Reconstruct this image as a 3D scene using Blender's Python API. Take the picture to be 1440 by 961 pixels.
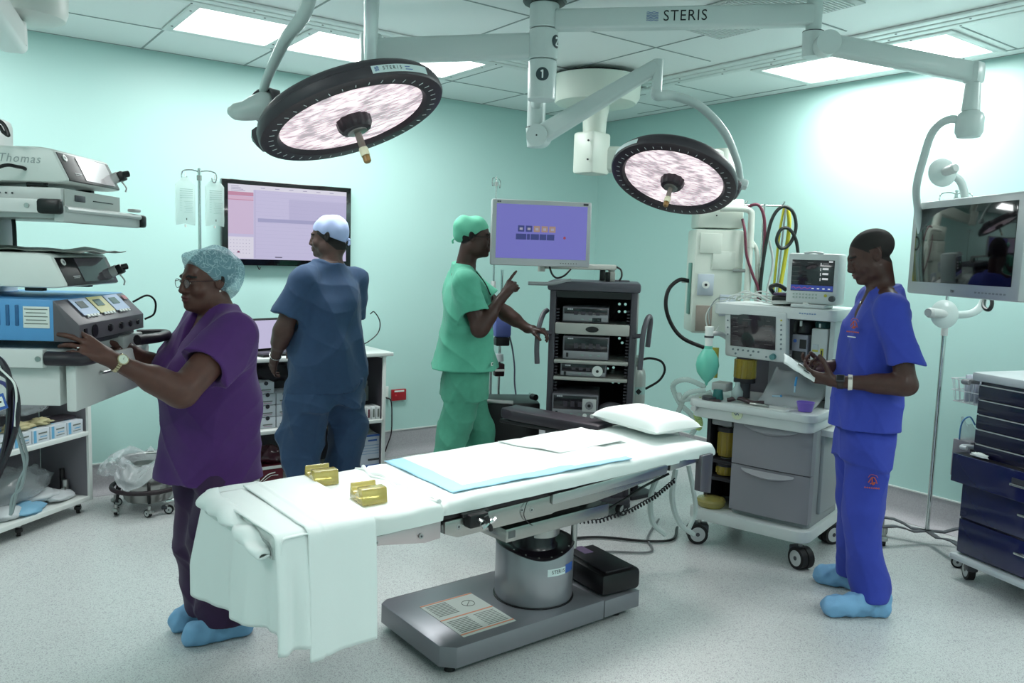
import bpy, bmesh, math, random
import numpy as np
from math import sin, cos, pi, radians, sqrt, atan2
from mathutils import Vector, Matrix, Euler
random.seed(7)
for o in list(bpy.data.objects): bpy.data.objects.remove(o)
scene = bpy.context.scene
COL = scene.collection

# ---------------------------------------------------------------- camera
cam_d = bpy.data.cameras.new('camera'); cam = bpy.data.objects.new('camera', cam_d); COL.objects.link(cam)
cam_d.sensor_width = 36.0; cam_d.lens = 1142.5 / 1440 * 36.0; cam_d.clip_start = 0.05
F_ = Vector((0.5883808, 0.80172072, -0.10512811)); R_ = Vector((0.80774289, -0.58870841, 0.03120641)); U_ = Vector((0.03687098, 0.10327774, 0.99396893))
cam.matrix_world = Matrix(((R_.x, U_.x, -F_.x, -5.04326), (R_.y, U_.y, -F_.y, -5.62556), (R_.z, U_.z, -F_.z, 1.6), (0, 0, 0, 1)))
scene.camera = cam
# ---------------------------------------------------------------- world, exposure
wd = bpy.data.worlds.new('world'); scene.world = wd; wd.use_nodes = True
wd.node_tree.nodes['Background'].inputs[0].default_value = (0.55, 0.68, 0.66, 1)
wd.node_tree.nodes['Background'].inputs[1].default_value = 0.3
vs = scene.view_settings
vs.view_transform = 'Standard'; vs.look = 'None'; vs.exposure = 0.0; vs.gamma = 1.0; vs.use_curve_mapping = False
CEIL = 2.804
PANEL_W = 47.0      # watts per square metre of ceiling panel
SURG_W = 4.5       # watts of each surgical lamp

# ---------------------------------------------------------------- materials
def lin(c):
    if isinstance(c, str):
        c = [int(c[i:i + 2], 16) / 255 for i in (0, 2, 4)]
        c = [(x / 12.92 if x <= .04045 else ((x + .055) / 1.055) ** 2.4) for x in c]
    return (c[0], c[1], c[2], 1.0)
MATS = {}
def pm(name, col, rough=.5, metal=0., spec=.5, emit=None, es=0., alpha=1., trans=0., coat=0., noise=None, bump=None, sheen=0., ior=1.45, sss=0.):
    """procedural principled material. noise=(scale, amount, colour2), bump=(scale, strength)"""
    if name in MATS: return MATS[name]
    m = bpy.data.materials.new(name); m.use_nodes = True; MATS[name] = m
    nt = m.node_tree; b = nt.nodes['Principled BSDF']
    b.inputs['Base Color'].default_value = lin(col); b.inputs['Roughness'].default_value = rough
    b.inputs['Metallic'].default_value = metal; b.inputs['Specular IOR Level'].default_value = spec
    b.inputs['IOR'].default_value = ior
    if emit is not None and es < 2: b.inputs['Base Color'].default_value = (.015, .015, .015, 1)
    if emit is not None: b.inputs['Emission Color'].default_value = lin(emit); b.inputs['Emission Strength'].default_value = es
    b.inputs['Alpha'].default_value = alpha; b.inputs['Transmission Weight'].default_value = trans
    b.inputs['Coat Weight'].default_value = coat; b.inputs['Sheen Weight'].default_value = sheen
    b.inputs['Subsurface Weight'].default_value = sss
    tc = nt.nodes.new('ShaderNodeTexCoord')
    if noise:
        n = nt.nodes.new('ShaderNodeTexNoise'); n.inputs['Scale'].default_value = noise[0]; n.inputs['Detail'].default_value = 6
        nt.links.new(tc.outputs['Object'], n.inputs['Vector'])
        r = nt.nodes.new('ShaderNodeValToRGB'); r.color_ramp.elements[0].position = .5 - noise[1]; r.color_ramp.elements[1].position = .5 + noise[1]
        r.color_ramp.elements[0].color = lin(col); r.color_ramp.elements[1].color = lin(noise[2])
        nt.links.new(n.outputs['Fac'], r.inputs['Fac']); nt.links.new(r.outputs['Color'], b.inputs['Base Color'])
    if bump:
        n2 = nt.nodes.new('ShaderNodeTexNoise'); n2.inputs['Scale'].default_value = bump[0]; n2.inputs['Detail'].default_value = 5
        nt.links.new(tc.outputs['Object'], n2.inputs['Vector'])
        bp = nt.nodes.new('ShaderNodeBump'); bp.inputs['Strength'].default_value = bump[1]; bp.inputs['Distance'].default_value = .01
        nt.links.new(n2.outputs['Fac'], bp.inputs['Height']); nt.links.new(bp.outputs['Normal'], b.inputs['Normal'])
    return m

# ---------------------------------------------------------------- mesh builder
class MB:
    def __init__(s, M=None):
        s.v = []; s.f = []; s.m = []; s.sm = []; s.mats = []; s.M = M or Matrix()
    def mi(s, mat):
        if mat not in s.mats: s.mats.append(mat)
        return s.mats.index(mat)
    def add(s, vs, fs, mat, smooth=False, M=None):
        T = s.M @ M if M is not None else s.M
        o = len(s.v); k = s.mi(mat)
        s.v += [tuple(T @ Vector(p)) for p in vs]
        for f in fs:
            s.f.append(tuple(i + o for i in f)); s.m.append(k); s.sm.append(smooth)
        return s
    def box(s, c, d, mat, bev=0., rot=None, seg=2, M=None):
        x, y, z = [q / 2 for q in d]
        T = Matrix.Translation(c) @ (Euler([radians(a) for a in rot]).to_matrix().to_4x4() if rot else Matrix())
        if M is not None: T = M @ T
        if bev <= 0:
            vs = [(-x, -y, -z), (x, -y, -z), (x, y, -z), (-x, y, -z), (-x, -y, z), (x, -y, z), (x, y, z), (-x, y, z)]
            return s.add(vs, [(0, 3, 2, 1), (4, 5, 6, 7), (0, 1, 5, 4), (1, 2, 6, 5), (2, 3, 7, 6), (3, 0, 4, 7)], mat, False, T)
        bev = min(bev, x * .98, y * .98, z * .98)
        b = bmesh.new(); bmesh.ops.create_cube(b, size=1.0)
        for v in b.verts: v.co = Vector((v.co.x * 2 * x, v.co.y * 2 * y, v.co.z * 2 * z))
        bmesh.ops.bevel(b, geom=b.edges[:], offset=bev, segments=seg, profile=.5, affect='EDGES')
        b.verts.index_update()
        s.add([v.co for v in b.verts], [[v.index for v in f.verts] for f in b.faces], mat, True, T); b.free(); return s
    def prism(s, pts, lo, hi, mat, axis='z', bev=0., M=None):
        """2D outline (counter-clockwise) extruded; axis z: (x,y)+z; y: (x,z)+y; x: (y,z)+x"""
        def P(a, b_, h):
            return {'z': (a, b_, h), 'y': (a, h, b_), 'x': (h, a, b_)}[axis]
        b = bmesh.new()
        v0 = [b.verts.new(P(a, c, lo)) for a, c in pts]; f = b.faces.new(v0)
        r = bmesh.ops.extrude_face_region(b, geom=[f])
        dv = {'z': Vector((0, 0, hi - lo)), 'y': Vector((0, hi - lo, 0)), 'x': Vector((hi - lo, 0, 0))}[axis]
        for e in r['geom']:
            if isinstance(e, bmesh.types.BMVert): e.co += dv
        if bev > 0: bmesh.ops.bevel(b, geom=[e for e in b.edges], offset=bev, segments=2, profile=.5, affect='EDGES', clamp_overlap=True)
        bmesh.ops.recalc_face_normals(b, faces=b.faces[:]); b.verts.index_update()
        s.add([v.co for v in b.verts], [[v.index for v in q.verts] for q in b.faces], mat, bev > 0, M); b.free(); return s
    def cyl(s, p0, p1, r, mat, r2=None, seg=24, cap=True, smooth=True):
        p0 = Vector(p0); p1 = Vector(p1); d = (p1 - p0); L = d.length
        if L < 1e-6: return s
        q = d.to_track_quat('Z', 'Y').to_matrix().to_4x4(); T = Matrix.Translation(p0) @ q
        r2 = r if r2 is None else r2
        vs = []; fs = []
        for k, (rr, z) in enumerate(((r, 0), (r2, L))):
            vs += [(rr * cos(2 * pi * i / seg), rr * sin(2 * pi * i / seg), z) for i in range(seg)]
        fs = [(i, (i + 1) % seg, seg + (i + 1) % seg, seg + i) for i in range(seg)]
        s.add(vs, fs, mat, smooth, T)
        if cap:
            s.add(vs[:seg], [tuple(reversed(range(seg)))], mat, False, T); s.add(vs[seg:], [tuple(range(seg))], mat, False, T)
        return s
    def lathe(s, prof, mat, seg=32, M=None, smooth=True, arc=None):
        """profile of (radius, z) from bottom to top, spun about z"""
        vs = []; fs = []; n = len(prof)
        for i in range(seg):
            a = 2 * pi * i / seg
            vs += [(r * cos(a), r * sin(a), z) for r, z in prof]
        for i in range(seg):
            j = (i + 1) % seg
            for k in range(n - 1):
                fs.append((i * n + k, j * n + k, j * n + k + 1, i * n + k + 1))
        return s.add(vs, fs, mat, smooth, M)
    def tube(s, pts, r, mat, seg=8, n=6, smooth=True, rad=None, cap=True):
        """round tube along a Catmull-Rom path through pts; rad = radii per control point"""
        P = [Vector(p) for p in pts]
        path = []; rr = []
        if n <= 1 or len(P) < 3:
            path = P; rr = rad or [r] * len(P)
        else:
            Q = [P[0] * 2 - P[1]] + P + [P[-1] * 2 - P[-2]]
            for i in range(1, len(Q) - 2):
                for k in range(n):
                    t = k / n; a, b, c, d = Q[i - 1:i + 3]
                    path.append(.5 * ((2 * b) + (c - a) * t + (2 * a - 5 * b + 4 * c - d) * t * t + (3 * b - a - 3 * c + d) * t ** 3))
                    rr.append((rad[i - 1] * (1 - t) + rad[i] * t) if rad else r)
            path.append(P[-1]); rr.append(rad[-1] if rad else r)
        vs = []; fs = []; up = None
        for i, p in enumerate(path):
            t = (path[min(i + 1, len(path) - 1)] - path[max(i - 1, 0)])
            if t.length < 1e-9: t = Vector((0, 0, 1))
            t.normalize()
            if up is None:
                up = Vector((0, 0, 1)) if abs(t.z) < .9 else Vector((1, 0, 0))
            x = t.cross(up)
            if x.length < 1e-5: x = t.orthogonal()
            x.normalize(); y = x.cross(t).normalized(); up = y
            vs += [tuple(p + (x * cos(2 * pi * k / seg) + y * sin(2 * pi * k / seg)) * rr[i]) for k in range(seg)]
        m = len(path)
        for i in range(m - 1):
            for k in range(seg):
                k2 = (k + 1) % seg
                fs.append((i * seg + k, i * seg + k2, (i + 1) * seg + k2, (i + 1) * seg + k))
        if cap: fs += [tuple(reversed(range(seg))), tuple(range((m - 1) * seg, m * seg))]
        return s.add(vs, fs, mat, smooth)
    def sphere(s, c, r, mat, seg=20, rings=12, M=None):
        if not isinstance(r, (tuple, list)): r = (r, r, r)
        prof = [(max(1e-5, cos(a)), sin(a)) for a in [(-pi / 2 + pi * k / rings) for k in range(rings + 1)]]
        T = Matrix.Translation(c) @ Matrix.Diagonal((r[0], r[1], r[2], 1))
        return s.lathe(prof, mat, seg, (M @ T) if M is not None else T)
    def grid(s, fn, nu, nv, mat, smooth=True, thick=0.):
        vs = [fn(i / nu, j / nv) for i in range(nu + 1) for j in range(nv + 1)]
        fs = [(i * (nv + 1) + j, (i + 1) * (nv + 1) + j, (i + 1) * (nv + 1) + j + 1, i * (nv + 1) + j + 1) for i in range(nu) for j in range(nv)]
        return s.add(vs, fs, mat, smooth)
    def build(s, name, parent=None, loc=None, solid=0., auto=True):
        me = bpy.data.meshes.new(name); me.from_pydata([tuple(v) for v in s.v], [], s.f); me.update()
        for m in s.mats: me.materials.append(m)
        if me.polygons:
            me.polygons.foreach_set('material_index', s.m); me.polygons.foreach_set('use_smooth', s.sm)
        if auto:
            try: me.set_sharp_from_angle(angle=radians(38))
            except Exception: pass
        o = bpy.data.objects.new(name, me); COL.objects.link(o)
        if parent is not None: o.parent = parent
        if loc is not None: o.location = loc
        if solid:
            md = o.modifiers.new('thickness', 'SOLIDIFY'); md.thickness = solid; md.offset = 0
        return o
def empty(name, loc=(0, 0, 0), rz=0., label=None, cat=None, group=None):
    o = bpy.data.objects.new(name, None); COL.objects.link(o); o.location = loc; o.rotation_euler = (0, 0, radians(rz)); o.empty_display_size = .1
    tag(o, label, cat, group); return o
def tag(o, label=None, cat=None, group=None, kind=None):
    if label: o['label'] = label
    if cat: o['category'] = cat
    if group: o['group'] = group
    if kind: o['kind'] = kind
    return o
def copy_tree(o, parent=None):
    c = o.copy(); COL.objects.link(c)
    c.parent = parent
    for ch in [q for q in bpy.data.objects if q.parent == o]: copy_tree(ch, c)
    return c
def text_mesh(name, txt, size, mat, M, parent=None, extrude=.0006, ax='LEFT', sx=1.0, spacing=1.0, shear=0.):
    cu = bpy.data.curves.new(name, 'FONT'); cu.body = txt; cu.size = size; cu.extrude = extrude; cu.align_x = ax; cu.align_y = 'CENTER'
    cu.space_character = spacing; cu.shear = shear; cu.resolution_u = 3
    t = bpy.data.objects.new(name, cu); COL.objects.link(t)
    bpy.context.view_layer.update()
    me = bpy.data.meshes.new_from_object(t.evaluated_get(bpy.context.evaluated_depsgraph_get()))
    bpy.data.objects.remove(t); bpy.data.curves.remove(cu)
    me.transform(M @ Matrix.Diagonal((sx, 1, 1, 1))); me.materials.clear(); me.materials.append(mat); me.name = name
    o = bpy.data.objects.new(name, me); COL.objects.link(o)
    if parent is not None: o.parent = parent
    return o
def frame(o, x, y=None, z=None):
    """4x4 whose columns are the given axes (orthonormalised) at origin o"""
    if y is None:
        z = Vector(z).normalized(); x = Vector(x); x = (x - z * x.dot(z)).normalized(); y = z.cross(x)
    elif z is None:
        x = Vector(x).normalized(); y = Vector(y); y = (y - x * x.dot(y)).normalized(); z = x.cross(y)
    M = Matrix((x, y, z)).transposed().to_4x4(); M.translation = Vector(o); return M
# common materials
WHITE = pm('white_plastic', 'dfe3df', .38)
CREAM = pm('ivory_enamel', 'd3dad0', .35, bump=(60, .02))
ENAMEL = pm('white_enamel', 'dde1de', .28, coat=.3)
LIGHTGREY = pm('light_grey_plastic', 'b9bcbb', .42)
MIDGREY = pm('mid_grey_plastic', '85868a', .42)
DARKGREY = pm('dark_grey_plastic', '3c3c42', .42)
CHARCOAL = pm('charcoal_plastic', '242228', .45)
BLACK = pm('black_plastic', '0d0b0e', .38)
RUBBER = pm('black_rubber', '120f12', .6)
STEEL = pm('brushed_steel', 'a9aaa8', .3, 1.0, bump=(220, .03))
CHROME = pm('chrome', 'd0d2d2', .12, 1.0)
ALU = pm('aluminium', 'b4b7b6', .34, 1.0)
PINKALU = pm('pale_aluminium', 'c9bfc0', .38, .8)
GLASSK = pm('dark_screen_glass', '0a070c', .08, coat=.6)
INK = pm('black_ink', '15151a', .6)
LOGO = pm('blue_logo_ink', '3a5ea8', .5)
# ================================================================ the room
wall_m = pm('mint_wall_paint', 'b6d9d4', .42, bump=(45, .03), noise=(1.2, .4, 'b3d6d1'))
ceil_m = pm('ceiling_panel_paint', 'edf1f0', .42)
seam_m = pm('ceiling_seam', '96a09f', .6)
screw_m = pm('screw_head', '3c3c40', .5)
def floor_material():
    m = bpy.data.materials.new('speckled_vinyl'); m.use_nodes = True; nt = m.node_tree; b = nt.nodes['Principled BSDF']
    tc = nt.nodes.new('ShaderNodeTexCoord')
    v = nt.nodes.new('ShaderNodeTexVoronoi'); v.inputs['Scale'].default_value = 210; nt.links.new(tc.outputs['Object'], v.inputs['Vector'])
    r = nt.nodes.new('ShaderNodeValToRGB'); e = r.color_ramp.elements
    e[0].position = 0.0; e[0].color = lin('a5a4a8'); e[1].position = 1; e[1].color = lin('cbcfce')
    q = e.new(.22); q.color = lin('b2b3b6'); q = e.new(.3); q.color = lin('c2c6c5')
    nt.links.new(v.outputs['Color'], r.inputs['Fac'])
    n = nt.nodes.new('ShaderNodeTexNoise'); n.inputs['Scale'].default_value = 260; n.inputs['Detail'].default_value = 3; nt.links.new(tc.outputs['Object'], n.inputs['Vector'])
    r2 = nt.nodes.new('ShaderNodeValToRGB'); r2.color_ramp.elements[0].position = .36; r2.color_ramp.elements[0].color = lin('a8a8ac'); r2.color_ramp.elements[1].position = .5; r2.color_ramp.elements[1].color = (1, 1, 1, 1)
    nt.links.new(n.outputs['Fac'], r2.inputs['Fac'])
    mx = nt.nodes.new('ShaderNodeMix'); mx.data_type = 'RGBA'; mx.blend_type = 'MULTIPLY'; mx.inputs[0].default_value = .55
    nt.links.new(r.outputs['Color'], mx.inputs[6]); nt.links.new(r2.outputs['Color'], mx.inputs[7]); nt.links.new(mx.outputs[2], b.inputs['Base Color'])
    b.inputs['Roughness'].default_value = .27; b.inputs['Specular IOR Level'].default_value = .45
    return m
floor_m = floor_material()
skirt_m = pm('coved_skirting_vinyl', 'a09ca2', .45, noise=(140, .25, 'b4b2b6'))
trimcap_m = pm('skirting_cap', 'd6dad8', .4)
XL, YF = -6.7, -7.4      # left wall, front wall (behind the camera)
def struct(o): o['kind'] = 'structure'; return o
m = MB(); m.box(((XL) / 2, YF / 2, -.05), (-XL + .2, -YF + .2, .1), floor_m); struct(m.build('floor'))
m = MB(); m.box((XL / 2, .05, 1.4), (-XL + .2, .1, 2.9), wall_m); struct(m.build('wall_back'))
m = MB(); m.box((.05, YF / 2, 1.4), (.1, -YF, 2.9), wall_m); struct(m.build('wall_right'))
m = MB(); m.box((XL - .05, YF / 2, 1.4), (.1, -YF, 2.9), wall_m); struct(m.build('wall_left'))
m = MB(); m.box((XL / 2, YF - .05, 1.4), (-XL + .2, .1, 2.9), wall_m); struct(m.build('wall_front'))
# coved skirting
def skirting(name, a, b, nrm):
    a = Vector(a); b = Vector(b); n = Vector(nrm); m = MB()
    prof = [(.001, .2), (.004, .2), (.004, .075), (.008, .05), (.018, .028), (.035, .012), (.06, .004), (.062, .0005)]
    vs = []; 
    for p in (a, b):
        for d, h in prof: vs.append(tuple(p + n * d + Vector((0, 0, h))))
    k = len(prof); m.add(vs, [(i, i + 1, k + i + 1, k + i) for i in range(k - 1)], skirt_m, True)
    for s0, s1 in ((.194, .203),):
        q = [(.0005, s0), (.009, s0), (.009, s1), (.0005, s1)]
        vs = [tuple(p + n * d + Vector((0, 0, h))) for p in (a, b) for d, h in q]
        m.add(vs, [(0, 1, 5, 4), (1, 2, 6, 5), (2, 3, 7, 6)], trimcap_m)
    return struct(m.build(name))
skirting('baseboard_back', (XL, 0, 0), (0, 0, 0), (0, -1, 0))
skirting('baseboard_right', (0, 0, 0), (0, YF, 0), (-1, 0, 0))
skirting('baseboard_left', (XL, YF, 0), (XL, 0, 0), (1, 0, 0))
skirting('baseboard_front', (0, YF, 0), (XL, YF, 0), (0, 1, 0))
# ceiling slab with shallow seams laid under it
m = MB(); m.box((XL / 2, YF / 2, CEIL + .06), (-XL + .2, -YF + .2, .1), ceil_m)
P = .64
ceiling = struct(m.build('ceiling'))
sm = MB()
def seam_x(y, x0, x1, w=.006): sm.box(((x0 + x1) / 2, y, CEIL + .009), (x1 - x0, w, .004), seam_m)
def seam_y(x, y0, y1, w=.006): sm.box((x, (y0 + y1) / 2, CEIL + .009), (w, y1 - y0, .004), seam_m)
# perimeter ring of tiles
seam_x(-.015, XL, 0); seam_y(-.015, YF, 0)
seam_x(-.585, XL, -.585, .01); seam_y(-.125, YF, -.6, .01)
for k in range(11):
    x = -.66 - .64 * k
    seam_y(x, -.585, -.0, .01)
    seam_y(x, -1.22, -.585, .008)
for k in range(11):
    y = -.32 - .64 * k - .64
    seam_x(y, -.78, -.125, .008)
# inner tiles
for k in range(1, 9): seam_y(-.92 - .9 * k + .25, YF, -1.5, .009)
for k in range(0, 6): seam_x(-2.2 - .9 * k, XL, -1.1, .009)
sm.build('ceiling_seams', ceiling)
rm = MB(); rail_m = pm('ceiling_rail_paint', 'e0e6e4', .35)
for i, (w, o_) in enumerate(((.055, 0), (.055, .075), (.055, .15))):
    rm.box((XL / 2 - .42, -1.27 - o_, CEIL + .002), (-XL - .84, w, .012), rail_m, .003)
    rm.box((-.83 - o_, (YF - 1.2) / 2, CEIL + .002), (w, -YF - 1.2, .012), rail_m, .003)
struct(rm.build('trim_1'))
scm = MB()
for k in range(16):
    for o_ in (.03, .115):
        scm.cyl((-.9 - .37 * k - o_, -1.24 - o_, CEIL - .006), (-.9 - .37 * k - o_, -1.24 - o_, CEIL - .0042), .006, screw_m, seg=8)
        scm.cyl((-.8 - o_, -1.3 - .37 * k - o_, CEIL - .006), (-.8 - o_, -1.3 - .37 * k - o_, CEIL - .0042), .006, screw_m, seg=8)
struct(scm.build('trim_2'))
# return-air grille
gm = MB(); 
gm.box((-1.72, -3.0, CEIL + .004), (.5, .85, .006), LIGHTGREY)
for k in range(40): gm.box((-1.72, -2.6 - k * .02, CEIL - .001), (.46, .006, .006), rail_m)
g = tag(gm.build('air_grille'), 'ribbed return air grille in the ceiling beside the large lamp arm', 'air grille')

panel_glow = pm('lit_diffuser', 'ffffff', .5, emit=(1, 1, 1), es=4.0)
def ceiling_light(x0, x1, y0, y1, label, k=1.0):
    cx, cy = (x0 + x1) / 2, (y0 + y1) / 2; w, d = abs(x1 - x0), abs(y1 - y0)
    r = empty('ceiling_light', (cx, cy, CEIL), 0, label, 'ceiling light', 'recessed ceiling light panels')
    f = MB(); t = .05
    for sx in (-1, 1): f.box((sx * (w / 2 + t / 2), 0, .003), (t, d + 2 * t, .008), rail_m, .002)
    for sy in (-1, 1): f.box((0, sy * (d / 2 + t / 2), .003), (w, t, .008), rail_m, .002)
    for sx in (-1, 1):
        for yy in (-.35, .35): f.cyl((sx * (w / 2 + t / 2), yy * d, -.003), (sx * (w / 2 + t / 2), yy * d, -.0012), .006, screw_m, seg=8)
    f.build('light_frame', r)
    p = MB(); p.box((0, 0, .006), (w, d, .004), panel_glow); p.build('diffuser', r)
    ld = bpy.data.lights.new('panel_lamp', 'AREA'); ld.shape = 'RECTANGLE'; ld.size = w * .96; ld.size_y = d * .96; ld.energy = PANEL_W * w * d * k; ld.color = (.96, 1.0, .99)
    lo = bpy.data.objects.new('panel_lamp', ld); COL.objects.link(lo); lo.parent = r; lo.location = (0, 0, -.012)
    return r
ceiling_light(-3.83, -3.31, -1.2, -.66, 'square lit ceiling panel at the left above the front of the large surgical lamp')
ceiling_light(-3.19, -2.07, -1.2, -.66, 'long lit ceiling panel behind the large surgical lamp on the left')
ceiling_light(-.71, -.18, -3.42, -2.28, 'long lit ceiling panel along the right wall above the monitor arm')
for (x0, x1, y0, y1, l_) in ((-5.6, -4.5, -1.2, -.66, 'lit ceiling panel above the equipment boom at the left'), (-.71, -.18, -5.6, -4.5, 'lit ceiling panel along the right wall nearest the viewer'), (-4.5, -3.4, -6.6, -6.06, 'lit ceiling panel behind the viewer, left one of the front wall pair'), (-2.6, -1.5, -6.6, -6.06, 'lit ceiling panel behind the viewer, right one of the front wall pair'), (-6.4, -5.87, -4.6, -3.5, 'lit ceiling panel along the left wall beside the viewer')):
    ceiling_light(x0, x1, y0, y1, l_, .7)
# ================================================================ surgical lights hung from the ceiling
ARM = pm('lamp_arm_enamel', 'c3cfcd', .33, coat=.2)
HEADG = pm('lamp_head_shell', '3a343b', .42, noise=(30, .5, '423c42'))
HEADF = pm('lamp_face_ring', '2c2229', .4)
NUMD = pm('number_disc', '2b3b40', .4)
NUMW = pm('number_white', 'e8eeee', .5)
STICK = pm('white_sticker', 'd5e4e4', .5)
def lens_material():
    m = bpy.data.materials.new('faceted_lamp_lens'); m.use_nodes = True; nt = m.node_tree; b = nt.nodes['Principled BSDF']
    tc = nt.nodes.new('ShaderNodeTexCoord'); mp = nt.nodes.new('ShaderNodeMapping'); mp.inputs['Scale'].default_value = (26, 95, 1)
    nt.links.new(tc.outputs['Object'], mp.inputs['Vector'])
    v = nt.nodes.new('ShaderNodeTexVoronoi'); v.inputs['Scale'].default_value = 1.0; nt.links.new(mp.outputs['Vector'], v.inputs['Vector'])
    n = nt.nodes.new('ShaderNodeTexNoise'); n.inputs['Scale'].default_value = 9; n.inputs['Detail'].default_value = 8; nt.links.new(tc.outputs['Object'], n.inputs['Vector'])
    mx = nt.nodes.new('ShaderNodeMath'); mx.operation = 'MULTIPLY_ADD'; mx.inputs[1].default_value = .55; nt.links.new(v.outputs['Distance'], mx.inputs[0]); nt.links.new(n.outputs['Fac'], mx.inputs[2])
    r = nt.nodes.new('ShaderNodeValToRGB'); e = r.color_ramp.elements
    e[0].position = .5; e[0].color = lin('fff2f2'); e[1].position = 1.15; e[1].color = lin('a3969c')
    q = e.new(.68); q.color = lin('ecd9dd'); q = e.new(.86); q.color = lin('b9a9b1')
    nt.links.new(mx.outputs[0], r.inputs['Fac']); nt.links.new(r.outputs['Color'], b.inputs['Emission Color']); b.inputs['Emission Strength'].default_value = .92
    nt.links.new(r.outputs['Color'], b.inputs['Base Color']); b.inputs['Roughness'].default_value = .12
    b.inputs['Base Color'].default_value = (.4, .4, .4, 1)
    return m
LENS = lens_material()
CAMP = Vector((-5.04326, -5.62556, 1.6))
def Dp(x, y, d): return CAMP + (F_ + R_ * ((x - 720) / 1142.5) - U_ * ((y - 480.5) / 1142.5)) * d     # a surveyed point of the photograph at depth d
HUB = Vector((-2.59, -2.46, 0))
mount = empty('surgical_light_mount', (HUB.x, HUB.y, CEIL), 0, 'white ceiling column numbered 1 and 2 with long arms carrying the surgical lamps and monitor', 'surgical light mount')
def W2(o, p): return Vector(p) - o.location      # world point into an unrotated empty's frame
def col_seg(name, z0, z1, r):
    m = MB(); m.lathe([(r - .004, z0 + .001), (r, z0 + .006), (r, z1 - .004), (r - .004, z1), (0.001, z1)][::1], ARM, 48); 
    m.lathe([(.001, z0 + .001), (r - .004, z0 + .001)], ARM, 48); return m.build(name, mount)
dz = -CEIL
def zl(z): return z - CEIL
m = MB(); m.lathe([(.068, zl(2.789)), (.098, zl(2.793)), (.105, zl(2.803))], BLACK, 40); m.build('ceiling_collar', mount)
col_seg('hub_column', zl(2.675), zl(2.79), .070)
col_seg('hub_column', zl(2.532), zl(2.672), .069)
s1 = col_seg('hub_column', zl(2.345), zl(2.529), .068)
def badge(name, num, ang, z, r0):
    # a dark disc with a white numeral on the curved column
    m = MB(); N = 28; R = .031; r1 = r0 + .0012; vs = []
    for q in range(7):
        for k in range(N):
            a = 2 * pi * k / N; th = ang + R * q / 6 * cos(a) / r0; vs.append((r1 * cos(th), r1 * sin(th), z + R * q / 6 * sin(a)))
    fs = [(q * N + k, (q + 1) * N + k, (q + 1) * N + (k + 1) % N, q * N + (k + 1) % N) for q in range(6) for k in range(N)]
    m.add(vs, fs, NUMD); b = m.build(name, mount)
    n = Vector((cos(ang), sin(ang), 0)); x = Vector((0, 0, 1)).cross(n)
    T = frame(n * (r0 + .002) + Vector((0, 0, z)), x, Vector((0, 0, 1)))
    k = MB(T)
    if num == '1': k.box((.001, 0, .001), (.007, .038, .002), NUMW); k.box((-.004, .014, .001), (.009, .006, .002), NUMW, rot=(0, 0, 35))
    else: k.tube([(-.009, .010, .001), (-.006, .017, .001), (.002, .018, .001), (.008, .012, .001), (.005, .002, .001), (-.009, -.017, .001)], .003, NUMW, 6, 4); k.box((.001, -.017, .001), (.021, .006, .002), NUMW)
    k.build('numeral', b); return b
va = atan2(-5.626 + 2.46, -5.043 + 2.59)       # direction from the column to the viewer
badge('number_badge', '1', va + .0, zl(2.455), .0692)
badge('number_badge', '2', va + 1.05, zl(2.612), .0702)
def beam(name, a, b, h, w, parent, mat=ARM, bev=.02, h2=None, w2=None):
    """rectangular arm from a to b (parent-local), height h, width w, optional taper"""
    a = Vector(a); b = Vector(b); d = (b - a); L = d.length; T = frame(a, d, None, (0, 0, 1)) if abs(d.normalized().z) < .95 else frame(a, d, None, (1, 0, 0))
    T = frame(a, d, Vector((0, 0, 1)).cross(d))
    h2 = h2 or h; w2 = w2 or w; m = MB(); seg = 8
    ring = []
    def sec(x, hh, ww):
        r = min(bev, hh * .49, ww * .49); o = []
        for cx, cy, a0 in ((ww / 2 - r, hh / 2 - r, 0), (-ww / 2 + r, hh / 2 - r, 90), (-ww / 2 + r, -hh / 2 + r, 180), (ww / 2 - r, -hh / 2 + r, 270)):
            for k in range(5):
                t = radians(a0 + 22.5 * k); o.append((x, cx + r * cos(t), cy + r * sin(t)))
        return o
    S = [sec(0, h * .86, w * .86), sec(.008, h, w), sec(L - .008, h2, w2), sec(L, h2 * .86, w2 * .86)]; n = len(S[0])
    vs = sum(S, []); fs = []
    for i in range(3):
        for k in range(n): fs.append((i * n + k, i * n + (k + 1) % n, (i + 1) * n + (k + 1) % n, (i + 1) * n + k))
    fs = [tuple(reversed(f)) for f in fs]
    fs += [tuple(range(n)), tuple(reversed(range(3 * n, 4 * n)))]
    m.add(vs, fs, mat, True, T); return m.build(name, parent)
Q = lambda *p: W2(mount, p)
# --- arm 2: long beam to the monitor arm
E2 = Vector((-1.755, -3.355, 2.68))
b2 = beam('extension_arm', Q(-2.56, -2.51, 2.712), Q(E2.x, E2.y, 2.712), .095, .07, mount, bev=.014)
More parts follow.
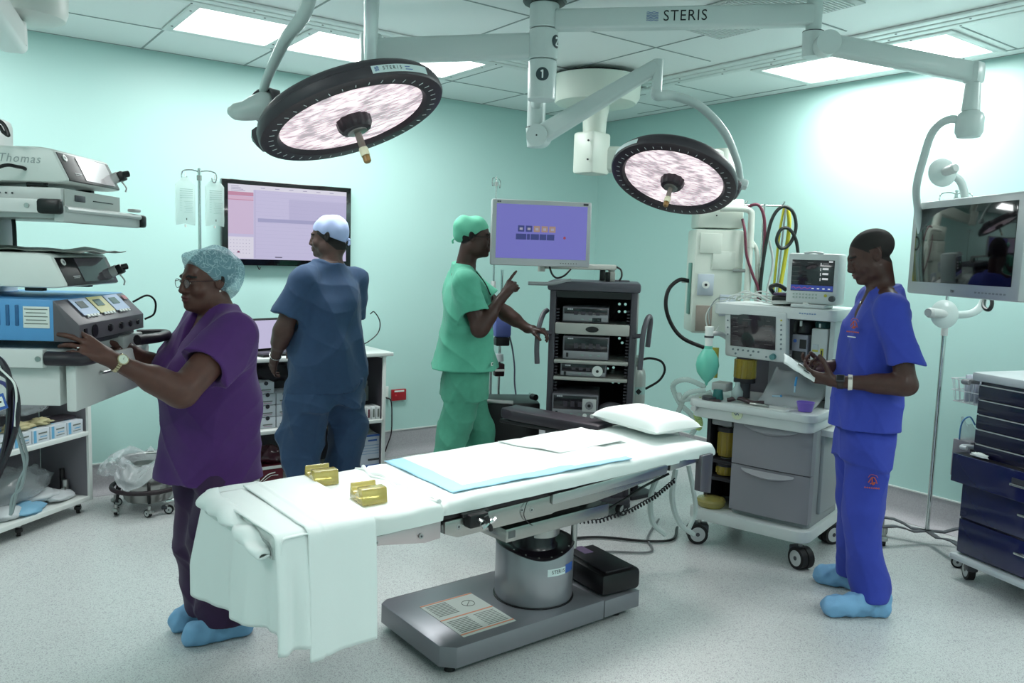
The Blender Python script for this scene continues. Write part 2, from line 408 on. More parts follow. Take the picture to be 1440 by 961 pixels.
# lettering on the camera side of the beam
dx = (Vector((E2.x, E2.y, 0)) - Vector((-2.56, -2.51, 0))).normalized(); nrm = Vector((-1, -1, 0)); nrm = (nrm - dx * nrm.dot(dx)).normalized()
if nrm.dot(Vector((-5.04, -5.63, 0)) - E2) < 0: nrm = -nrm
base = Vector((-2.56, -2.51, 2.712)) + dx * .50 + nrm * .0362
T = frame(W2(mount, base), dx, Vector((0, 0, 1)))
if (T.to_3x3() @ Vector((0, 0, 1))).dot(nrm) < 0: print('text reversed')
lt = MB()
for k in range(6):
    lt.tube([tuple(T @ Vector((-.075 + .006 * q, -.018 + .0072 * k + .0022 * sin(q * 2 * pi / 4.5), .0006))) for q in range(10)], .0011, LOGO, 5, 1)
lt.build('beam_logo', mount)
text_mesh('beam_lettering', 'STERIS', .068, INK, T @ Matrix.Translation((0, 0, 0)), mount, .0004, 'LEFT', .92, 1.12)
m = MB(); 
m.cyl(Q(E2.x, E2.y, 2.80), Q(E2.x, E2.y, 2.64), .034, ARM, seg=32); m.cyl(Q(E2.x, E2.y, 2.64), Q(E2.x, E2.y, 2.53), .046, ARM, .042, 32)
m.cyl(Q(E2.x, E2.y, 2.638), Q(E2.x, E2.y, 2.6415), .0465, DARKGREY, seg=32); m.build('elbow_post', mount)
E2b = Vector((-1.33, -3.87, 2.445)); S2 = Dp(1163, 62, 3.56)
d2 = (E2b - S2).normalized()
beam('spring_arm', W2(mount, S2), W2(mount, E2b), .088, .07, mount, h2=.085, bev=.02)
m = MB(); sd = d2.cross(Vector((0, 0, 1))).normalized()
m.cyl(W2(mount, S2 - sd * .04), W2(mount, S2 + sd * .04), .052, ARM, seg=32); m.build('arm_joint', mount)
m = MB(); e = W2(mount, E2b)
m.box(e + Vector((0, 0, 0)), (.075, .075, .095), ARM, .02)
m.cyl(e + Vector((0, 0, -.04)), e + Vector((0, 0, -.16)), .031, ARM, .037, 28); m.build('monitor_post', mount)
# --- arm 1: behind the column, carries the far lamp
L1 = Vector((-2.25, -1.98, 2.24))
beam('extension_arm', Q(-2.58, -2.43, 2.44), Q(L1.x + .0, L1.y, 2.44), .075, .06, mount)
m = MB(); m.cyl(Q(L1.x, L1.y, 2.475), Q(L1.x, L1.y, 2.31), .052, ARM, .05, 32); m.cyl(Q(L1.x, L1.y, 2.305), Q(L1.x, L1.y, 2.2), .056, ARM, .045, 32)
m.cyl(Q(L1.x, L1.y, 2.303), Q(L1.x, L1.y, 2.307), .0565, DARKGREY, seg=32); m.build('elbow_post', mount)
T1 = Vector((-1.91, -2.555, 2.60)); S1 = L1 + (T1 - L1).normalized() * .03 + Vector((-.03, -.03, 0))
sd = (T1 - S1).cross(Vector((0, 0, 1))).normalized()
beam('spring_arm', W2(mount, S1), W2(mount, T1), .105, .075, mount, h2=.075, w2=.06)
m = MB(); m.cyl(W2(mount, S1 - sd * .045), W2(mount, S1 + sd * .045), .06, ARM, seg=32)
for s_ in (-1, 1): m.cyl(W2(mount, S1 + sd * .0445 * s_), W2(mount, S1 + sd * .0465 * s_), .005, INK, seg=10)
m.build('arm_joint', mount)
m = MB(); m.cyl(W2(mount, T1 + Vector((0, 0, .03))), W2(mount, T1 + Vector((0, 0, -.14))), .027, ARM, seg=28); m.build('yoke_post', mount)
# --- arm 3: leftward beam and the spring arm that comes forward to the near lamp
L3 = Vector((-3.16, -1.78, 2.60))
beam('extension_arm', Q(-2.62, -2.42, 2.60), Q(L3.x, L3.y, 2.60), .12, .07, mount, bev=.02)
m = MB(); m.cyl(Q(L3.x, L3.y, 2.68), Q(L3.x, L3.y, 2.45), .055, ARM, seg=32); m.build('elbow_post', mount)
Y3 = Vector((-3.93, -3.36, 2.60))     # end of the spring arm, above and in front of the lamp
beam('spring_arm', Q(L3.x - .01, L3.y - .02, 2.53), W2(mount, Y3), .062, .06, mount, h2=.06, w2=.06)

def surgical_lamp(loc, n, ear_dir, label, yoke_pts, sticker_ang, small=False):
    n = Vector(n).normalized(); ex = Vector(ear_dir); ex = (ex - n * ex.dot(n)).normalized(); ey = n.cross(ex)
    root = bpy.data.objects.new('surgical_lamp', None); COL.objects.link(root); tag(root, label, 'surgical lamp', 'ceiling surgical lamps')
    M = Matrix((ex, ey, n)).transposed().to_4x4(); M.translation = Vector(loc); root.matrix_world = M
    # local: z = shining direction, x = towards the yoke joint
    R0, RL = .335, .272
    h = MB(); h.lathe([(.001, -.085), (.16, -.085), (.27, -.08), (.315, -.07), (.328, -.055), (.330, -.042), (.336, -.038), (.338, -.012), (.333, -.003)], HEADG, 96); h.build('lamp_housing', root)
    f = MB(); f.lathe([(RL - .012, -.022), (RL - .002, -.004), (RL + .004, .001), (.322, .001), (.333, -.003)], HEADF, 96); fr = f.build('face_ring', root)
    t = MB()
    for k in range(42):
        if 18 < k < 18: continue
        a = 2 * pi * k / 42; T = Matrix.Rotation(a, 4, 'Z')
        t.box((.298, 0, .0018), (.017, .0022, .0012), NUMW, M=T)
    t.build('scale_marks', fr)
    l = MB(); prof = [(RL - .008, -.016), (.2, -.010), (.12, -.008), (.001, -.008)]; l.lathe(prof, LENS, 96); l.build('lens', root)
    # knurled hub with sterile handle
    k_ = MB(); vs = []; NN = 60
    pr_ = [(1.0, -.01), (1.0, .006), (.97, .02), (.85, .034), (.6, .038)]
    for q, (s_, z) in enumerate(pr_):
        for i in range(NN):
            a = 2 * pi * i / NN; rr = .062 * s_ * (1 + .035 * cos(12 * a) * (1 if q < 3 else .4)); vs.append((rr * cos(a), rr * sin(a), z))
    fs = [(q * NN + i, q * NN + (i + 1) % NN, (q + 1) * NN + (i + 1) % NN, (q + 1) * NN + i) for q in range(len(pr_) - 1) for i in range(NN)]
    k_.add(vs, fs, HEADF, True); k_.add(vs[-NN:], [tuple(range(NN))], HEADF); kb = k_.build('hub_knob', root)
    d = MB(); d.lathe([(.036, .036), (.036, .042), (.02, .045), (.001, .045)], STEEL, 40); d.build('hub_plate', kb)
    hd = MB(); hd.cyl((0, 0, .044), (0, 0, .105), .0125, pm('clear_smoked_handle', '8d8178', .15, spec=.6), .0135, 24); hl = hd.build('handle', root)
    hb = MB(); hb.lathe([(.0145, .100), (.0165, .104), (.0165, .130), (.001, .130)], pm('cream_band', 'c9cdb0', .5), 24); hb.build('handle_band', hl)
    hc = MB(); hc.lathe([(.014, .130), (.0135, .152), (.009, .157), (.001, .158)], pm('amber_tip', '8a6a3a', .35, coat=.4), 24); hc.build('handle_tip', hl)
    # yoke joint
    j = MB(); Tj = frame((.325, 0, -.045), (0, 1, 0), (0, 0, -1))
    j.box((.318, 0, -.047), (.075, .13, .075), HEADG, .03); j.build('joint_block', root)
    # sticker on the rim
    s_ = MB(); N = 10; vs = []; a0, a1 = sticker_ang
    for i in range(N + 1):
        a = a0 + (a1 - a0) * i / N
        for z in (-.036, -.010): vs.append((.3395 * cos(a), .3395 * sin(a), z))
    s_.add(vs, [(2 * i, 2 * i + 1, 2 * i + 3, 2 * i + 2) for i in range(N)], STICK, True); st = s_.build('rim_label', root)
    ang = (a0 + a1) / 2 
    def rim(a, z, r=.3402): return Vector((r * cos(a), r * sin(a), z))
    # lettering bent round the rim, one glyph at a time
    if not small:
        w = .013; sgn = 1 if a1 > a0 else -1
        for i, ch in enumerate('STERIS'):
            a = a0 + (.012 + .03 + i * w) / .34 * sgn
            o_ = rim(a, -.024); nn = Vector((cos(a), sin(a), 0)); xx = Vector((-sin(a), cos(a), 0)) * sgn
            text_mesh('label_lettering', ch, .017, INK, frame(o_, xx, None, nn), st, .0002, 'CENTER')
        sq = MB()
        for r_ in range(4):
            sq.tube([tuple(rim(a0 + (.010 + .002 * q) / .34 * sgn, -.030 + .004 * r_ + .0012 * sin(q))) for q in range(8)], .0009, LOGO, 5, 1)
        for r_ in range(2):
            sq.tube([tuple(rim(a0 + (.125 + .01 * q) / .34 * sgn, -.018 - .009 * r_)) for q in range(4 if r_ == 0 else 3)], .0012, LOGO, 5, 1)
        sq.build('label_print', st)
    Mi = M.inverted()
    y = MB(); pts, rad = zip(*yoke_pts)
    y.tube([tuple(Mi @ Vector(p)) for p in pts], .02, ARM, 20, 8, rad=list(rad)); y.build('yoke', root)
    ld = bpy.data.lights.new('lens_lamp', 'AREA'); ld.shape = 'DISK'; ld.size = .5; ld.energy = SURG_W; ld.color = (1, .93, .92); ld.spread = radians(75)
    lo = bpy.data.objects.new('lens_lamp', ld); COL.objects.link(lo); lo.parent = root; lo.rotation_euler = (pi, 0, 0); lo.location = (0, 0, .012)
    return root, M
A_LOC = Vector((-3.766, -2.891, 2.057)); A_N = Vector((.208, -.332, -.92)); 
la, MA = surgical_lamp(A_LOC, A_N, (-.808, .589, -.03), 'large surgical lamp nearest the viewer, white pod joint at its left edge',
    [((-3.93, -3.36, 2.60), .03), ((-4.02, -3.22, 2.60), .026), (tuple(Dp(432, 8, 2.62)), .023), (tuple(Dp(402, 55, 2.72)), .02), (tuple(Dp(378, 105, 2.90)), .017), (tuple(Dp(370, 128, 3.02)), .016)], (radians(-113), radians(-152)))
# white pod of the near lamp
pod = MB(); Mi = MA.inverted()
def podp(x, y, d): return tuple(Mi @ Dp(x, y, d))
pod.tube([podp(379, 152, 3.04), podp(372, 150, 3.02), podp(360, 152, 3.01), podp(345, 156, 3.0), podp(330, 157, 3.0), podp(321, 156, 3.0)], .05, ARM, 28, 5, rad=[.05, .056, .046, .036, .030, .012]); pod.build('joint_pod', la)
pod = MB(); pod.tube([podp(371, 150, 3.02), podp(376, 150, 3.035), podp(394, 151, 3.05)], .06, HEADG, 28, 3, rad=[.062, .072, .060]); pod.build('joint_collar', la)
B_LOC = Vector((-1.786, -2.582, 2.019)); B_N = Vector((-.455, -.157, -.877))
lb, MBm = surgical_lamp(B_LOC, B_N, (.808, -.589, .03), 'surgical lamp farther from the viewer, hung from a curved arm on its right',
    [((-1.91, -2.555, 2.47), .029), ((-1.905, -2.56, 2.45), .029), (tuple(Dp(948, 135, 4.26)), .024), (tuple(Dp(985, 150, 4.28)), .023), (tuple(Dp(1018, 185, 4.31)), .022), (tuple(Dp(1036, 225, 4.34)), .019), (tuple(Dp(1041, 252, 4.36)), .018)], (radians(134), radians(166)), True)
yc = MB(); yc.box(tuple(MBm.inverted() @ Dp(1040, 258, 4.36)), (.09, .05, .05), ARM, .015); yc.build('joint_block', lb)

# ================================================================ gas pendant over the head of the table
PM = empty('gas_pendant', (-1.36, -1.46, CEIL), 0, 'ivory ceiling pendant with gas outlets and hoses behind the anaesthesia machine', 'medical pendant')
q = lambda *p: W2(PM, p)
m = MB(); m.lathe([(.001, -.20), (.2, -.20), (.265, -.185), (.29, -.15), (.297, -.03), (.299, -.022)], CREAM, 64); m.build('ceiling_dome', PM)
m = MB(); m.lathe([(.25, -.022), (.25, -.002)], BLACK, 48); m.build('dome_gap', PM)
m = MB(); m.lathe([(.05, -.42), (.075, -.40), (.08, -.3), (.095, -.2)], CREAM, 40); m.build('drop_column', PM)
m = MB(); m.box((-.06, -.05, -.52), (.19, .17, .27), CREAM, .02, rot=(0, 0, 10)); 
for z_ in (-.45, -.57): m.cyl((-.155, -.125, z_), (-.165, -.13, z_), .006, INK, seg=10)
m.build('brake_box', PM)
PX, PY = -.71, -2.03
beam('pendant_arm', (.02, -.05, -.55), q(PX - .02, PY, 2.25), .17, .12, PM, CREAM, .03)
m = MB(); m.cyl(q(PX, PY, 2.34), q(PX, PY, 1.98), .075, CREAM, seg=36); m.build('pendant_neck', PM)
TH = -38     # pendant head turned towards the table
Mh = Matrix.Translation(q(PX, PY, 0)) @ Matrix.Rotation(radians(TH), 4, 'Z')     # local x = to the right as seen, y = away
m = MB(Mh); m.box((-.03, 0, 1.915), (.29, .26, .19), CREAM, .012); m.cyl((-.06, -.131, 1.9), (-.06, -.133, 1.9), .005, INK, seg=8); m.build('upper_box', PM)
m = MB(Mh); m.box((-.03, 0, 1.47), (.32, .28, .68), CREAM, .018)
m.box((-.09, -.145, 1.72), (.14, .012, .13), CREAM, .004); m.box((.0, -.143, 1.61), (.15, .012, .12), CREAM, .004); m.build('outlet_tower', PM)
pl = pm('outlet_plate', 'b9c2cc', .35, .3)
for (ox, oz, kind) in ((-.11, 1.45, 0), (.04, 1.32, 1), (-.11, 1.23, 2)):
    m = MB(Mh); m.box((ox, -.144, oz), (.105, .012, .14 if kind != 2 else .17), pl if kind < 2 else pm('brown_outlet_plate', '8f857c', .5), .004)
    if kind == 0: m.cyl((ox, -.15, oz), (ox, -.158, oz), .024, WHITE, seg=20); m.cyl((ox, -.158, oz), (ox, -.162, oz), .009, INK, seg=12)
    if kind == 1: m.cyl((ox, -.15, oz), (ox, -.175, oz), .026, WHITE, seg=20)
    m.build('outlet', PM)
m = MB(Mh); m.box((-.197, -.05, 1.42), (.014, .07, .34), pm('green_outlet', '6f9c92', .4), .004); m.cyl((-.2, -.05, 1.47), (-.25, -.06, 1.47), .014, STEEL, seg=14); m.build('outlet', PM)
m = MB(Mh)
m.tube([(-.2, -.06, 1.47), (-.27, -.08, 1.475), (-.34, -.1, 1.41), (-.355, -.11, 1.30), (-.31, -.1, 1.18), (-.23, -.12, 1.09), (-.08, -.14, 1.03)], .013, RUBBER, 10, 8); m.build('gas_hose', PM)
m = MB(Mh); m.tube([(.04, -.17, 1.32), (.10, -.22, 1.30), (.12, -.24, 1.22), (.12, -.24, 1.12)], .011, WHITE, 10, 6); m.build('gas_hose', PM)
# rail tubes beside the tower
m = MB(Mh)
m.tube([(-.05, -.17, 1.945), (.10, -.17, 1.945), (.145, -.17, 1.93), (.155, -.17, 1.88), (.155, -.17, 1.6), (.155, -.17, 1.13)], .021, CREAM, 14, 5)
m.cyl((.155, -.17, 1.70), (.155, -.17, 1.73), .028, CREAM, seg=18); m.cyl((.06, -.15, 1.55), (.16, -.17, 1.55), .012, STEEL)
m.tube([(.155, -.17, 1.75), (.2, -.17, 1.68), (.215, -.17, 1.5), (.215, -.17, 1.13)], .014, CREAM, 10, 5); m.build('equipment_rail', PM)
m = MB(Mh); m.cyl((.25, -.1, 1.13), (.25, -.1, 1.985), .009, CHROME); m.cyl((.12, -.1, 1.975), (.36, -.1, 1.975), .006, CHROME)
for hx in (.12, .36): m.tube([(hx, -.1, 1.975), (hx + .015, -.1, 1.99), (hx + .02, -.1, 2.005)], .005, CHROME, 8, 4)
m.build('drip_pole', PM)
HOSEB = pm('dark_green_black_hose', '1d2422', .45); HOSEM = pm('maroon_hose', '6b3344', .45); HOSEY = pm('yellow_hose', 'c9c43a', .45); HOSEW = pm('white_hose', 'cfd6d4', .45); HOSEG = pm('grey_hose', '8f9a98', .45)
def hose(pts, r, mt): pts = [(p[0] if p[0] < .2 else .2 + (p[0] - .2) * .80 - .0, p[1], p[2]) for p in pts]; m = MB(Mh); m.tube(pts, r, mt, 10, 8); return m.build('gas_hose', PM)
hose([(.1, -.16, 1.93), (.15, -.18, 1.97), (.2, -.19, 1.96), (.245, -.19, 1.85), (.25, -.19, 1.6), (.235, -.18, 1.35), (.25, -.18, 1.13)], .010, HOSEM)
hose([(.1, -.16, 1.88), (.11, -.2, 1.8), (.13, -.2, 1.65), (.18, -.2, 1.52), (.23, -.2, 1.4), (.235, -.2, 1.13)], .009, HOSEM)
hose([(.245, -.2, 1.13), (.24, -.2, 1.5), (.27, -.2, 1.78), (.31, -.2, 1.91), (.38, -.2, 1.965), (.46, -.2, 1.93), (.49, -.2, 1.83), (.45, -.2, 1.73), (.38, -.21, 1.70), (.34, -.21, 1.75), (.37, -.21, 1.82), (.44, -.21, 1.82), (.51, -.2, 1.72), (.53, -.2, 1.5), (.48, -.2, 1.25), (.45, -.2, 1.13)], .011, HOSEB)
hose([(.41, -.14, 1.97), (.385, -.14, 1.8), (.37, -.14, 1.5), (.345, -.14, 1.13)], .008, HOSEY)
hose([(.43, -.15, 1.97), (.455, -.15, 1.85), (.435, -.15, 1.6), (.37, -.15, 1.13)], .013, HOSEY)
hose([(.415, -.16, 1.96), (.40, -.16, 1.7), (.385, -.16, 1.4), (.36, -.16, 1.13)], .006, HOSEG)
hose([(.3, -.16, 1.75), (.34, -.16, 1.6), (.31, -.16, 1.4), (.33, -.16, 1.13)], .008, HOSEW)
# ================================================================ operating table
SHEET = pm('white_sheet', 'dfe8e5', .75, sheen=.2, bump=(350, .04))
SHEET2 = pm('white_drape_linen', 'e6efed', .75, sheen=.2, bump=(260, .05))
TAB = empty('operating_table', (-2.88, -2.93, 0), 4.5, 'operating table with silver base and sheeted mattress in the middle of the room', 'operating table')
TM = Matrix.Translation((-2.88, -2.93, 0)) @ Matrix.Rotation(radians(4.5), 4, 'Z')
PAINT = pm('silver_base_paint', '85868c', .34, .45, bump=(120, .01))
PAINTD = pm('dark_silver_paint', '6b6c72', .3, .5)
def rrect(x0, x1, y0, y1, r, n=5):
    o = []
    for cx, cy, a in ((x1 - r, y1 - r, 0), (x0 + r, y1 - r, 90), (x0 + r, y0 + r, 180), (x1 - r, y0 + r, 270)):
        for k in range(n + 1):
            t = radians(a + 90 * k / n); o.append((cx + r * cos(t), cy + r * sin(t)))
    return o
# base: rotated back so that it lies square to the room
B = Matrix.Rotation(radians(-3.0), 4, 'Z')
m = MB(B)
m.prism([(-.62, -.165), (-.57, -.215), (.20, -.215), (.20, .32), (-.58, .32), (-.62, .29)], .034, .118, PAINT, bev=.004); m.build('base_cover', TAB)
m = MB(B); m.prism([(.204, -.215), (.42, -.215), (.42, .32), (.204, .32)], .036, .113, PAINT, bev=.004); m.build('base_cover', TAB)
m = MB(B); m.box((-.08, .06, .035), (.95, .42, .03), BLACK, .005); m.build('undercarriage', TAB)
for x, y in ((-.56, -.15), (-.56, .27), (.33, -.15), (.33, .27), (.40, -.13)):
    m = MB(B); m.cyl((x, y, 0), (x, y, .014), .022, RUBBER, .018, 18); m.cyl((x, y, .012), (x, y, .05), .009, STEEL, seg=12); m.build('foot', TAB)
m = MB(B); m.box((-.375, .005, .1192), (.26, .33, .0012), pm('warning_label', 'c3c9c4', .5)); wl = m.build('warning_label', TAB)
m = MB(B)
OR_ = pm('label_orange', 'd78a68', .5); GR_ = pm('label_print_grey', '6f756f', .6)
for v in (.165, .0, -.152): m.box((-.375, .005 + v * .96, .1202), (.26, .008, .0006), OR_)
for r_ in range(9): m.box((-.44, .145 - .013 * r_, .1202), (.10, .005, .0005), GR_); m.box((-.44, -.02 - .013 * r_, .1202), (.10, .0055, .0005), GR_)
for r_ in range(9): m.box((-.31, -.02 - .013 * r_, .1202), (.10, .004, .0005), GR_)
m.build('label_print', wl)
m = MB(B); c0 = Vector((-.315, .085, .1203))
m.tube([(c0.x + .028 * cos(a), c0.y + .028 * sin(a), c0.z) for a in [2 * pi * k / 20 for k in range(21)]], .0014, GR_, 5, 1); m.tube([(c0.x - .02, c0.y - .02, c0.z), (c0.x + .02, c0.y + .02, c0.z)], .0014, GR_, 5, 1)
m.build('label_symbol', wl)
# column: silver drum, dark bellows
CX, CY = -.01, .02
def drum_top(a):
    d = (a - radians(-117) + pi) % (2 * pi) - pi
    return .362 - .034 * math.exp(-(d / .75) ** 2)
def ring_lathe(m, rows, mat, seg=96):
    n = len(rows); vs = []
    for i in range(seg):
        a = 2 * pi * i / seg
        for r, f in rows:
            z = f(a) if callable(f) else f
            vs.append((r * cos(a), r * sin(a), z))
    m.add(vs, [(i * n + k, ((i + 1) % seg) * n + k, ((i + 1) % seg) * n + k + 1, i * n + k + 1) for i in range(seg) for k in range(n - 1)], mat, True)
m = MB(Matrix.Translation((CX, CY, 0))); ring_lathe(m, [(.155, .118), (.17, .122), (.172, .13), (.172, lambda a: drum_top(a) - .006), (.169, drum_top), (.16, drum_top)], pm('silver_drum', '9c9da2', .3, .6)); m.build('column_drum', TAB)
m = MB(Matrix.Translation((CX, CY, 0))); m.lathe([(.156, .11), (.178, .116), (.178, .121), (.16, .124)], BLACK, 60)
ring_lathe(m, [(.170, lambda a: drum_top(a) - .002), (.174, lambda a: drum_top(a) + .004), (.166, lambda a: drum_top(a) + .008), (.14, lambda a: drum_top(a) + .004), (.10, .345), (.09, .36), (.088, .44), (.001, .44)], pm('black_bellows', '151018', .35, coat=.2))
for q in range(6): m.cyl((.16 * cos(-2.9 + .35 * q), .16 * sin(-2.9 + .35 * q), drum_top(-2.9 + .35 * q) + .004), (.16 * cos(-2.9 + .35 * q), .16 * sin(-2.9 + .35 * q), drum_top(-2.9 + .35 * q) + .0105), .004, STEEL, seg=8)
m.build('column_bellows', TAB)
m = MB(); m.cyl((.12, -.09, .33), (.12, -.09, .47), .014, STEEL); m.cyl((0, 0, .40), (0, 0, .50), .085, STEEL, seg=40); m.build('lift_column', TAB)
# maker's label on the drum
m = MB(Matrix.Translation((CX, CY, 0))); R0 = .1732; N = 12; ac = radians(-111); sp = .085 / R0
def arc(a0, a1, z0, z1, mat, r=R0):
    vs = []
    for i in range(N + 1):
        a = a0 + (a1 - a0) * i / N
        vs += [(r * cos(a), r * sin(a), z0), (r * cos(a), r * sin(a), z1)]
    m.add(vs, [(2 * i, 2 * i + 2, 2 * i + 3, 2 * i + 1) for i in range(N)], mat, True)
arc(ac - .04, ac + .50, .258, .290, STICK); arc(ac + .50, ac + .86, .258, .296, LOGO); dl = m.build('drum_label', TAB)
for i, ch in enumerate('STERIS'):
    a = ac + .10 + i * .068; nn = Vector((cos(a), sin(a), 0))
    text_mesh('label_lettering', ch, .023, INK, frame(Vector((CX, CY, .275)) + nn * (R0 + .0005), Vector((-sin(a), cos(a), 0)), None, nn), dl, .0002, 'CENTER')
# frame beams and rails
BR = pm('polished_rail_steel', 'a5a6a2', .26, .9, bump=(90, .02))
m = MB(); m.box((-.03, -.03, .492), (.60, .25, .058), BR, .006); m.build('cross_beam', TAB)
m = MB(); m.box((-.3, -.1565, .495), (.035, .001, .028), pm('code_label', '6a6f70', .6)); m.build('data_plate', TAB)
def rail(name, pts, v, w, mat=BR): m = MB(); m.prism(pts, v - w / 2, v + w / 2, mat, 'y', .003); return m.build(name, TAB)
for sy in (-1, 1):
    v = .262 * sy
    rail('side_frame', [(-.72, .66), (-.72, .615), (-.66, .592), (-.20, .592), (-.185, .597), (.03, .597), (.17, .608), (.50, .645), (.505, .672), (.49, .678)], v, .03)
    rail('side_rail', [(-.21, .674), (-.21, .635), (.49, .65), (.50, .682), (.49, .692)], v + .022 * sy, .012, ALU)
    rail('leg_rail', [(-1.30, .66), (-1.30, .648), (-.98, .63), (-.80, .60), (-.735, .604), (-.735, .668)], v, .022, PINKALU)
    rail('head_rail', [(.53, .695), (.525, .655), (.72, .668), (.82, .668), (.82, .70)], v + .01 * sy, .018, STEEL)
    rail('head_bracket', [(.735, .70), (.735, .53), (.82, .508), (.822, .70)], v + .02 * sy, .035, pm('bracket_grey', '6d6a70', .35, .5))
    m = MB(); 
    for (u, z) in ((-.66, .632), (-.36, .638), (.36, .66), (.66, .68), (-1.0, .645), (-.82, .63), (-.31, .63)):
        m.cyl((u, v + .014 * sy, z), (u, v + .017 * sy, z), .009, ALU, seg=16); m.cyl((u, v + .017 * sy, z), (u, v + .018 * sy, z), .004, DARKGREY, seg=8)
    m.build('bolt_heads', TAB)
m = MB(); m.box((-.08, 0, .64), (1.24, .48, .03), BLACK, .004); m.box((.66, 0, .66), (.36, .46, .02), BLACK, .004); m.box((-1.0, 0, .645), (.55, .46, .02), BLACK, .004); m.build('table_top', TAB)
# dark cushion core under the sheet (black strip visible below it)
m = MB(); m.box((-.24, 0, .677), (2.20, .545, .03), pm('black_cushion', '140f16', .5), .01); m.build('cushion_edge', TAB)
# rail clamp with the star knob
m = MB(); m.box((-.60, -.30, .655), (.085, .045, .05), BLACK, .008); m.box((-.60, -.29, .675), (.12, .02, .014), BLACK, .003); 
m.cyl((-.60, -.32, .655), (-.60, -.34, .65), .012, CHROME); cl = m.build('rail_clamp', TAB)
m = MB()
for k in range(4):
    a = pi / 2 * k + .4; m.tube([(-.58, -.345, .65), (-.58 + .018 * cos(a), -.35, .65 + .018 * sin(a)), (-.58 + .03 * cos(a), -.347, .65 + .03 * sin(a))], .009, BLACK if k % 2 else CHROME, 8, 3)
m.build('clamp_knob', cl)
m = MB(); m.tube([(-.34, -.285, .67), (-.355, -.29, .65), (-.36, -.29, .62), (-.34, -.29, .59), (-.31, -.285, .57)], .0018, RUBBER, 6, 5); m.build('thin_wire', TAB)
# round castor/handle wheel seen under the rail
m = MB(); m.cyl((.30, -.05, .555), (.30, .0, .555), .05, LIGHTGREY, seg=28); m.cyl((.30, -.052, .555), (.30, -.01, .555), .053, BLACK, .053, 28); m.cyl((.30, -.056, .555), (.30, -.05, .555), .046, LIGHTGREY, seg=28); m.build('gear_knob', TAB)
# mattress under its fitted sheet, in three sections, slightly puckered
from mathutils import noise as mn
def cushion(u0, u1, w, z0, z1, name, mat, seed=0, amp=.004, ruff=.004):
    NU, NV = 60, 14
    m = MB(); r = .028; sec = []
    # cross-section outline (v,z) from near bottom over top to far bottom
    out = [(-w + .004, z0)]
    for k in range(7): t = radians(180 - 15 * k); out.append((-w + r + r * cos(t), z1 - r + r * sin(t)))
    for k in range(1, 16): out.append((-w + r + (2 * w - 2 * r) * k / 16, z1))
    for k in range(7): t = radians(90 - 15 * k); out.append((w - r + r * cos(t), z1 - r + r * sin(t)))
    out.append((w - .004, z0)); n = len(out)
    vs = []
    for i in range(NU + 1):
        s = i / NU; u = u0 + (u1 - u0) * s; e = min(s, 1 - s) * (u1 - u0); k_ = min(1, e / .02); sink = .02 * (1 - sqrt(max(0, 1 - (1 - k_) ** 2)))
        for (v, z) in out:
            p = Vector((u * 6 + seed, v * 9, z * 4)); d = (mn.noise(p) * amp + mn.noise(p * 3.1) * amp * .45)
            side = abs(v) > w - r
            zz = z + (d if z > z0 + .01 else 0) - (sink if z > z0 + .01 else 0)
            vv = v + (1 if v > 0 else -1) * ((mn.noise(Vector((u * 14 + seed, z * 30, 3))) * ruff) if side else 0) * (1)
            vs.append((u, vv * (1 - .02 * (1 - k_)), zz))
    fs = [(i * n + j, (i + 1) * n + j, (i + 1) * n + j + 1, i * n + j + 1) for i in range(NU) for j in range(n - 1)]
    fs = [tuple(reversed(f)) for f in fs]
    fs += [tuple(range(n)), tuple(reversed(range(NU * n, NU * n + n)))]
    m.add(vs, fs, mat, True); return m
mt = cushion(-.735, .87, .285, .684, .742, 'mattress', SHEET, 1.3, .005); ms = mt.build('sheeted_mattress', TAB, auto=False)
mt = cushion(-1.36, -.728, .285, .668, .738, 'mattress', SHEET, 8.3, .004); mt.build('sheeted_mattress', TAB, auto=False)
# loose gather of the sheet across the joint
m = MB()
for k, off in enumerate((0, .018)):
    m.tube([(-.742 - off + .012 * sin(k * 2 + q * 1.7), -.27 + .54 * q / 12, .738 + .003 * sin(q * 2.3 + k)) for q in range(13)], .009 - .003 * k, SHEET, 8, 3)
m.build('sheet_gather', TAB)
def on_table(o): o.matrix_world = TM; return o
# hand control hanging at the head, coiled hose, arm board
AB = TAB
m = MB(); a0 = Vector((.66, .24, 0)); a1 = Vector((.54, .88, 0)); d = (a1 - a0).normalized(); n_ = Vector((-d.y, d.x, 0)); 
T = frame((0, 0, 0), (1, 0, 0), (0, 1, 0))
pts = [a0 - n_ * .075, a0 + d * .55 - n_ * .085, a1 - n_ * .075, a1 + n_ * .06, a0 + d * .55 + n_ * .085, a0 + n_ * .075]
m.prism([(p.x, p.y) for p in reversed(pts)][::-1], .705, .765, pm('black_armboard_vinyl', '2b252d', .45, coat=.1, bump=(200, .03)), bev=.016); ab = m.build('arm_board', TAB)
m = MB(); m.box(tuple((a0 + a1) / 2 + Vector((0, 0, .69))), (.10, .66, .02), BLACK, .004, rot=(0, 0, 12.5)); m.build('arm_board_plate', ab)
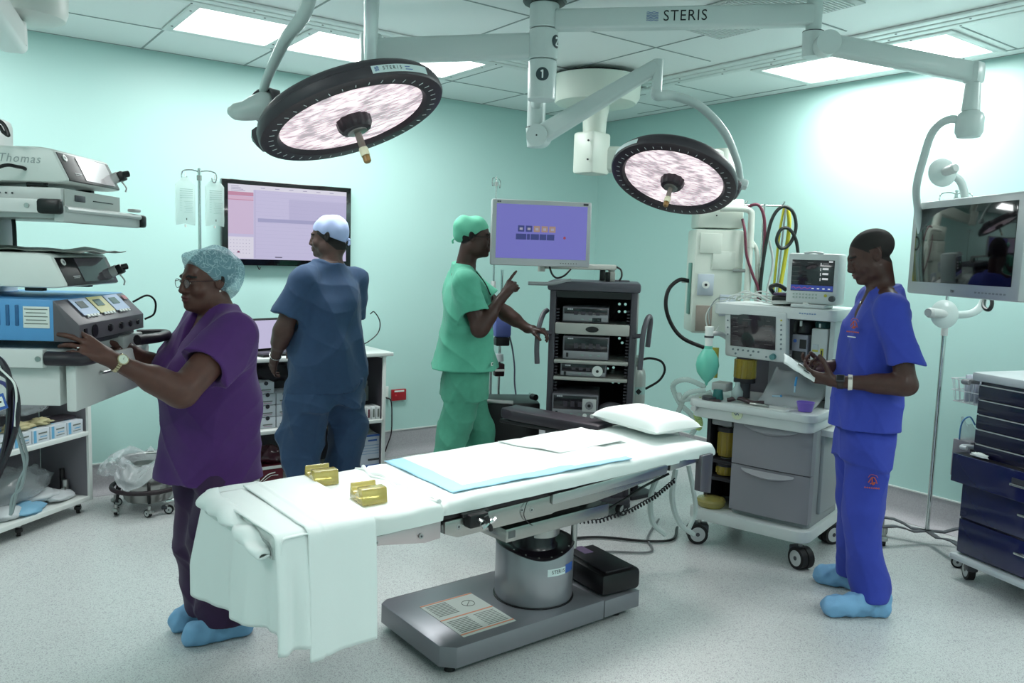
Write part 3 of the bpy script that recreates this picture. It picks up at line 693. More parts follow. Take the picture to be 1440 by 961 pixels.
# --- things lying on the table
def patch(m, u0, u1, v0, v1, z, mat, nu=24, nv=14, amp=.003, seed=0, corner=None):
    def fn(s, t):
        u = u0 + (u1 - u0) * s; v = v0 + (v1 - v0) * t
        if corner: u += corner(s, t)[0]; v += corner(s, t)[1]
        return (u, v, z + mn.noise(Vector((u * 7 + seed, v * 9, 0))) * amp + abs(mn.noise(Vector((u * 17 + seed, v * 5, 4)))) * amp)
    m.grid(fn, nu, nv, mat)
BLUEP = pm('pale_blue_border', '9fd2ea', .6)
pad = MB(); PADW = pm('white_absorbent', 'dfe9e6', .7, bump=(120, .05))
patch(pad, -.63, .30, -.24, .275, .7475, PADW, 46, 26, .004, 2, lambda s, t: (-.03 * (1 - t) + .05 * t * s, -.035 * s * (1 - t)))
kb = pad.mi(BLUEP)
for i in range(46):
    for j in range(26):
        if i < 4 or j < 3 - (i > 30): pad.m[i * 26 + j] = kb
po = pad.build('underpad', None, auto=False); po.matrix_world = TM; tag(po, 'white absorbent underpad with pale blue border on the table', 'underpad')
sm_ = po.modifiers.new('thickness', 'SOLIDIFY'); sm_.thickness = .0025; sm_.offset = 1
# small white towel above the pad
tw = MB(); patch(tw, .06, .52, -.05, .26, .7535, SHEET, 16, 12, .004, 5, lambda s, t: (-.10 * (1 - s) * t, .02 * s)); to = tw.build('folded_towel', None, auto=False); to.matrix_world = TM
tag(to, 'thin white towel lying flat between the blue bordered pad and the pillow', 'towel'); sm_ = to.modifiers.new('thickness', 'SOLIDIFY'); sm_.thickness = .002; sm_.offset = 1
# pillow
def pillow(name, c, lx, ly, h, rot, mat):
    m = MB(Matrix.Translation(c) @ Matrix.Rotation(radians(rot), 4, 'Z')); N = 26; vs = []
    for sgn in (1, -1):
        for i in range(N + 1):
            for j in range(N + 1):
                a = -1 + 2 * i / N; b = -1 + 2 * j / N
                pin = 1 - .10 * (abs(a) ** 2) * (1 - abs(b) ** 2) ; pin2 = 1 - .10 * (abs(b) ** 2) * (1 - abs(a) ** 2)
                x = a * lx / 2 * (1 - .07 * (1 - b * b) * abs(a)); y = b * ly / 2 * (1 - .07 * (1 - a * a) * abs(b))
                f = max(0, (1 - a ** 4)) ** .55 * max(0, (1 - b ** 4)) ** .55
                z = sgn * h / 2 * f * (1 if sgn > 0 else .55) + mn.noise(Vector((x * 12, y * 12, sgn))) * .006 * f
                vs.append((x, y, z))
    n = N + 1; off = n * n; fs = []
    for i in range(N):
        for j in range(N):
            q = (i * n + j, (i + 1) * n + j, (i + 1) * n + j + 1, i * n + j + 1); fs.append(q); fs.append(tuple(off + k for k in reversed(q)))
    m.add(vs, fs, mat, True); return m.build(name, None, auto=False)
pl_ = pillow('pillow', (.76, .07, .80), .31, .48, .125, -6, SHEET); pl_.matrix_world = TM; tag(pl_, 'plump white pillow at the head end of the operating table', 'pillow')
# yellow gel positioners
GEL = pm('amber_gel', 'd2c474', .15, trans=.55, coat=.5, ior=1.3, sss=.0)
def gel(c, rot, label):
    m = MB(); w, h, L = .062, .054, .046; out = [(-w, 0), (w, 0), (w * .86, h)]
    for k in range(9):
        a = pi * k / 8; out.append((.018 + .026 * cos(a), h - .030 * sin(a)))
    out.append((-w * .86, h)); m.prism([(x, z) for x, z in out], -L, L, GEL, 'y', .004)
    o = m.build('gel_positioner'); o.matrix_world = TM @ Matrix.Translation((c[0], c[1], .742)) @ Matrix.Rotation(radians(rot), 4, 'Z'); tag(o, label, 'gel positioner', 'amber gel heel cups'); return o
gel((-.965, .17, 0), 82, 'amber gel heel cup farther from the viewer on the sheet')
gel((-.94, -.125, 0), 82, 'amber gel heel cup nearer the viewer on the sheet, beside the hanging drape')
# --- drapes over the foot end
def cloth(name, fn, nu, nv, label, thick=.004, mat=SHEET2, sub=True):
    m = MB(); m.grid(fn, nu, nv, mat); o = m.build(name, None, auto=False); o.matrix_world = TM
    s_ = o.modifiers.new('thickness', 'SOLIDIFY'); s_.thickness = thick; s_.offset = 1
    tag(o, label, 'drape', 'white drapes over the foot end'); return o
def hang(t, ztop, edge, zbot, r=.03, flare=0., topL=.5):
    """arc-length profile: lies flat, bends over the edge, hangs to zbot. t in 0..1 -> (distance outward from edge, z)"""
    L1 = topL; L2 = pi / 2 * r; L3 = ztop - r - zbot; s = t * (L1 + L2 + L3)
    if s < L1: return (s - L1, ztop)
    if s < L1 + L2:
        a = (s - L1) / r; return (r * sin(a), ztop - r + r * cos(a))
    q = (s - L1 - L2); return (r + flare * (q / max(L3, .01)) ** .8, ztop - r - q)
# big drape falling off the foot end
def fA(s, t):
    d, z = hang(t, .744, 0, .325 + .12 * s ** 1.5, .02, .0, .22)
    v = .30 - .62 * s; hangf = max(0, min(1, (.74 - z) / .3))
    v += hangf * .13 * (1 - s) ** 2
    u = -1.335 - d * .8 - hangf * (.016 * sin(s * 13 + .6) + .006 * sin(s * 31))
    return (u, v, z + .003 * mn.noise(Vector((u * 14, v * 14, 0))))
cloth('foot_drape', fA, 60, 48, 'large white drape spread over the foot end and falling to the left in folds')
# middle layer: hangs off the near long side at the very corner
def fB(s, t):
    d, z = hang(t, .752, 0, .385, .03, .015, .50)
    u = -1.365 + .115 * s; hangf = max(0, min(1, (.75 - z) / .2))
    v = -.285 - d - .012 * hangf * sin(s * 9) 
    return (u + (.02 * (1 - hangf) if s < .5 else 0) * 0, v, z + .002 * mn.noise(Vector((u * 20, v * 10, 2))))
cloth('folded_drape', fB, 14, 60, 'narrow white drape panel hanging at the corner of the foot end')
def fC(s, t):
    d, z = hang(t, .760, 0, .338 + .012 * s, .033, .012, .52)
    u = -1.265 + .235 * s; hangf = max(0, min(1, (.76 - z) / .2))
    v = -.292 - d - .006 * hangf * sin(s * 7 + 1)
    lay = .0
    return (u + .10 * max(0, (v + .28)) * (1 - hangf) * 0 + .05 * max(0, v + .25), v, z + .0025 * mn.noise(Vector((u * 16, v * 8, 5))) + (.003 if .22 < s < .26 else 0))
cloth('folded_drape', fC, 40, 70, 'broad white folded drape strip crossing the table and hanging straight down the near side', .006)
# rumpled roll of linen at the corner
m = MB()
def fD(s, t):
    a = pi * 1.1 * t - .2; u = -1.345 - .035 * sin(a) - .02 * s; v = .26 - .53 * s; r = (.024 + .010 * sin(s * 6 + 1)) * sqrt(max(0, 1 - s ** 8)) * sqrt(max(0, 1 - (1 - s) ** 12)) + .008 * sin(s * 19)
    sag = .07 * max(0, s - .45) ** 1.2 * 2
    return (u - r * .5 * sin(a) + .006 * sin(s * 30 + t * 5), v, .735 - sag * .6 + r * cos(a) - .01 + .004 * sin(s * 25 + t * 8))
m.grid(fD, 50, 14, SHEET2); o = m.build('rumpled_linen', None, auto=False); o.matrix_world = TM; o.modifiers.new('thickness', 'SOLIDIFY').thickness = .006
tag(o, 'rumpled roll of white linen bunched along the foot end edge', 'linen')
# black battery pack on the base
m = MB(); m.box((-2.55, -2.96, .17), (.22, .34, .10), BLACK, .022, rot=(0, 0, -4)); m.box((-2.55, -2.96, .222), (.16, .3, .012), pm('black_moulding', '1a151b', .5), .004, rot=(0, 0, -4)); m.box((-2.55, -2.85, .229), (.05, .09, .002), pm('grey_violet_label', '6c5a78', .5), rot=(0, 0, -4))
o = m.build('battery_pack'); tag(o, 'black plastic battery case resting on the right end of the silver table base', 'battery case')
# ================================================================ anaesthesia machine
AN = empty('anaesthesia_machine', (-1.41, -2.91, 0), -74.6, 'white and grey anaesthesia machine with two drawers beside the head of the table', 'anaesthesia machine')
AM = Matrix.Translation((-1.41, -2.91, 0)) @ Matrix.Rotation(radians(-74.6), 4, 'Z')
APL = pm('machine_white', 'c8cecd', .36, coat=.1); AGR = pm('drawer_grey', '86858c', .42, bump=(200, .01)); AGD = pm('side_grey', '8f9496', .42)
m = MB(); m.prism(rrect(-.34, .345, -.06, .62, .07), .15, .215, APL, bev=.02); m.build('base_plinth', AN)
def caster(parent, x, y, r=.05, ang=0., fork=DARKGREY, face=LIGHTGREY, w=.032, top=.1, twin=False, name='castor'):
    M = Matrix.Translation((x, y, 0)) @ Matrix.Rotation(radians(ang), 4, 'Z')
    f = MB(M); 
    f.box((.012, 0, r + r * .55), (r * 1.3, w + .018, r * .9), fork, .008); f.cyl((.0, 0, r * 1.5), (0, 0, top), .011, STEEL, seg=12); c = f.build(name, parent)
    wv = MB(M)
    for s_ in ((-1, 1) if twin else (0,)):
        o = s_ * w * .42; ww = w * .36 if twin else w / 2
        wv.cyl((-.012, o - ww, r), (-.012, o + ww, r), r, RUBBER, seg=28); 
        for q in (-1, 1): wv.cyl((-.012, o + q * ww, r), (-.012, o + q * (ww + .0015), r), r * .72, face, seg=24); wv.cyl((-.012, o + q * (ww + .0015), r), (-.012, o + q * (ww + .003), r), r * .2, DARKGREY, seg=12)
    wv.build('wheel', c); return c
for (x, y, a) in ((-.28, .0, 35), (.29, .02, 150), (.29, .54, 60), (-.28, .54, 100)):
    caster(AN, x, y, .058, a, face=pm('castor_disc', 'b9bcbd', .4), w=.05, top=.16, twin=True)
# lower cabinet with a bay for canisters at the left
m = MB(); m.prism(rrect(-.11, .325, .012, .5, .03), .215, .76, AGD, bev=.006); m.build('cabinet_body', AN)
for (z0, z1) in ((.505, .742), (.245, .500)):
    m = MB(); N = 24; vs = []
    for z in (z0, z1):
        for i in range(N + 1):
            x = -.105 + .43 * i / N; e = (i / N); vs.append((x, -.012 - .012 * sin(pi * e) + (.04 * max(0, e - .9) * 5 * (e - .9) * 2), z))
    n = N + 1; fs = [(i, i + 1, n + i + 1, n + i) for i in range(N)]
    m.add(vs, fs, AGR, True); m.box((.11, .0, z1 - .0005), (.43, .03, .001), AGR); m.box((.11, .0, z0 + .0005), (.43, .03, .001), AGR); m.box((.3255, .02, (z0 + z1) / 2), (.001, .06, z1 - z0), AGR); m.box((-.1055, .01, (z0 + z1) / 2), (.001, .04, z1 - z0), AGR)
    d = m.build('drawer', AN)
    h = MB(); vs = []
    for i in range(N + 1):
        t = i / N; x = -.04 + .29 * t; s_ = sin(pi * t) ** .7
        vs += [(x, -.022 - .004 - .012 * sin(pi * (x + .105) / .43), z1 - .008), (x, -.028 - .026 * s_ - .004, z1 - .018 - .02 * s_), (x, -.024 - .012 * sin(pi * (x + .105) / .43), z1 - .012 - .040 * s_)]
    fs = []
    for i in range(N):
        for k in range(2): fs.append((3 * i + k, 3 * i + 3 + k, 3 * i + 4 + k, 3 * i + k + 1))
    h.add(vs, [tuple(reversed(f)) for f in fs], pm('handle_grey', '9b9ba0', .4), True); h.build('drawer_handle', d)
# canister bay
m = MB(); m.box((-.19, .3, .49), (.16, .02, .55), BLACK); m.box((-.28, .18, .49), (.02, .25, .55), CHARCOAL); m.build('canister_bay', AN)
YEL = pm('amber_clear_plastic', 'b39c40', .1, trans=.45, coat=.5, ior=1.2)
def canister(x, y, z0, z1, r, label):
    c = MB(AM); c.lathe([(.001, z0), (r * .93, z0), (r * .97, z0 + .01), (r, z1 - .02), (r * .98, z1)], YEL, 36, Matrix.Translation((x, y, 0)))
    for k in range(10):
        a = 2 * pi * k / 10; c.tube([(x + r * 1.0 * cos(a), y + r * sin(a), z0 + .01), (x + r * cos(a), y + r * sin(a), z1 - .01)], .003, YEL, 6, 1)
    o = c.build('absorber_canister')
    l = MB(AM); l.cyl((x, y, z1), (x, y, z1 + .025), r * 1.1, CHARCOAL, seg=32); l.cyl((x, y, z1 + .025), (x, y, z1 + .045), r * .6, LIGHTGREY, seg=24); l.build('canister_lid', o)
    return tag(o, label, 'canister', 'amber absorber canisters')
canister(-.185, .10, .51, .65, .052, 'amber clear canister with dark lid in the bay left of the grey drawers')
canister(-.185, .10, .40, .452, .052, 'short amber canister lower in the bay left of the grey drawers')
m = MB(); m.box((-.19, .1, .72), (.12, .16, .06), pm('steel_grey_panel', '8c8f93', .35, .4), .008); m.box((-.19, .1, .485), (.14, .16, .02), CHARCOAL, .004); m.box((-.19, .1, .385), (.14, .16, .02), CHARCOAL, .004); m.build('canister_bracket', AN)
# worktop tray with bull-nose
m = MB(); m.prism(rrect(-.33, .34, -.09, .40, .05), .742, .815, APL, bev=.018); m.prism(rrect(-.345, .36, -.115, .42, .06), .800, .842, APL, bev=.014); wt = m.build('worktop', AN)
m = MB(); m.cyl((-.055, -.093, .792), (-.055, -.1005, .792), .03, pm('oval_badge', 'c7cfae', .4), seg=28); bd = m.build('badge', wt)
m = MB(); m.tube([(-.068, -.1035, .797), (-.058, -.1045, .787), (-.052, -.1045, .799), (-.043, -.1035, .788)], .0022, pm('badge_print', '5c6f8a', .5), 5, 3); m.build('badge_mark', bd)
m = MB(); m.cyl((-.30, -.10, .79), (-.30, -.12, .79), .016, LIGHTGREY, seg=18); m.build('key_switch', AN)
# side extension with lower step at right
m = MB(); m.prism(rrect(.30, .40, .12, .6, .03), .70, .735, APL, bev=.008); m.box((.33, .35, .5), (.03, .44, .46), AGD, .01); m.build('side_shelf', AN)
# upper tower: back panel, side panels, top shelf
m = MB(); m.box((.03, .48, 1.08), (.64, .05, .56), pm('tower_back_grey', '54525a', .5)); m.box((.335, .32, 1.08), (.025, .34, .56), pm('tower_side', 'b9c2c1', .4)); m.box((.20, .47, .9), (.26, .06, .12), AGD, .01); m.build('tower', AN)
m = MB(); m.prism(rrect(-.30, .37, .06, .52, .04), 1.312, 1.372, APL, bev=.014); ts = m.build('top_shelf', AN)
Tt = frame((.17, .0585, 1.345), (1, 0, 0), (0, 0, 1)); lt_ = MB(); 
for k in range(7): lt_.box((.19 + .013 * k, .0592, 1.346 - .001 * (k % 2)), (.009, .001, .007), pm('blue_grey_print', '6f87a8', .5))
lt_.build('shelf_lettering', ts)
# ventilator display on the left
VM = Matrix.Translation((-.055, .085, 1.21)) @ Matrix.Rotation(radians(8), 4, 'X') @ Matrix.Rotation(radians(-3), 4, 'Z')
m = MB(VM); m.box((0, .02, 0), (.36, .06, .28), APL, .016); vd = m.build('ventilator_display', AN)
m = MB(VM); m.box((-.01, -.0115, .02), (.262, .004, .185), pm('dim_screen', '2a262c', .12, emit='2a262c', es=.35, coat=.4), .002); scn = m.build('screen', vd)
m = MB(VM); ln = pm('screen_faint_line', '6d6f70', .5, emit='6d6f70', es=.4)
for k in range(6): m.box((-.11, -.0142, .09 - .026 * k), (.03, .0006, .0015), ln); m.box((.08, -.0142, .085 - .026 * k), (.02 + .012 * (k % 3), .0006, .002), ln)
m.box((-.04, -.0142, .085), (.05, .0006, .002), ln); m.build('screen_readout', scn)
KEYG = pm('grey_key', '6d7a80', .5); KEYT = pm('teal_knob', '4b7f80', .4); KEYY = pm('yellow_key', 'b8b23c', .4)
m = MB(VM)
for k in range(6): m.cyl((-.125 + .03 * k, -.010, -.092), (-.125 + .03 * k, -.0145, -.092), .0055, KEYG, seg=12)
for x in (-.11, -.02, .07): m.cyl((x, -.010, -.115), (x, -.0145, -.115), .0055, KEYG, seg=12)
for k in range(7): m.cyl((.152, -.010, .095 - .026 * k), (.152, -.0145, .095 - .026 * k), .005, KEYY if k == 0 else KEYG, seg=12)
for k in range(4): m.cyl((-.157, -.010, .11 - .04 * k), (-.157, -.0145, .11 - .04 * k), .0045, KEYG, seg=12)
m.build('keys', vd)
m = MB(VM); m.cyl((.11, -.010, -.108), (.11, -.03, -.108), .017, KEYT, .015, 24); m.build('dial', vd)
# patient monitor on the top shelf
PMo = empty('patient_monitor', AM @ Vector((.215, .16, 1.372)), -74.6, 'white patient monitor with dark waveform screen on top of the anaesthesia machine', 'patient monitor')
m = MB(); m.box((0, .04, .155), (.27, .14, .27), APL, .016); m.box((.0, .0, .011), (.18, .14, .02), APL, .006); m.tube([(-.05, -.02, .29), (0, -.025, .295), (.05, -.02, .29)], .006, APL, 8, 4); m.box((-.02, -.033, .018), (.03, .02, .022), WHITE, .004); m.build('casing', PMo)
m = MB(); m.box((0.003, -.031, .172), (.222, .004, .165), pm('monitor_screen_dark', '1a1520', .12, emit='1c1622', es=.3, coat=.4), .002); sc2 = m.build('screen', PMo)
m = MB(); m.box((0.003, -.0335, .107), (.22, .001, .028), pm('screen_blue_bar', '2b3c8c', .3, emit='3247a0', es=.7)); m.build('screen_bar', sc2)
m = MB(); red = pm('trace_red', 'b04a5a', .4, emit='c05068', es=.8); wht = pm('trace_white', 'd7dfe2', .4, emit='d7dfe2', es=.8); gy = pm('trace_grey', '6e7274', .4, emit='6e7274', es=.5)
m.tube([(-.10 + .01 * k, -.0345, .106 + .005 * sin(k * 2.1)) for k in range(11)], .0012, red, 5, 1)
for k in range(4): m.box((.07, -.0342, .235 - .026 * k), (.03, .0006, .010), wht if k else gy); m.box((.045, -.0342, .232 - .026 * k), (.004, .0006, .016), wht)
m.box((.095, -.0342, .247), (.02, .0006, .008), wht)
for k in range(5): m.box((-.085, -.0342, .24 - .024 * k), (.04, .0006, .0012), gy)
m.box((-.01, -.0342, .24), (.03, .0006, .002), gy); m.box((-.01, -.0342, .13), (.02, .0006, .002), gy); 
for k in range(4): m.box((.01 + .028 * k, -.0345, .105), (.012, .0006, .006), wht)
m.build('screen_readout', sc2)
m = MB()
for k in range(8): m.cyl((-.09 + .017 * k, -.030, .055), (-.09 + .017 * k, -.034, .055), .0045, pm('pale_key', '9fb0a6', .5), seg=10); m.cyl((-.09 + .017 * k, -.030, .072), (-.09 + .017 * k, -.034, .072), .0045, pm('pale_key', '9fb0a6', .5), seg=10)
m.cyl((.078, -.03, .07), (.078, -.034, .07), .008, KEYY, seg=12); m.build('keys', PMo)
m = MB(); m.cyl((.113, -.030, .055), (.113, -.05, .055), .016, DARKGREY, .0145, 24); m.build('dial', PMo)
# vaporisers beside the display
V1 = MB(AM); V1.box((.165, .22, 1.145), (.085, .12, .16), pm('vaporiser_grey', '8a8c96', .4), .006); o = V1.build('vaporizer'); tag(o, 'grey vaporiser block with black cap next to the ventilator display', 'vaporiser', 'vaporisers on the anaesthesia machine')
k = MB(AM); k.lathe([(.04, 1.225), (.056, 1.235), (.056, 1.27), (.048, 1.295), (.001, 1.30)], BLACK, 36, Matrix.Translation((.165, .22, 0))); k.box((.165, .162, 1.285), (.012, .012, .03), WHITE, .003); k.build('dial_cap', o)
k = MB(AM); k.box((.183, .1585, 1.175), (.035, .003, .05), BLACK); k.box((.165, .1585, 1.105), (.07, .003, .06), BLACK); k.cyl((.140, .161, 1.19), (.140, .157, 1.19), .009, LOGO, seg=20); k.build('window', o)
V2 = MB(AM); V2.box((.268, .22, 1.165), (.088, .12, .20), pm('vaporiser_white', 'c4cac8', .35), .008); o = V2.build('vaporizer'); tag(o, 'white vaporiser with dark green cap and yellow labels behind the man holding the packet', 'vaporiser', 'vaporisers on the anaesthesia machine')
k = MB(AM); k.lathe([(.04, 1.265), (.045, 1.27), (.045, 1.29), (.038, 1.3), (.001, 1.302)], pm('dark_green_cap', '1f4a48', .35), 36, Matrix.Translation((.268, .22, 0))); k.box((.262, .175, 1.28), (.01, .01, .022), WHITE, .002); k.build('dial_cap', o)
k = MB(AM); k.box((.25, .1585, 1.165), (.03, .002, .03), pm('silver_plate', 'a8adb4', .3, .6)); k.box((.25, .158, 1.146), (.03, .002, .010), KEYY); k.box((.285, .158, 1.135), (.017, .002, .05), KEYY); k.box((.285, .1572, 1.135), (.007, .001, .03), INK); k.build('label', o)
# breathing system on the left: green bag, bellows, tubing
BAG = pm('green_bag_rubber', '63b9a4', .4, sss=.0)
m = MB(AM); m.lathe([(.001, .925), (.006, .93), (.010, .945), (.03, .965), (.055, 1.0), (.063, 1.04), (.056, 1.08), (.036, 1.115), (.022, 1.13), (.021, 1.145)], BAG, 40, Matrix.Translation((-.235, -.11, 0))); o = m.build('breathing_bag'); tag(o, 'pale green rubber breathing bag hanging in front of the machine display', 'breathing bag')
m = MB(AM); m.cyl((-.235, -.11, 1.14), (-.235, -.11, 1.235), .02, WHITE, .023, 20); m.cyl((-.235, -.11, 1.19), (-.235, -.11, 1.2), .026, DARKGREY, seg=20); m.cyl((-.235, -.11, 1.235), (-.235, -.11, 1.25), .024, WHITE, seg=20); m.build('bag_mount', o)
m = MB(); m.tube([(-.235, -.11, 1.21), (-.24, .05, 1.2), (-.24, .2, 1.15)], .014, LIGHTGREY, 10, 5); m.cyl((-.235, -.06, .842), (-.235, -.06, .86), .04, DARKGREY, seg=24); m.build('bag_arm', AN)
m = MB(); m.lathe([(.001, .955), (.058, .955), (.058, 1.06), (.05, 1.065), (.001, 1.065)], YEL, 36, Matrix.Translation((-.13, .16, 0)))
for k_ in range(12):
    a = 2 * pi * k_ / 12; m.tube([(-.13 + .059 * cos(a), .16 + .059 * sin(a), .958), (-.13 + .059 * cos(a), .16 + .059 * sin(a), 1.06)], .003, YEL, 6, 1)
m.cyl((-.13, .16, .93), (-.13, .16, .955), .06, CHARCOAL, seg=30); m.cyl((-.13, .16, 1.065), (-.13, .16, 1.08), .05, DARKGREY, seg=30); m.cyl((-.13, .16, .842), (-.13, .16, .93), .035, DARKGREY, seg=24); m.build('bellows_canister', AN)
m = MB(); m.box((-.235, .1, .90), (.09, .1, .05), LIGHTGREY, .01); m.lathe([(.03, .845), (.032, .85), (.024, .9), (.001, .9)], pm('teal_valve', '2c6a68', .4), 24, Matrix.Translation((-.20, -.03, 0))); m.cyl((-.27, .06, .95), (-.27, .06, 1.12), .02, pm('yellow_green_tube', 'a9a040', .3)); m.build('breathing_manifold', AN)
m = MB(); m.box((.10, .395, 1.0), (.36, .02, .22), pm('steel_back_panel', '8d8f96', .35, .4)); m.box((.03, .384, 1.085), (.20, .004, .006), WHITE); 
for k_ in range(9): m.cyl((-.05 + .022 * k_, .38, 1.08), (-.05 + .022 * k_, .376, 1.08), .004, WHITE, seg=10)
m.build('gas_panel', AN)
m = MB(); m.cyl((-.02, .385, .90), (-.02, .385, 1.0), .010, pm('red_flow_tube', '8a3848', .4)); m.build('flow_tube', AN)
# corrugated clear tubing hanging at the left
TUBE = pm('clear_corrugated', 'c4d3ce', .25, alpha=.6)
def corr(pts, r, mat, name='breathing_tube'):
    m = MB(); P = [Vector(p) for p in pts]; n = 14
    Q = [P[0] * 2 - P[1]] + P + [P[-1] * 2 - P[-2]]; path = []
    for i in range(1, len(Q) - 2):
        for k in range(n):
            t = k / n; a, b, c, d = Q[i - 1:i + 3]; path.append(.5 * ((2 * b) + (c - a) * t + (2 * a - 5 * b + 4 * c - d) * t * t + (3 * b - a - 3 * c + d) * t ** 3))
    m.tube(path, r, mat, 12, 1, rad=[r * (1 + .14 * (i % 2)) for i in range(len(path))]); return m.build(name, AN)
corr([(-.29, .0, .90), (-.40, -.02, .93), (-.50, .02, .88), (-.47, .05, .78), (-.40, .06, .72), (-.36, .05, .66), (-.38, .04, .60)], .014, TUBE)
corr([(-.27, -.04, .89), (-.36, -.08, .86), (-.43, -.02, .76), (-.47, .0, .66), (-.44, .02, .56)], .013, TUBE)
corr([(-.26, .02, .87), (-.33, -.02, .84), (-.40, -.06, .82), (-.46, .02, .83)], .015, TUBE)
corr([(-.29, -.03, .84), (-.31, -.05, .76), (-.30, -.03, .70), (-.32, .0, .66)], .018, pm('lime_corrugated', 'b7cf7a', .3, alpha=.75))
# yellow amber dish at the base
m = MB(AM); m.lathe([(.001, .216), (.07, .217), (.08, .23), (.083, .25), (.075, .262), (.045, .27), (.001, .272)], GEL, 44, Matrix.Translation((-.235, .04, 0))); o = m.build('gel_head_ring'); tag(o, 'round amber gel cushion lying on the left end of the machine base', 'gel cushion')
# things on the worktop
m = MB(AM)
def bag_fn(s, t):
    x = -.01 + .31 * s; y = .02 + .30 * t; return (x, y, .848 + .17 * t ** 1.6 * (1 - .35 * s) + .02 * mn.noise(Vector((x * 13, y * 13, 1))))
m.grid(bag_fn, 24, 20, pm('clear_polythene', 'cfd6d8', .2, alpha=.55, coat=.6)); o = m.build('polythene_bag', None, auto=False); o.modifiers.new('thickness', 'SOLIDIFY').thickness = .004; tag(o, 'clear crumpled polythene wrap propped on the machine worktop', 'polythene wrap')
m = MB(AM)
def pap(s, t): return (-.09 + .30 * s + .05 * t, -.10 + .12 * t, .8435 + .004 * mn.noise(Vector((s * 4, t * 4, 1))))
m.grid(pap, 10, 6, WHITE); o = m.build('paper_sheet', None, auto=False); o.modifiers.new('thickness', 'SOLIDIFY').thickness = .0012; tag(o, 'white paper sheet lying on the front of the machine worktop', 'paper')
m = MB(AM); m.lathe([(.001, .845), (.034, .845), (.045, .89), (.047, .893), (.044, .893), (.033, .850), (.001, .850)], pm('violet_plastic', '7a5fc0', .35), 40, Matrix.Translation((.275, -.01, 0))); o = m.build('plastic_bowl'); tag(o, 'small violet plastic bowl on the right end of the machine worktop', 'bowl')
m = MB(AM); m.tube([(-.14, -.04, .85), (-.08, -.02, .865), (.0, -.04, .855), (.06, -.02, .86)], .012, pm('dark_maroon_handle', '3a2028', .3, coat=.4), 10, 5); m.tube([(.0, -.06, .852), (.05, -.07, .856), (.10, -.055, .852)], .007, STEEL, 8, 4); o = m.build('laryngoscope'); tag(o, 'dark shiny laryngoscope lying across the middle of the machine worktop', 'laryngoscope')
m = MB(AM); m.tube([(-.22, -.09, .846), (-.19, -.1, .847), (-.16, -.085, .847), (-.18, -.065, .847), (-.22, -.09, .846)], .005, pm('dark_maroon_handle', '3a2028', .3), 8, 5); o = m.build('loop_strap'); tag(o, 'thin dark loop lying at the left front corner of the machine worktop', 'strap')
m = MB(AM); m.lathe([(.018, .845), (.03, .86), (.032, .90), (.015, .93), (.012, .95)], pm('clear_mask_plastic', 'b9c9c8', .15, alpha=.5, coat=.5), 24, Matrix.Translation((-.10, -.005, 0))); o = m.build('face_mask'); tag(o, 'clear plastic face mask standing beside the dark laryngoscope', 'face mask')
for i, (x, y, z) in enumerate(((.17, .12, .95), (.12, .05, .895))):
    m = MB(AM); m.cyl((x, y, z), (x + .005, y, z + .05 if i == 0 else z + .004), .006, pm('blue_cap', '3f8fc4', .4), seg=12); m.cyl((x + (0 if i == 0 else .0), y, z), (x - (.0 if i == 0 else .045), y, z - (.035 if i == 0 else .004)), .0045, pm('clear_syringe', 'a5c4d4', .2), seg=10)
    o = m.build('syringe'); tag(o, ('syringe with blue cap standing upright against the polythene wrap', 'syringe with blue cap lying on the polythene wrap')[i], 'syringe', 'blue capped syringes')
# tangle of leads on the top shelf
LEAD = pm('pale_lead', 'c7cdc9', .4)
random.seed(3)
m = MB(AM)
for k in range(7):
    x0 = -.28 + .02 * k
    m.tube([(x0, .16 + .02 * k, 1.38 + .004 * k), (x0 + .08, .13 + .02 * k, 1.42 + .012 * (k % 3)), (x0 + .18, .18 + .01 * k, 1.40 + .02 * (k % 2)), (x0 + .27, .14 + .02 * k, 1.385 + .006 * k), (.12 + .004 * k, .2, 1.39 + .006 * k)], .0042, LEAD, 6, 7)
o = m.build('monitor_leads'); tag(o, 'tangled pale monitor leads lying on the top shelf beside the patient monitor', 'cable')
m = MB(AM)
m.tube([(-.24, .10, 1.39), (-.30, .08, 1.37), (-.335, .06, 1.31), (-.33, .06, 1.24), (-.29, .06, 1.20), (-.26, .07, 1.24)], .004, LEAD, 6, 7)
m.tube([(-.20, .12, 1.40), (-.27, .06, 1.40), (-.32, .06, 1.33), (-.31, .05, 1.25)], .0035, HOSEG, 6, 7)
o = m.build('monitor_leads'); tag(o, 'thin pale leads looping down off the left end of the top shelf', 'cable')
m = MB(AM); m.box((.05, .26, 1.40), (.13, .15, .05), BLACK, .008); m.box((.05, .25, 1.435), (.12, .12, .015), pm('dark_violet_case', '3e2f4a', .4), .004); m.tube([(-.02, .24, 1.43), (-.03, .2, 1.47), (.02, .18, 1.485), (.06, .2, 1.46)], .012, BLACK, 8, 5); o = m.build('cuff_module'); tag(o, 'black module with violet lid and coiled cuff behind the leads on the top shelf', 'module')
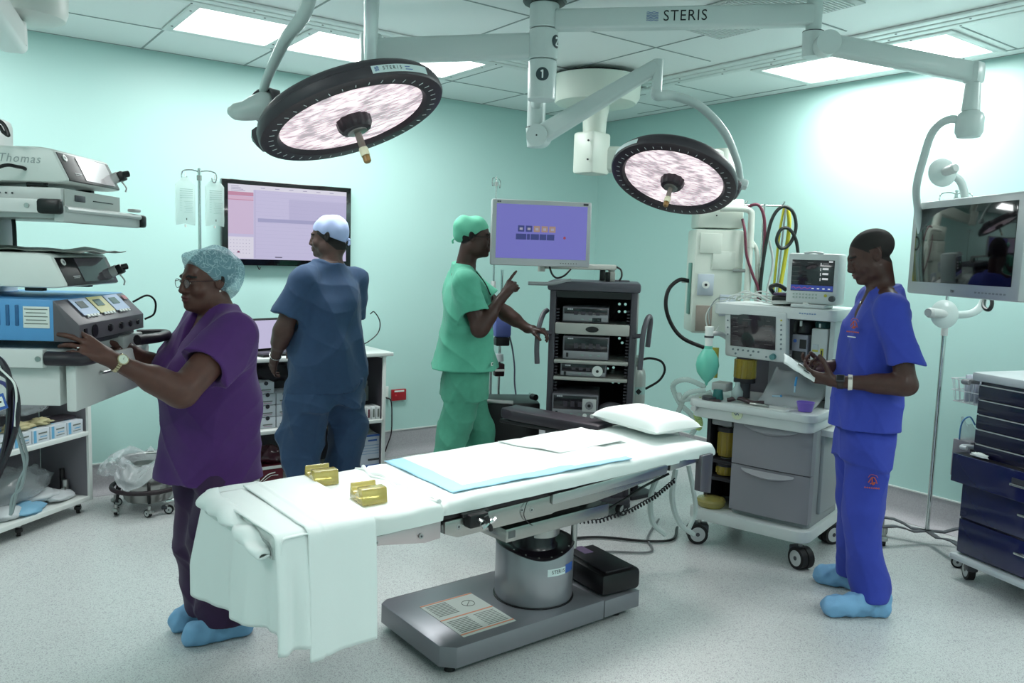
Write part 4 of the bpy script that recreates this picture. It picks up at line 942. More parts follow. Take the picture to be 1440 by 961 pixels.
# ================================================================ endoscopy cart
EC = empty('endoscopy_cart', (-1.70, -1.90, 0), -43.6, 'dark grey endoscopy cart with four open bays of units and a white pull-out drawer', 'equipment cart')
CM = Matrix.Translation((-1.70, -1.90, 0)) @ Matrix.Rotation(radians(-43.6), 4, 'Z')
CG = pm('cart_dark_grey', '3f3c44', .42); CGT = pm('cart_top_grey', '4a4a52', .42); CI = pm('cart_interior', '1c171f', .55); SH = pm('cart_shelf_ivory', 'a9aaa4', .4)
W_, D_ = .535, .50
m = MB(); 
for sx in (-1, 1): m.box((sx * (W_ / 2 - .02), .02, .75), (.04, .05, 1.30), CG, .008)
m.build('front_frame', EC)
m = MB(); m.box((-W_ / 2 + .006, D_ / 2, .75), (.012, D_ - .05, 1.28), CG)
m.build('side_panel', EC)
m = MB(); m.box((W_ / 2 + .0, D_ / 2 + .0, .75), (.02, D_ - .06, 1.28), pm('cart_side_pale', '9da8a4', .4), .003); m.build('side_panel', EC)
m = MB(); m.box((0, D_ - .02, .75), (W_ - .02, .012, 1.28), CI); bp = m.build('back_panel', EC)
m = MB(); random.seed(11)
for (x, z) in [(.16, 1.30), (.20, 1.30), (.16, 1.25), (.20, 1.25), (.17, 1.07), (.19, 1.04), (.14, .93), (.19, .93), (-.02, .87), (.02, .87), (.06, .87), (.1, .86), (.14, .87), (.09, .83), (.17, .83), (.07, .8), (.14, .77), (.18, .77), (-.08, .87), (.05, .84), (-.14, .86)]:
    m.cyl((x, D_ - .05, z), (x, D_ + .02, z), .0095, CI, seg=14)
cut = m.build('hole_cutter', EC); bpy.context.view_layer.update()
md = bp.modifiers.new('holes', 'BOOLEAN'); md.operation = 'DIFFERENCE'; md.object = cut; bpy.context.view_layer.update()
me_ = bpy.data.meshes.new_from_object(bp.evaluated_get(bpy.context.evaluated_depsgraph_get())); bp.modifiers.clear(); bp.data = me_; bpy.data.objects.remove(cut)
m = MB(); m.prism([(-.285, -.02), (.285, -.02), (.285, .42), (.24, .50), (-.24, .50), (-.285, .42)], 1.395, 1.455, CGT, bev=.016); m.box((.12, .36, 1.457), (.20, .14, .012), CG, .006); m.build('cart_top', EC)
m = MB(); m.box((.0, .0, 1.375), (W_ - .08, .02, .04), BLACK); m.box((0, .46, 1.345), (.38, .004, .008), WHITE); m.build('top_valance', EC)
m = MB()
for s_ in (-1, 1):
    for k in range(34): m.box((s_ * (W_ / 2 - .05), .035, .62 + .02 * k), (.02, .02, .010), CG, .002)
m.build('slotted_track', EC)
for z in (.96, .855): m = MB(); m.box((0, .20, z), (W_ - .08, .44, .018), SH, .004); m.tube([(-.225, -.015, z), (0, -.02, z), (.225, -.015, z)], .012, SH, 10, 4); m.build('shelf', EC)
m = MB(); m.box((0, .2, 1.165), (W_ - .09, .44, .05), SH, .006); m.box((0, -.012, 1.165), (W_ - .08, .02, .07), SH, .008); dr = m.build('pull_out_drawer', EC)
m = MB(Matrix.Translation((0, -.024, 1.165)) @ Matrix.Diagonal((1.0, 1, .45, 1))); m.cyl((0, 0, 0), (0, -.003, 0), .04, BLACK, seg=28); m.build('drawer_grip', dr)
m = MB(); m.box((0, .2, .60), (W_ - .08, .44, .02), SH, .004); m.box((0, .2, .30), (W_ - .06, .44, .4), CG, .01); m.box((0, .22, .1), (.56, .52, .05), CG, .02); m.build('lower_box', EC)
for x in (-.24, .24):
    for y in (.02, .44): caster(EC, x, y, .04, 40, top=.09)
# inverted-U push handles at both sides
HN = pm('handle_grey_soft', '55555c', .45)
for pts in ([(-.33, -.03, .94), (-.335, -.035, 1.04), (-.33, -.03, 1.15), (-.31, .03, 1.24), (-.285, .06, 1.27)], [(.30, -.03, .93), (.305, -.03, 1.04), (.31, -.02, 1.15), (.33, .02, 1.235), (.35, .08, 1.25), (.355, .10, 1.2), (.345, .10, 1.06)]):
    m = MB(); m.tube(pts, .016, HN, 12, 6); m.tube([(.25 if pts[0][0] > 0 else -.25, .0, 1.13), tuple(Vector(pts[2]) + Vector((0, 0, -.01)))], .014, CG, 10, 1); m.build('push_handle', EC)
# rack units (each its own thing)
UG = pm('unit_grey', '6b6a70', .4, .2); UD = pm('unit_black_glass', '17131a', .2, coat=.3); US = pm('unit_silver', '8a8a8e', .38, .4)
def unit(loc, w, h, d, kind, label):
    r = bpy.data.objects.new('endoscopy_unit', None); COL.objects.link(r); r.matrix_world = CM @ Matrix.Translation(loc); tag(r, label, 'medical unit', 'rack units in the endoscopy cart')
    m = MB(); m.box((0, d / 2, h / 2), (w, d, h), UG, .006); m.build('casing', r)
    m = MB()
    if kind == 'recorder':
        m.box((0, -.002, h * .74), (w - .02, .006, h * .34), UD, .002); m.box((0, -.002, h * .3), (w - .01, .006, h * .42), US, .002); m.box((.07, -.006, h * .2), (.055, .004, .022), UD); m.build('front_panel', r)
    else:
        m.box((0, -.002, h * .66), (w - .02, .006, h * .56), UD, .002); m.box((0, -.002, h * .2), (w - .01, .006, h * .34), US, .002); m.box((-w / 2 + .03, -.006, h * .2), (.014, .004, .026), BLACK); m.build('front_panel', r)
    m = MB(); gr = pm('unit_led', '7f9a90', .4)
    for k in range(3): m.box((-.02 + .05 * k, -.0065, h * .2), (.016, .003, .007), gr, .001)
    for k in range(3): m.box((-w / 2 + .035 + .012 * k, -.006, h - .014), (.010, .002, .008), pm('unit_print', 'b9bcc0', .5))
    for k in range(4): m.box((-.06 + .045 * k, -.0062, h * .6), (.024, .002, h * .22), pm('dim_digit', '3b363e', .3))
    m.build('controls', r)
    if kind == 'light':
        m = MB(); m.cyl((w / 2 - .055, -.002, h * .48), (w / 2 - .055, -.016, h * .48), .033, WHITE, seg=30); m.cyl((w / 2 - .055, -.016, h * .48), (w / 2 - .055, -.02, h * .48), .009, BLACK, seg=16); m.build('light_guide_dial', r)
    if kind == 'pump':
        m = MB(); m.box((w / 2 - .055, -.008, h * .58), (.085, .012, .08), LIGHTGREY, .004); m.cyl((w / 2 - .055, -.015, h * .58), (w / 2 - .055, -.022, h * .58), .026, US, seg=8); m.cyl((w / 2 - .055, -.022, h * .58), (w / 2 - .055, -.026, h * .58), .01, BLACK, seg=16); m.build('roller_pump', r)
        m = MB(); m.cyl((w / 2 - .08, -.004, .022), (w / 2 - .08, -.012, .022), .013, WHITE, seg=18); m.cyl((w / 2 - .035, -.004, .022), (w / 2 - .035, -.012, .022), .013, WHITE, seg=18); m.build('knobs', r)
    return r
unit((-.045, .02, 1.203), .285, .095, .36, 'recorder', 'silver and black recorder unit in the top bay of the dark cart')
unit((-.035, .0, .972), .285, .145, .36, 'camera', 'tall black fronted control unit under the white pull-out drawer')
unit((-.045, .0, .867), .285, .082, .36, 'light', 'slim unit with round white dial on the third shelf of the dark cart')
unit((-.085, -.05, .612), .285, .15, .36, 'pump', 'unit with silver roller pump in the lowest visible bay behind the arm board')
# soft grey cloth bundle beside the lowest unit
m = MB(CM); m.sphere((.14, .05, .655), (.09, .12, .05), pm('grey_cover', '6f6c74', .7)); o = m.build('cable_bundle'); tag(o, 'low rounded grey bundle lying beside the roller pump unit', 'bundle')
# monitor on an arm above the cart
MO = bpy.data.objects.new('endoscopy_monitor', None); COL.objects.link(MO); tag(MO, 'silver framed monitor with violet menu screen on the arm above the dark cart', 'monitor')
MOM = frame((-2.055, -1.815, 1.735), (.53, -.262, 0), (0, 0, 1)); MO.matrix_world = MOM     # local x right, y up, z to the viewer
SILV = pm('monitor_silver', 'b4b6b8', .34, .3)
m = MB(); m.box((0, 0, -.02), (.60, .385, .05), SILV, .010); m.box((.0, 0, -.06), (.42, .26, .05), LIGHTGREY, .02); m.build('monitor_shell', MO)
m = MB(); m.box((0, .008, .006), (.545, .315, .003), pm('violet_screen', '5a5fb0', .25, emit='7673c8', es=.78)); s_ = m.build('screen', MO)
m = MB(); tb = pm('screen_tile_blue', '2c3070', .3, emit='3a3f8c', es=.6); tt = pm('screen_tile_tan', 'a88878', .3, emit='b8988c', es=.6)
for k in range(5): m.box((-.125 + .047 * k, .025, .0082), (.038, .036, .001), tb if k < 2 else tt, 0)
for k, w in enumerate((.062, .018, .05, .04, .045)): m.box((-.125 + sum((.062, .018, .05, .04, .045)[:k]) + .004 * k + w / 2 - .03, -.022, .0082), (w, .034, .001), tb)
for k in range(5): m.box((-.125 + .047 * k, .024, .0092), (.018, .014, .0006), pm('icon_pale', 'c8c4dc', .4, emit='c8c4dc', es=.5))
m.cyl((.138, -.022, .008), (.138, -.022, .0095), .008, pm('icon_red', 'b0405a', .4, emit='b0405a', es=.6), seg=14)
m.build('screen_menu', s_)
m = MB(); 
for k in range(2): m.box((-.265 + .012 * k, .178, .0055), (.010, .008, .001), DARKGREY)
m.box((.262, .178, .0055), (.03, .012, .001), DARKGREY)
for k in range(7): m.cyl((.12 + .016 * k, -.172, .004), (.12 + .016 * k, -.172, .0065), .003, DARKGREY, seg=8)
m.build('bezel_marks', MO)
# support arm from the cart top to the monitor
m = MB(); top = Vector((.08, .2, 1.455))
m.box(tuple(top + Vector((0, 0, .03))), (.09, .07, .06), SH, .008); m.box(tuple(top + Vector((-.035, -.02, .04))), (.035, .04, .07), BLACK, .006); m.box(tuple(top + Vector((.0, -.03, .03))), (.03, .04, .06), BLACK, .006)
m.cyl((.10, .2, 1.48), (.10, .2, 1.56), .022, SH, seg=20); a1 = CM.inverted() @ Vector((-1.98, -1.76, 1.545)); 
m.build('arm_base', EC)
beam('monitor_arm', (.12, .2, 1.545), tuple(a1), .035, .045, EC, SH, .008)
m = MB(); a1 = CM.inverted() @ Vector((-1.995, -1.75, 1.56)); m.cyl(tuple(a1 + Vector((0, 0, -.05))), tuple(a1 + Vector((0, 0, .10))), .022, SH, seg=20); m.build('arm_pivot', EC)
m = MB(); 
def cw(*p): return tuple(CM.inverted() @ Vector(p))
m.tube([cw(-1.98, -1.80, 1.56), cw(-1.97, -1.82, 1.50), cw(-1.93, -1.82, 1.475), cw(-1.88, -1.83, 1.49), cw(-1.84, -1.84, 1.53)], .006, BLACK, 8, 6)
m.tube([(.13, .19, 1.55), (.16, .17, 1.53), (.165, .16, 1.49), (.15, .15, 1.46)], .006, BLACK, 8, 6); m.build('arm_cable', EC)
m = MB(); m.tube([(-.40, -.05, 1.435), (-.26, -.02, 1.437), (-.14, .0, 1.46)], .012, pm('steel_tube_grey', '8f9496', .35, .5), 10, 3); m.build('side_bar', EC)
# gas bottle behind the cart with its hose
GB = empty('gas_cylinder', (-1.14, -1.75, 0), 0, 'grey gas cylinder with black looping hose standing right of the dark cart', 'gas cylinder')
cyl_m = pm('cylinder_grey', 'a4aaa6', .35, .3)
m = MB(); m.lathe([(.001, .30), (.052, .30), (.056, .31), (.056, .82), (.05, .855), (.03, .88), (.02, .885)], cyl_m, 36); cb = m.build('cylinder_body', GB)
m = MB(); m.lathe([(.0565, .70), (.0565, .75)], pm('cylinder_label', '8fb0ac', .4), 36); m.box((-.03, -.0475, .72), (.03, .002, .03), BLACK, rot=(0, 45, -32)); m.build('cylinder_label', cb)
m = MB(); m.cyl((0, 0, .885), (0, 0, .945), .014, STEEL, seg=16); m.box((0, -.01, .925), (.03, .04, .03), STEEL, .006); m.cyl((-.03, -.02, .93), (.03, .0, .93), .009, STEEL, seg=12); m.box((0, 0, .955), (.05, .012, .01), STEEL, .003); m.build('valve', GB)
m = MB(); m.lathe([(.06, .28), (.075, .29), (.075, .31), (.06, .31)], CHARCOAL, 32); m.box((0, 0, .15), (.06, .06, .3), CHARCOAL, .01); m.box((0, 0, .015), (.24, .24, .03), CHARCOAL, .01); m.build('cylinder_stand', GB)
m = MB(); m.tube([(.02, .0, .925), (.07, -.04, .94), (.13, -.09, .92), (.15, -.105, .86), (.12, -.085, .79), (.05, -.03, .73)], .008, RUBBER, 8, 8); m.build('hose', GB)
# drip stand behind the man in green with pump
def drip_stand(name, loc, h, hookw, label, rz=0, base=True, hooks=2):
    r = empty(name, loc, rz, label, 'drip stand', 'drip stands')
    m = MB(); m.cyl((0, 0, .07), (0, 0, h * .62), .0125, CHROME, seg=18); m.cyl((0, 0, h * .6), (0, 0, h), .009, CHROME, seg=18); m.build('pole', r)
    m = MB(); m.cyl((0, 0, h * .6), (0, 0, h * .64), .018, LIGHTGREY, seg=18); m.cyl((0, 0, h - .07), (0, 0, h - .04), .014, STEEL, seg=16); m.build('height_collar', r)
    for s_ in (-1, 1):
        m = MB(); w = hookw * s_
        m.tube([(0, 0, h - .02), (w * .5, 0, h - .012), (w, 0, h - .02), (w * 1.12, 0, h - .045), (w * 1.02, 0, h - .075), (w * .85, 0, h - .07), (w * .8, 0, h - .05)], .004, CHROME, 8, 6); m.build('hook', r)
    return r
s1 = drip_stand('drip_stand', (-1.475, -.50, 0), 2.19, .085, 'thin drip stand standing behind the endoscopy monitor', 36)
for a in range(5):
    m = MB(); t = radians(72 * a); m.tube([(0, 0, .10), (.12 * cos(t), .12 * sin(t), .09), (.27 * cos(t), .27 * sin(t), .075)], .012, CHROME, 10, 3); m.build('base_leg', s1); caster(s1, .27 * cos(t), .27 * sin(t), .026, 72 * a + 20, w=.018, top=.06)
# infusion pump clamped on a second thin stand beside the man in green
PS = empty('infusion_pump', (-1.735, -.975, 0), -20, 'blue violet infusion pump on a thin pole just behind the man in green', 'infusion pump')
m = MB(); m.cyl((0, 0, .05), (0, 0, 1.5), .010, CHROME, seg=16); m.build('pole', PS)
m = MB(); m.box((.0, -.04, 1.13), (.12, .09, .20), pm('pump_violet_blue', '5a64a4', .4), .02); m.box((.0, -.04, 1.0), (.10, .08, .06), BLACK, .01); m.build('pump_body', PS)
m = MB(); m.cyl((-.015, -.04, .86), (-.015, -.04, .91), .035, pm('pump_white_cup', 'b7bcc0', .4), .03, 20); m.box((-.015, -.045, .80), (.07, .06, .09), pm('pump_black_maroon', '2a1018', .4), .008); m.box((-.015, -.077, .80), (.072, .002, .016), WHITE); m.build('suction_cup', PS)
m = MB(); m.tube([(.05, -.05, 1.05), (.075, -.06, .95), (.095, -.06, .82), (.10, -.06, .7), (.12, -.08, .55), (.14, -.1, .42)], .006, pm('grey_violet_cord', '5c5c70', .4), 8, 6); m.build('cord', PS)
m = MB(); m.tube([(.25 * cos(t), .25 * sin(t), .05) for t in [2 * pi * k / 24 for k in range(25)]], .014, CHARCOAL, 8, 1); m.box((0, 0, .05), (.5, .03, .02), CHARCOAL, .005); m.box((0, 0, .05), (.03, .5, .02), CHARCOAL, .005); m.box((0, 0, .018), (.08, .08, .036), CHARCOAL, .005); m.build('base', PS)
# dark trolley box below the arm board
TR = empty('dark_trolley', (-1.87, -1.30, 0), -30, 'low black trolley between the man in green and the endoscopy cart', 'trolley')
m = MB(); m.box((0, 0, .40), (.36, .34, .50), BLACK, .01); m.box((0, 0, .08), (.34, .32, .10), CHARCOAL, .01); m.build('trolley_body', TR)
m = MB(); m.tube([(-.30, -.16, .665), (-.15, -.18, .66), (.0, -.19, .655)], .014, STEEL, 10, 3); m.cyl((.12, -.2, .70), (.14, -.24, .70), .02, BLACK, seg=16); m.cyl((.12, -.1, .70), (.12, -.2, .70), .008, CHROME); m.build('rail_handle', TR)
for x in (-.14, .14):
    for y in (-.12, .12): caster(TR, x, y, .022, 0, w=.02, top=.05)
# ================================================================ equipment boom at the left edge
BO = empty('equipment_boom', (-4.659, -2.588, 0), -33, 'white equipment boom with two shelves and a drawer hanging at the left edge', 'equipment boom')
BM = Matrix.Translation((-4.659, -2.588, 0)) @ Matrix.Rotation(radians(-33), 4, 'Z')
BW = pm('boom_white', 'd2d4d2', .36, coat=.1); BSH = pm('boom_shelf', 'bdc2c0', .35)
BI = BM.inverted()
m = MB(BI); m.lathe([(.001, 2.615), (.12, 2.617), (.165, 2.635), (.178, 2.67), (.18, 2.80)], pm('canopy_white', 'cdd2cd', .4), 56, Matrix.Translation((-4.59, -1.09, 0))); m.build('ceiling_canopy', BO)
m = MB(BI); m.cyl((-4.66, -1.12, 2.60), (-4.66, -1.12, 2.50), .07, BW, seg=28); m.build('boom_bearing', BO)
def bl(*p): return tuple(BI @ Vector(p))
beam('boom_arm', bl(-4.64, -1.06, 2.54), tuple(Vector((-.50, .42, 2.54))), .14, .12, BO, BW, .03)
m = MB(); m.cyl((-.50, .40, 2.50), (-.50, .40, 1.95), .07, BW, seg=28); m.box((-.50, .40, 1.5), (.20, .22, 1.1), BW, .03); m.build('boom_column', BO)
# upper shelf
m = MB(); m.box((-.27, .30, 1.692), (.52, .58, .035), BSH, .004); m.box((.0, .30, 1.69), (.035, .62, .055), BSH, .008); m.tube([(.018, .0, 1.705), (.022, .3, 1.705), (.018, .6, 1.705)], .01, BSH, 8, 2); us = m.build('shelf', BO)
m = MB(); m.box((-.30, -.022, 1.712), (.50, .03, .045), BW, .004); m.box((-.02, -.022, 1.712), (.075, .036, .048), BLACK, .010); m.cyl((-.085, -.038, 1.712), (-.085, -.041, 1.712), .008, STEEL, seg=14); m.build('side_rail', us)
m = MB(); m.box((.0, .625, 1.69), (.06, .045, .05), BLACK, .01); m.box((.01, .57, 1.73), (.03, .06, .012), LIGHTGREY, .004); m.build('corner_bumper', us)
# lower shelf + drawer
m = MB(); m.box((-.28, .30, 1.222), (.54, .60, .03), BSH, .004); ls = m.build('shelf', BO)
m = MB(); m.box((-.32, -.022, 1.215), (.54, .03, .062), BW, .004); m.cyl((-.065, -.038, 1.215), (-.065, -.041, 1.215), .009, STEEL, seg=14); m.tube([(-.045, -.02, 1.215), (.02, -.02, 1.215), (.06, .01, 1.213), (.07, .10, 1.213)], .024, pm('black_soft_grip', '221c24', .45), 14, 6); m.build('side_rail', ls)
m = MB(); m.box((.0, .52, 1.222), (.05, .22, .05), BSH, .006); m.tube([(.0, .60, 1.235), (.09, .64, 1.235), (.12, .58, 1.235), (.115, .48, 1.235), (.08, .40, 1.235)], .020, pm('black_soft_grip', '221c24', .45), 14, 6); m.cyl((.09, .44, 1.235), (.102, .435, 1.235), .016, LOGO, seg=18); m.build('side_handle', ls)
m = MB(); m.box((-.27, .30, 1.125), (.50, .58, .15), BW, .006); m.build('drawer_housing', BO)
m = MB(); m.box((.02, .315, 1.115), (.035, .63, .165), BW, .008); d_ = m.build('drawer', BO)
m = MB(); m.tube([(.042, .17, 1.145), (.055, .19, 1.142), (.055, .40, 1.142), (.042, .42, 1.145)], .005, STEEL, 8, 3); m.build('drawer_handle', d_)
# touch-screen consoles
def console(y0, z0, name, label, written, tag_):
    r = bpy.data.objects.new(name, None); COL.objects.link(r); r.matrix_world = BM @ Matrix.Translation((0, y0, z0)); tag(r, label, 'medical console', 'touch screen consoles on the boom')
    L, W, H = .50, .42, .128
    pr = [(-L, 0), (-.075, 0), (-.05, .004), (.0, .05), (.0, .06), (-.055, H - .004), (-.07, H), (-L, H)]
    m = MB(); m.prism([(-L, 0.012), (-.04, .012), (.0, .018), (-.05, H - .006), (-.09, H), (-L, H)], 0, W, WHITE, 'y', .010); m.build('casing', r)
    # slanted dark fascia on the right-hand face
    n = Vector((H - .024, 0, .05)).normalized(); c = Vector((-.0265, W / 2, .066)) + n * .002
    T = frame(c, (0, 1, 0), n.cross(Vector((0, 1, 0)))); 
    T = frame(c, (0, 1, 0), Vector((-.05, 0, H - .024)))
    m = MB(T); m.box((0, 0, 0), (W - .03, H - .025, .006), BLACK, .002); f = m.build('front_panel', r)
    m = MB(T); m.box((.045, .002, .0045), (.23, .088, .002), pm('console_screen_' + tag_, 'b9bebf' if tag_ == 'lit' else '4a4c52', .12, emit='c4c9ca' if tag_ == 'lit' else '4a4c52', es=.75 if tag_ == 'lit' else .35, coat=.5)); m.build('screen', f)
    m = MB(T); m.cyl((-.155, .033, .003), (-.155, .033, .006), .012, WHITE, seg=20); m.cyl((-.155, .033, .006), (-.155, .033, .0068), .006, MIDGREY, seg=16); m.box((-.11, -.02, .0045), (.05, .0025, .001), LIGHTGREY); m.box((-.115, -.026, .0045), (.04, .0015, .001), LIGHTGREY); m.build('logo_mark', f)
    m = MB(T); m.cyl((.17, -.012, .003), (.17, -.012, .03), .02, LIGHTGREY, seg=16); m.box((.175, -.014, .035), (.035, .035, .03), BLACK, .006); m.cyl((.17, -.01, .04), (.19, -.012, .06), .012, BLACK, seg=12); m.tube([(.17, -.03, .03), (.172, -.06, .035), (.16, -.075, .03)], .003, LIGHTGREY, 6, 4); m.build('plug', f)
    m = MB(); 
    for q in (.04, W - .04): m.box((-.12, q, .006), (.06, .03, .012), BLACK, .003)
    m.build('feet', r)
    if written:
        text_mesh('handwriting', 'Thomas', .040, pm('pen_ink', 'a2abaa', .6), frame((-.225, -.0008, .088), (1, 0, -.02), (0, .0, 1)), r, .0002, 'LEFT', .95, 1.15, .25)
    return r
c1 = console(.06, 1.782, 'touch_console', 'white touch screen console with a name pen-written on its side on the upper shelf', True, 'lit')
c2 = console(.03, 1.432, 'touch_console', 'white touch screen console on the blue unit, loose papers lying on top of it', False, 'dim')
# thin module under the upper console
MDm = bpy.data.objects.new('camera_module', None); COL.objects.link(MDm); MDm.matrix_world = BM @ Matrix.Translation((0, .05, 1.712)); tag(MDm, 'thin white module with a small slot under the upper touch screen console', 'medical module')
m = MB(); m.box((-.29, .21, .033), (.55, .44, .062), BW, .004); 
for k in range(10): m.cyl((-.35 + .02 * k, -.011, .042), (-.35 + .02 * k, -.0125, .042), .0035, DARKGREY, seg=8)
m.build('casing', MDm)
m = MB(); m.box((-.012, .22, .033), (.004, .43, .058), pm('module_face', 'b6bab6', .4)); m.box((-.009, .11, .036), (.004, .075, .022), DARKGREY, .002); m.box((-.009, .29, .034), (.003, .16, .003), BLACK); m.build('front_panel', MDm)
# electrosurgical generator
ES = bpy.data.objects.new('electrosurgical_generator', None); COL.objects.link(ES); ES.matrix_world = BM @ Matrix.Translation((0, .015, 1.262)); tag(ES, 'blue electrosurgical generator with sloped grey control panel on the lower shelf', 'electrosurgical generator')
ESB = pm('generator_blue', '5a9ad0', .4); ESG = pm('generator_grey', '5b565c', .4)
m = MB(); m.box((-.28, .27, .075), (.49, .54, .14), ESB, .005); 
for k in range(7): m.box((-.335 + .03 * k, -.001, .09), (.012, .006, .07), pm('vent_dark_blue', '2f6190', .5), .003)
m.build('casing', ES)
m = MB(); m.box((-.092, -.002, .085), (.085, .003, .072), WHITE, .004); pr_ = m.build('side_label', ES)
m = MB(); 
for k in range(5): m.box((-.092, -.0042, .112 - .012 * k), (.075 - .01 * (k % 2), .0008, .003), GR_)
m.build('label_print', pr_)
m = MB(); m.prism([(-.04, .005), (.045, .005), (.045, .062), (-.035, .142), (-.04, .142)], 0, .54, ESG, 'y', .006); fa = m.build('control_fascia', ES)
T = frame((.005, .27, .1035), (0, 1, 0), Vector((-.08, 0, .08)))
m = MB(T); 
for k, c in enumerate(('9fb6d8', 'd8cf8a', 'a5bde0')): m.box((-.13 + .13 * k, .012, .004), (.12, .075, .002), pm('keypad_' + c, c, .4)); m.box((-.14 + .13 * k, .02, .006), (.055, .03, .002), pm('digit_window', '33414a', .2, emit='5a7a7a', es=.3))
for k in range(3):
    for q in range(4): m.box((-.165 + .13 * k + .024 * q, -.03, .0055), (.016, .010, .002), WHITE)
m.box((.235, .03, .004), (.035, .02, .002), pm('generator_red_mark', 'a83a4a', .4)); m.build('keypad', fa)
m = MB()
for (y, r) in ((.11, .022), (.235, .014), (.33, .014), (.41, .012), (.48, .010)):
    if r == .022: m.cyl((.045, y, .034), (.049, y, .034), r, BLACK, seg=24)
    else: m.box((.047, y, .034), (.006, r * 2.6, r * 1.4), BLACK, .003); m.box((.047, y, .034), (.007, r * 1.2, r * 2), BLACK, .003)
m.box((.047, .04, .036), (.006, .018, .022), BLACK); m.build('sockets', fa)
m = MB(); m.tube([(.02, .50, .11), (.06, .54, .135), (.08, .57, .11), (.075, .57, .06), (.05, .54, .04)], .004, BLACK, 8, 6); m.build('lead', fa)
m = MB(BM); m.box((-.02, .31, 1.25), (.05, .5, .018), DARKGREY, .003); o = m.build('foot_tray'); tag(o, 'thin dark tray between the blue generator and the lower shelf', 'tray')
m = MB(BM); 
def pf(s, t): return (-.42 + .44 * s, .06 + .40 * t, 1.568 + .014 * mn.noise(Vector((s * 5, t * 5, 7))) + .008 * abs(mn.noise(Vector((s * 14, t * 14, 2)))) + .02 * max(0, t - .8))
m.grid(pf, 16, 12, pm('dark_green_paper', '4a524c', .5, noise=(9, .2, '8f9690'))); o = m.build('loose_papers', None, auto=False); o.modifiers.new('thickness', 'SOLIDIFY').thickness = .003; tag(o, 'crumpled grey green papers lying on top of the lower console', 'papers')
# cables
def cable(pts, r, mat, label, name='cable', M=None, group=None, seg=8, n=8):
    m = MB(M); m.tube(pts, r, mat, seg, n); o = m.build(name); return tag(o, label, 'cable', group)
DPm = lambda x, y, d: tuple(Dp(x, y, d))
cable([DPm(-25, 245, 2.6), DPm(5, 233, 2.62), DPm(22, 234, 2.65), DPm(38, 240, 2.7), DPm(40, 262, 2.75)], .006, BLACK, 'black cable arching over the pen-marked console')
cable([DPm(-25, 165, 2.6), DPm(2, 172, 2.6), DPm(12, 190, 2.6), DPm(5, 186, 2.6), DPm(-3, 178, 2.6), DPm(-20, 200, 2.6)], .006, BLACK, 'black cable loop at the left edge high above the console')
cable([DPm(18, 305, 2.95), DPm(20, 320, 2.95), DPm(21, 350, 2.95), DPm(20, 365, 2.95)], .007, CHARCOAL, 'short dark cable joining the two boom shelves')
cord_d = pm('dark_violet_cable', '1c1420', .35, coat=.3)
cable([DPm(-12, 498, 2.35), DPm(3, 510, 2.35), DPm(12, 530, 2.35), DPm(14, 560, 2.36), DPm(12, 600, 2.37), DPm(2, 650, 2.38), DPm(-12, 680, 2.38)], .009, cord_d, 'thick dark cable hanging at the left edge, outermost of the bundle')
cable([DPm(-14, 520, 2.4), DPm(10, 530, 2.38), DPm(22, 550, 2.36), DPm(25, 580, 2.36), DPm(20, 610, 2.37), DPm(6, 650, 2.38), DPm(-12, 690, 2.38)], .008, cord_d, 'thick dark cable of the left bundle reaching farthest right')
cable([DPm(-14, 535, 2.42), DPm(6, 540, 2.40), DPm(15, 555, 2.38), DPm(18, 580, 2.38), DPm(12, 620, 2.38), DPm(-10, 645, 2.38)], .006, pm('blue_violet_cable', '3b3a78', .35), 'blue violet cable inside the dark bundle at the left edge')
cable([DPm(-8, 512, 2.34), DPm(10, 528, 2.34), DPm(20, 540, 2.34), DPm(23, 560, 2.35), DPm(21, 600, 2.36)], .003, WHITE, 'thin white lead running along the dark cable bundle')
m = MB(); T = frame(Dp(3, 565, 2.33), (.80, -.5, .35), (-.1, .2, 1)); m.box((-.02, 0, 0), (.06, .045, .003), LOGO, M=T); m.box((-.02, 0, .002), (.05, .028, .002), WHITE, M=T); m.box((-.02, 0.0, .0035), (.04, .005, .001), INK, M=T); m.box((-.012, 0.0, .0035), (.005, .02, .001), INK, M=T); m.box((-.032, 0.0, .0035), (.005, .02, .001), INK, M=T); o = m.build('cable_tag'); tag(o, 'blue and white tag hanging on the cable bundle at the left edge', 'tag')
TUB = pm('clear_grey_tubing', '8f9a9c', .3)
cable([DPm(20, 600, 2.9), DPm(28, 625, 2.92), DPm(35, 655, 2.95), DPm(30, 685, 2.95), DPm(18, 700, 2.95), DPm(15, 725, 2.95)], .006, TUB, 'clear grey tubing hanging down in front of the left cabinet, inner strand', group=None)
cable([DPm(25, 598, 2.9), DPm(34, 625, 2.92), DPm(38, 650, 2.95), DPm(26, 680, 2.95), DPm(20, 710, 2.95), DPm(17, 722, 2.95)], .005, TUB, 'clear grey tubing hanging down in front of the left cabinet, outer strand')

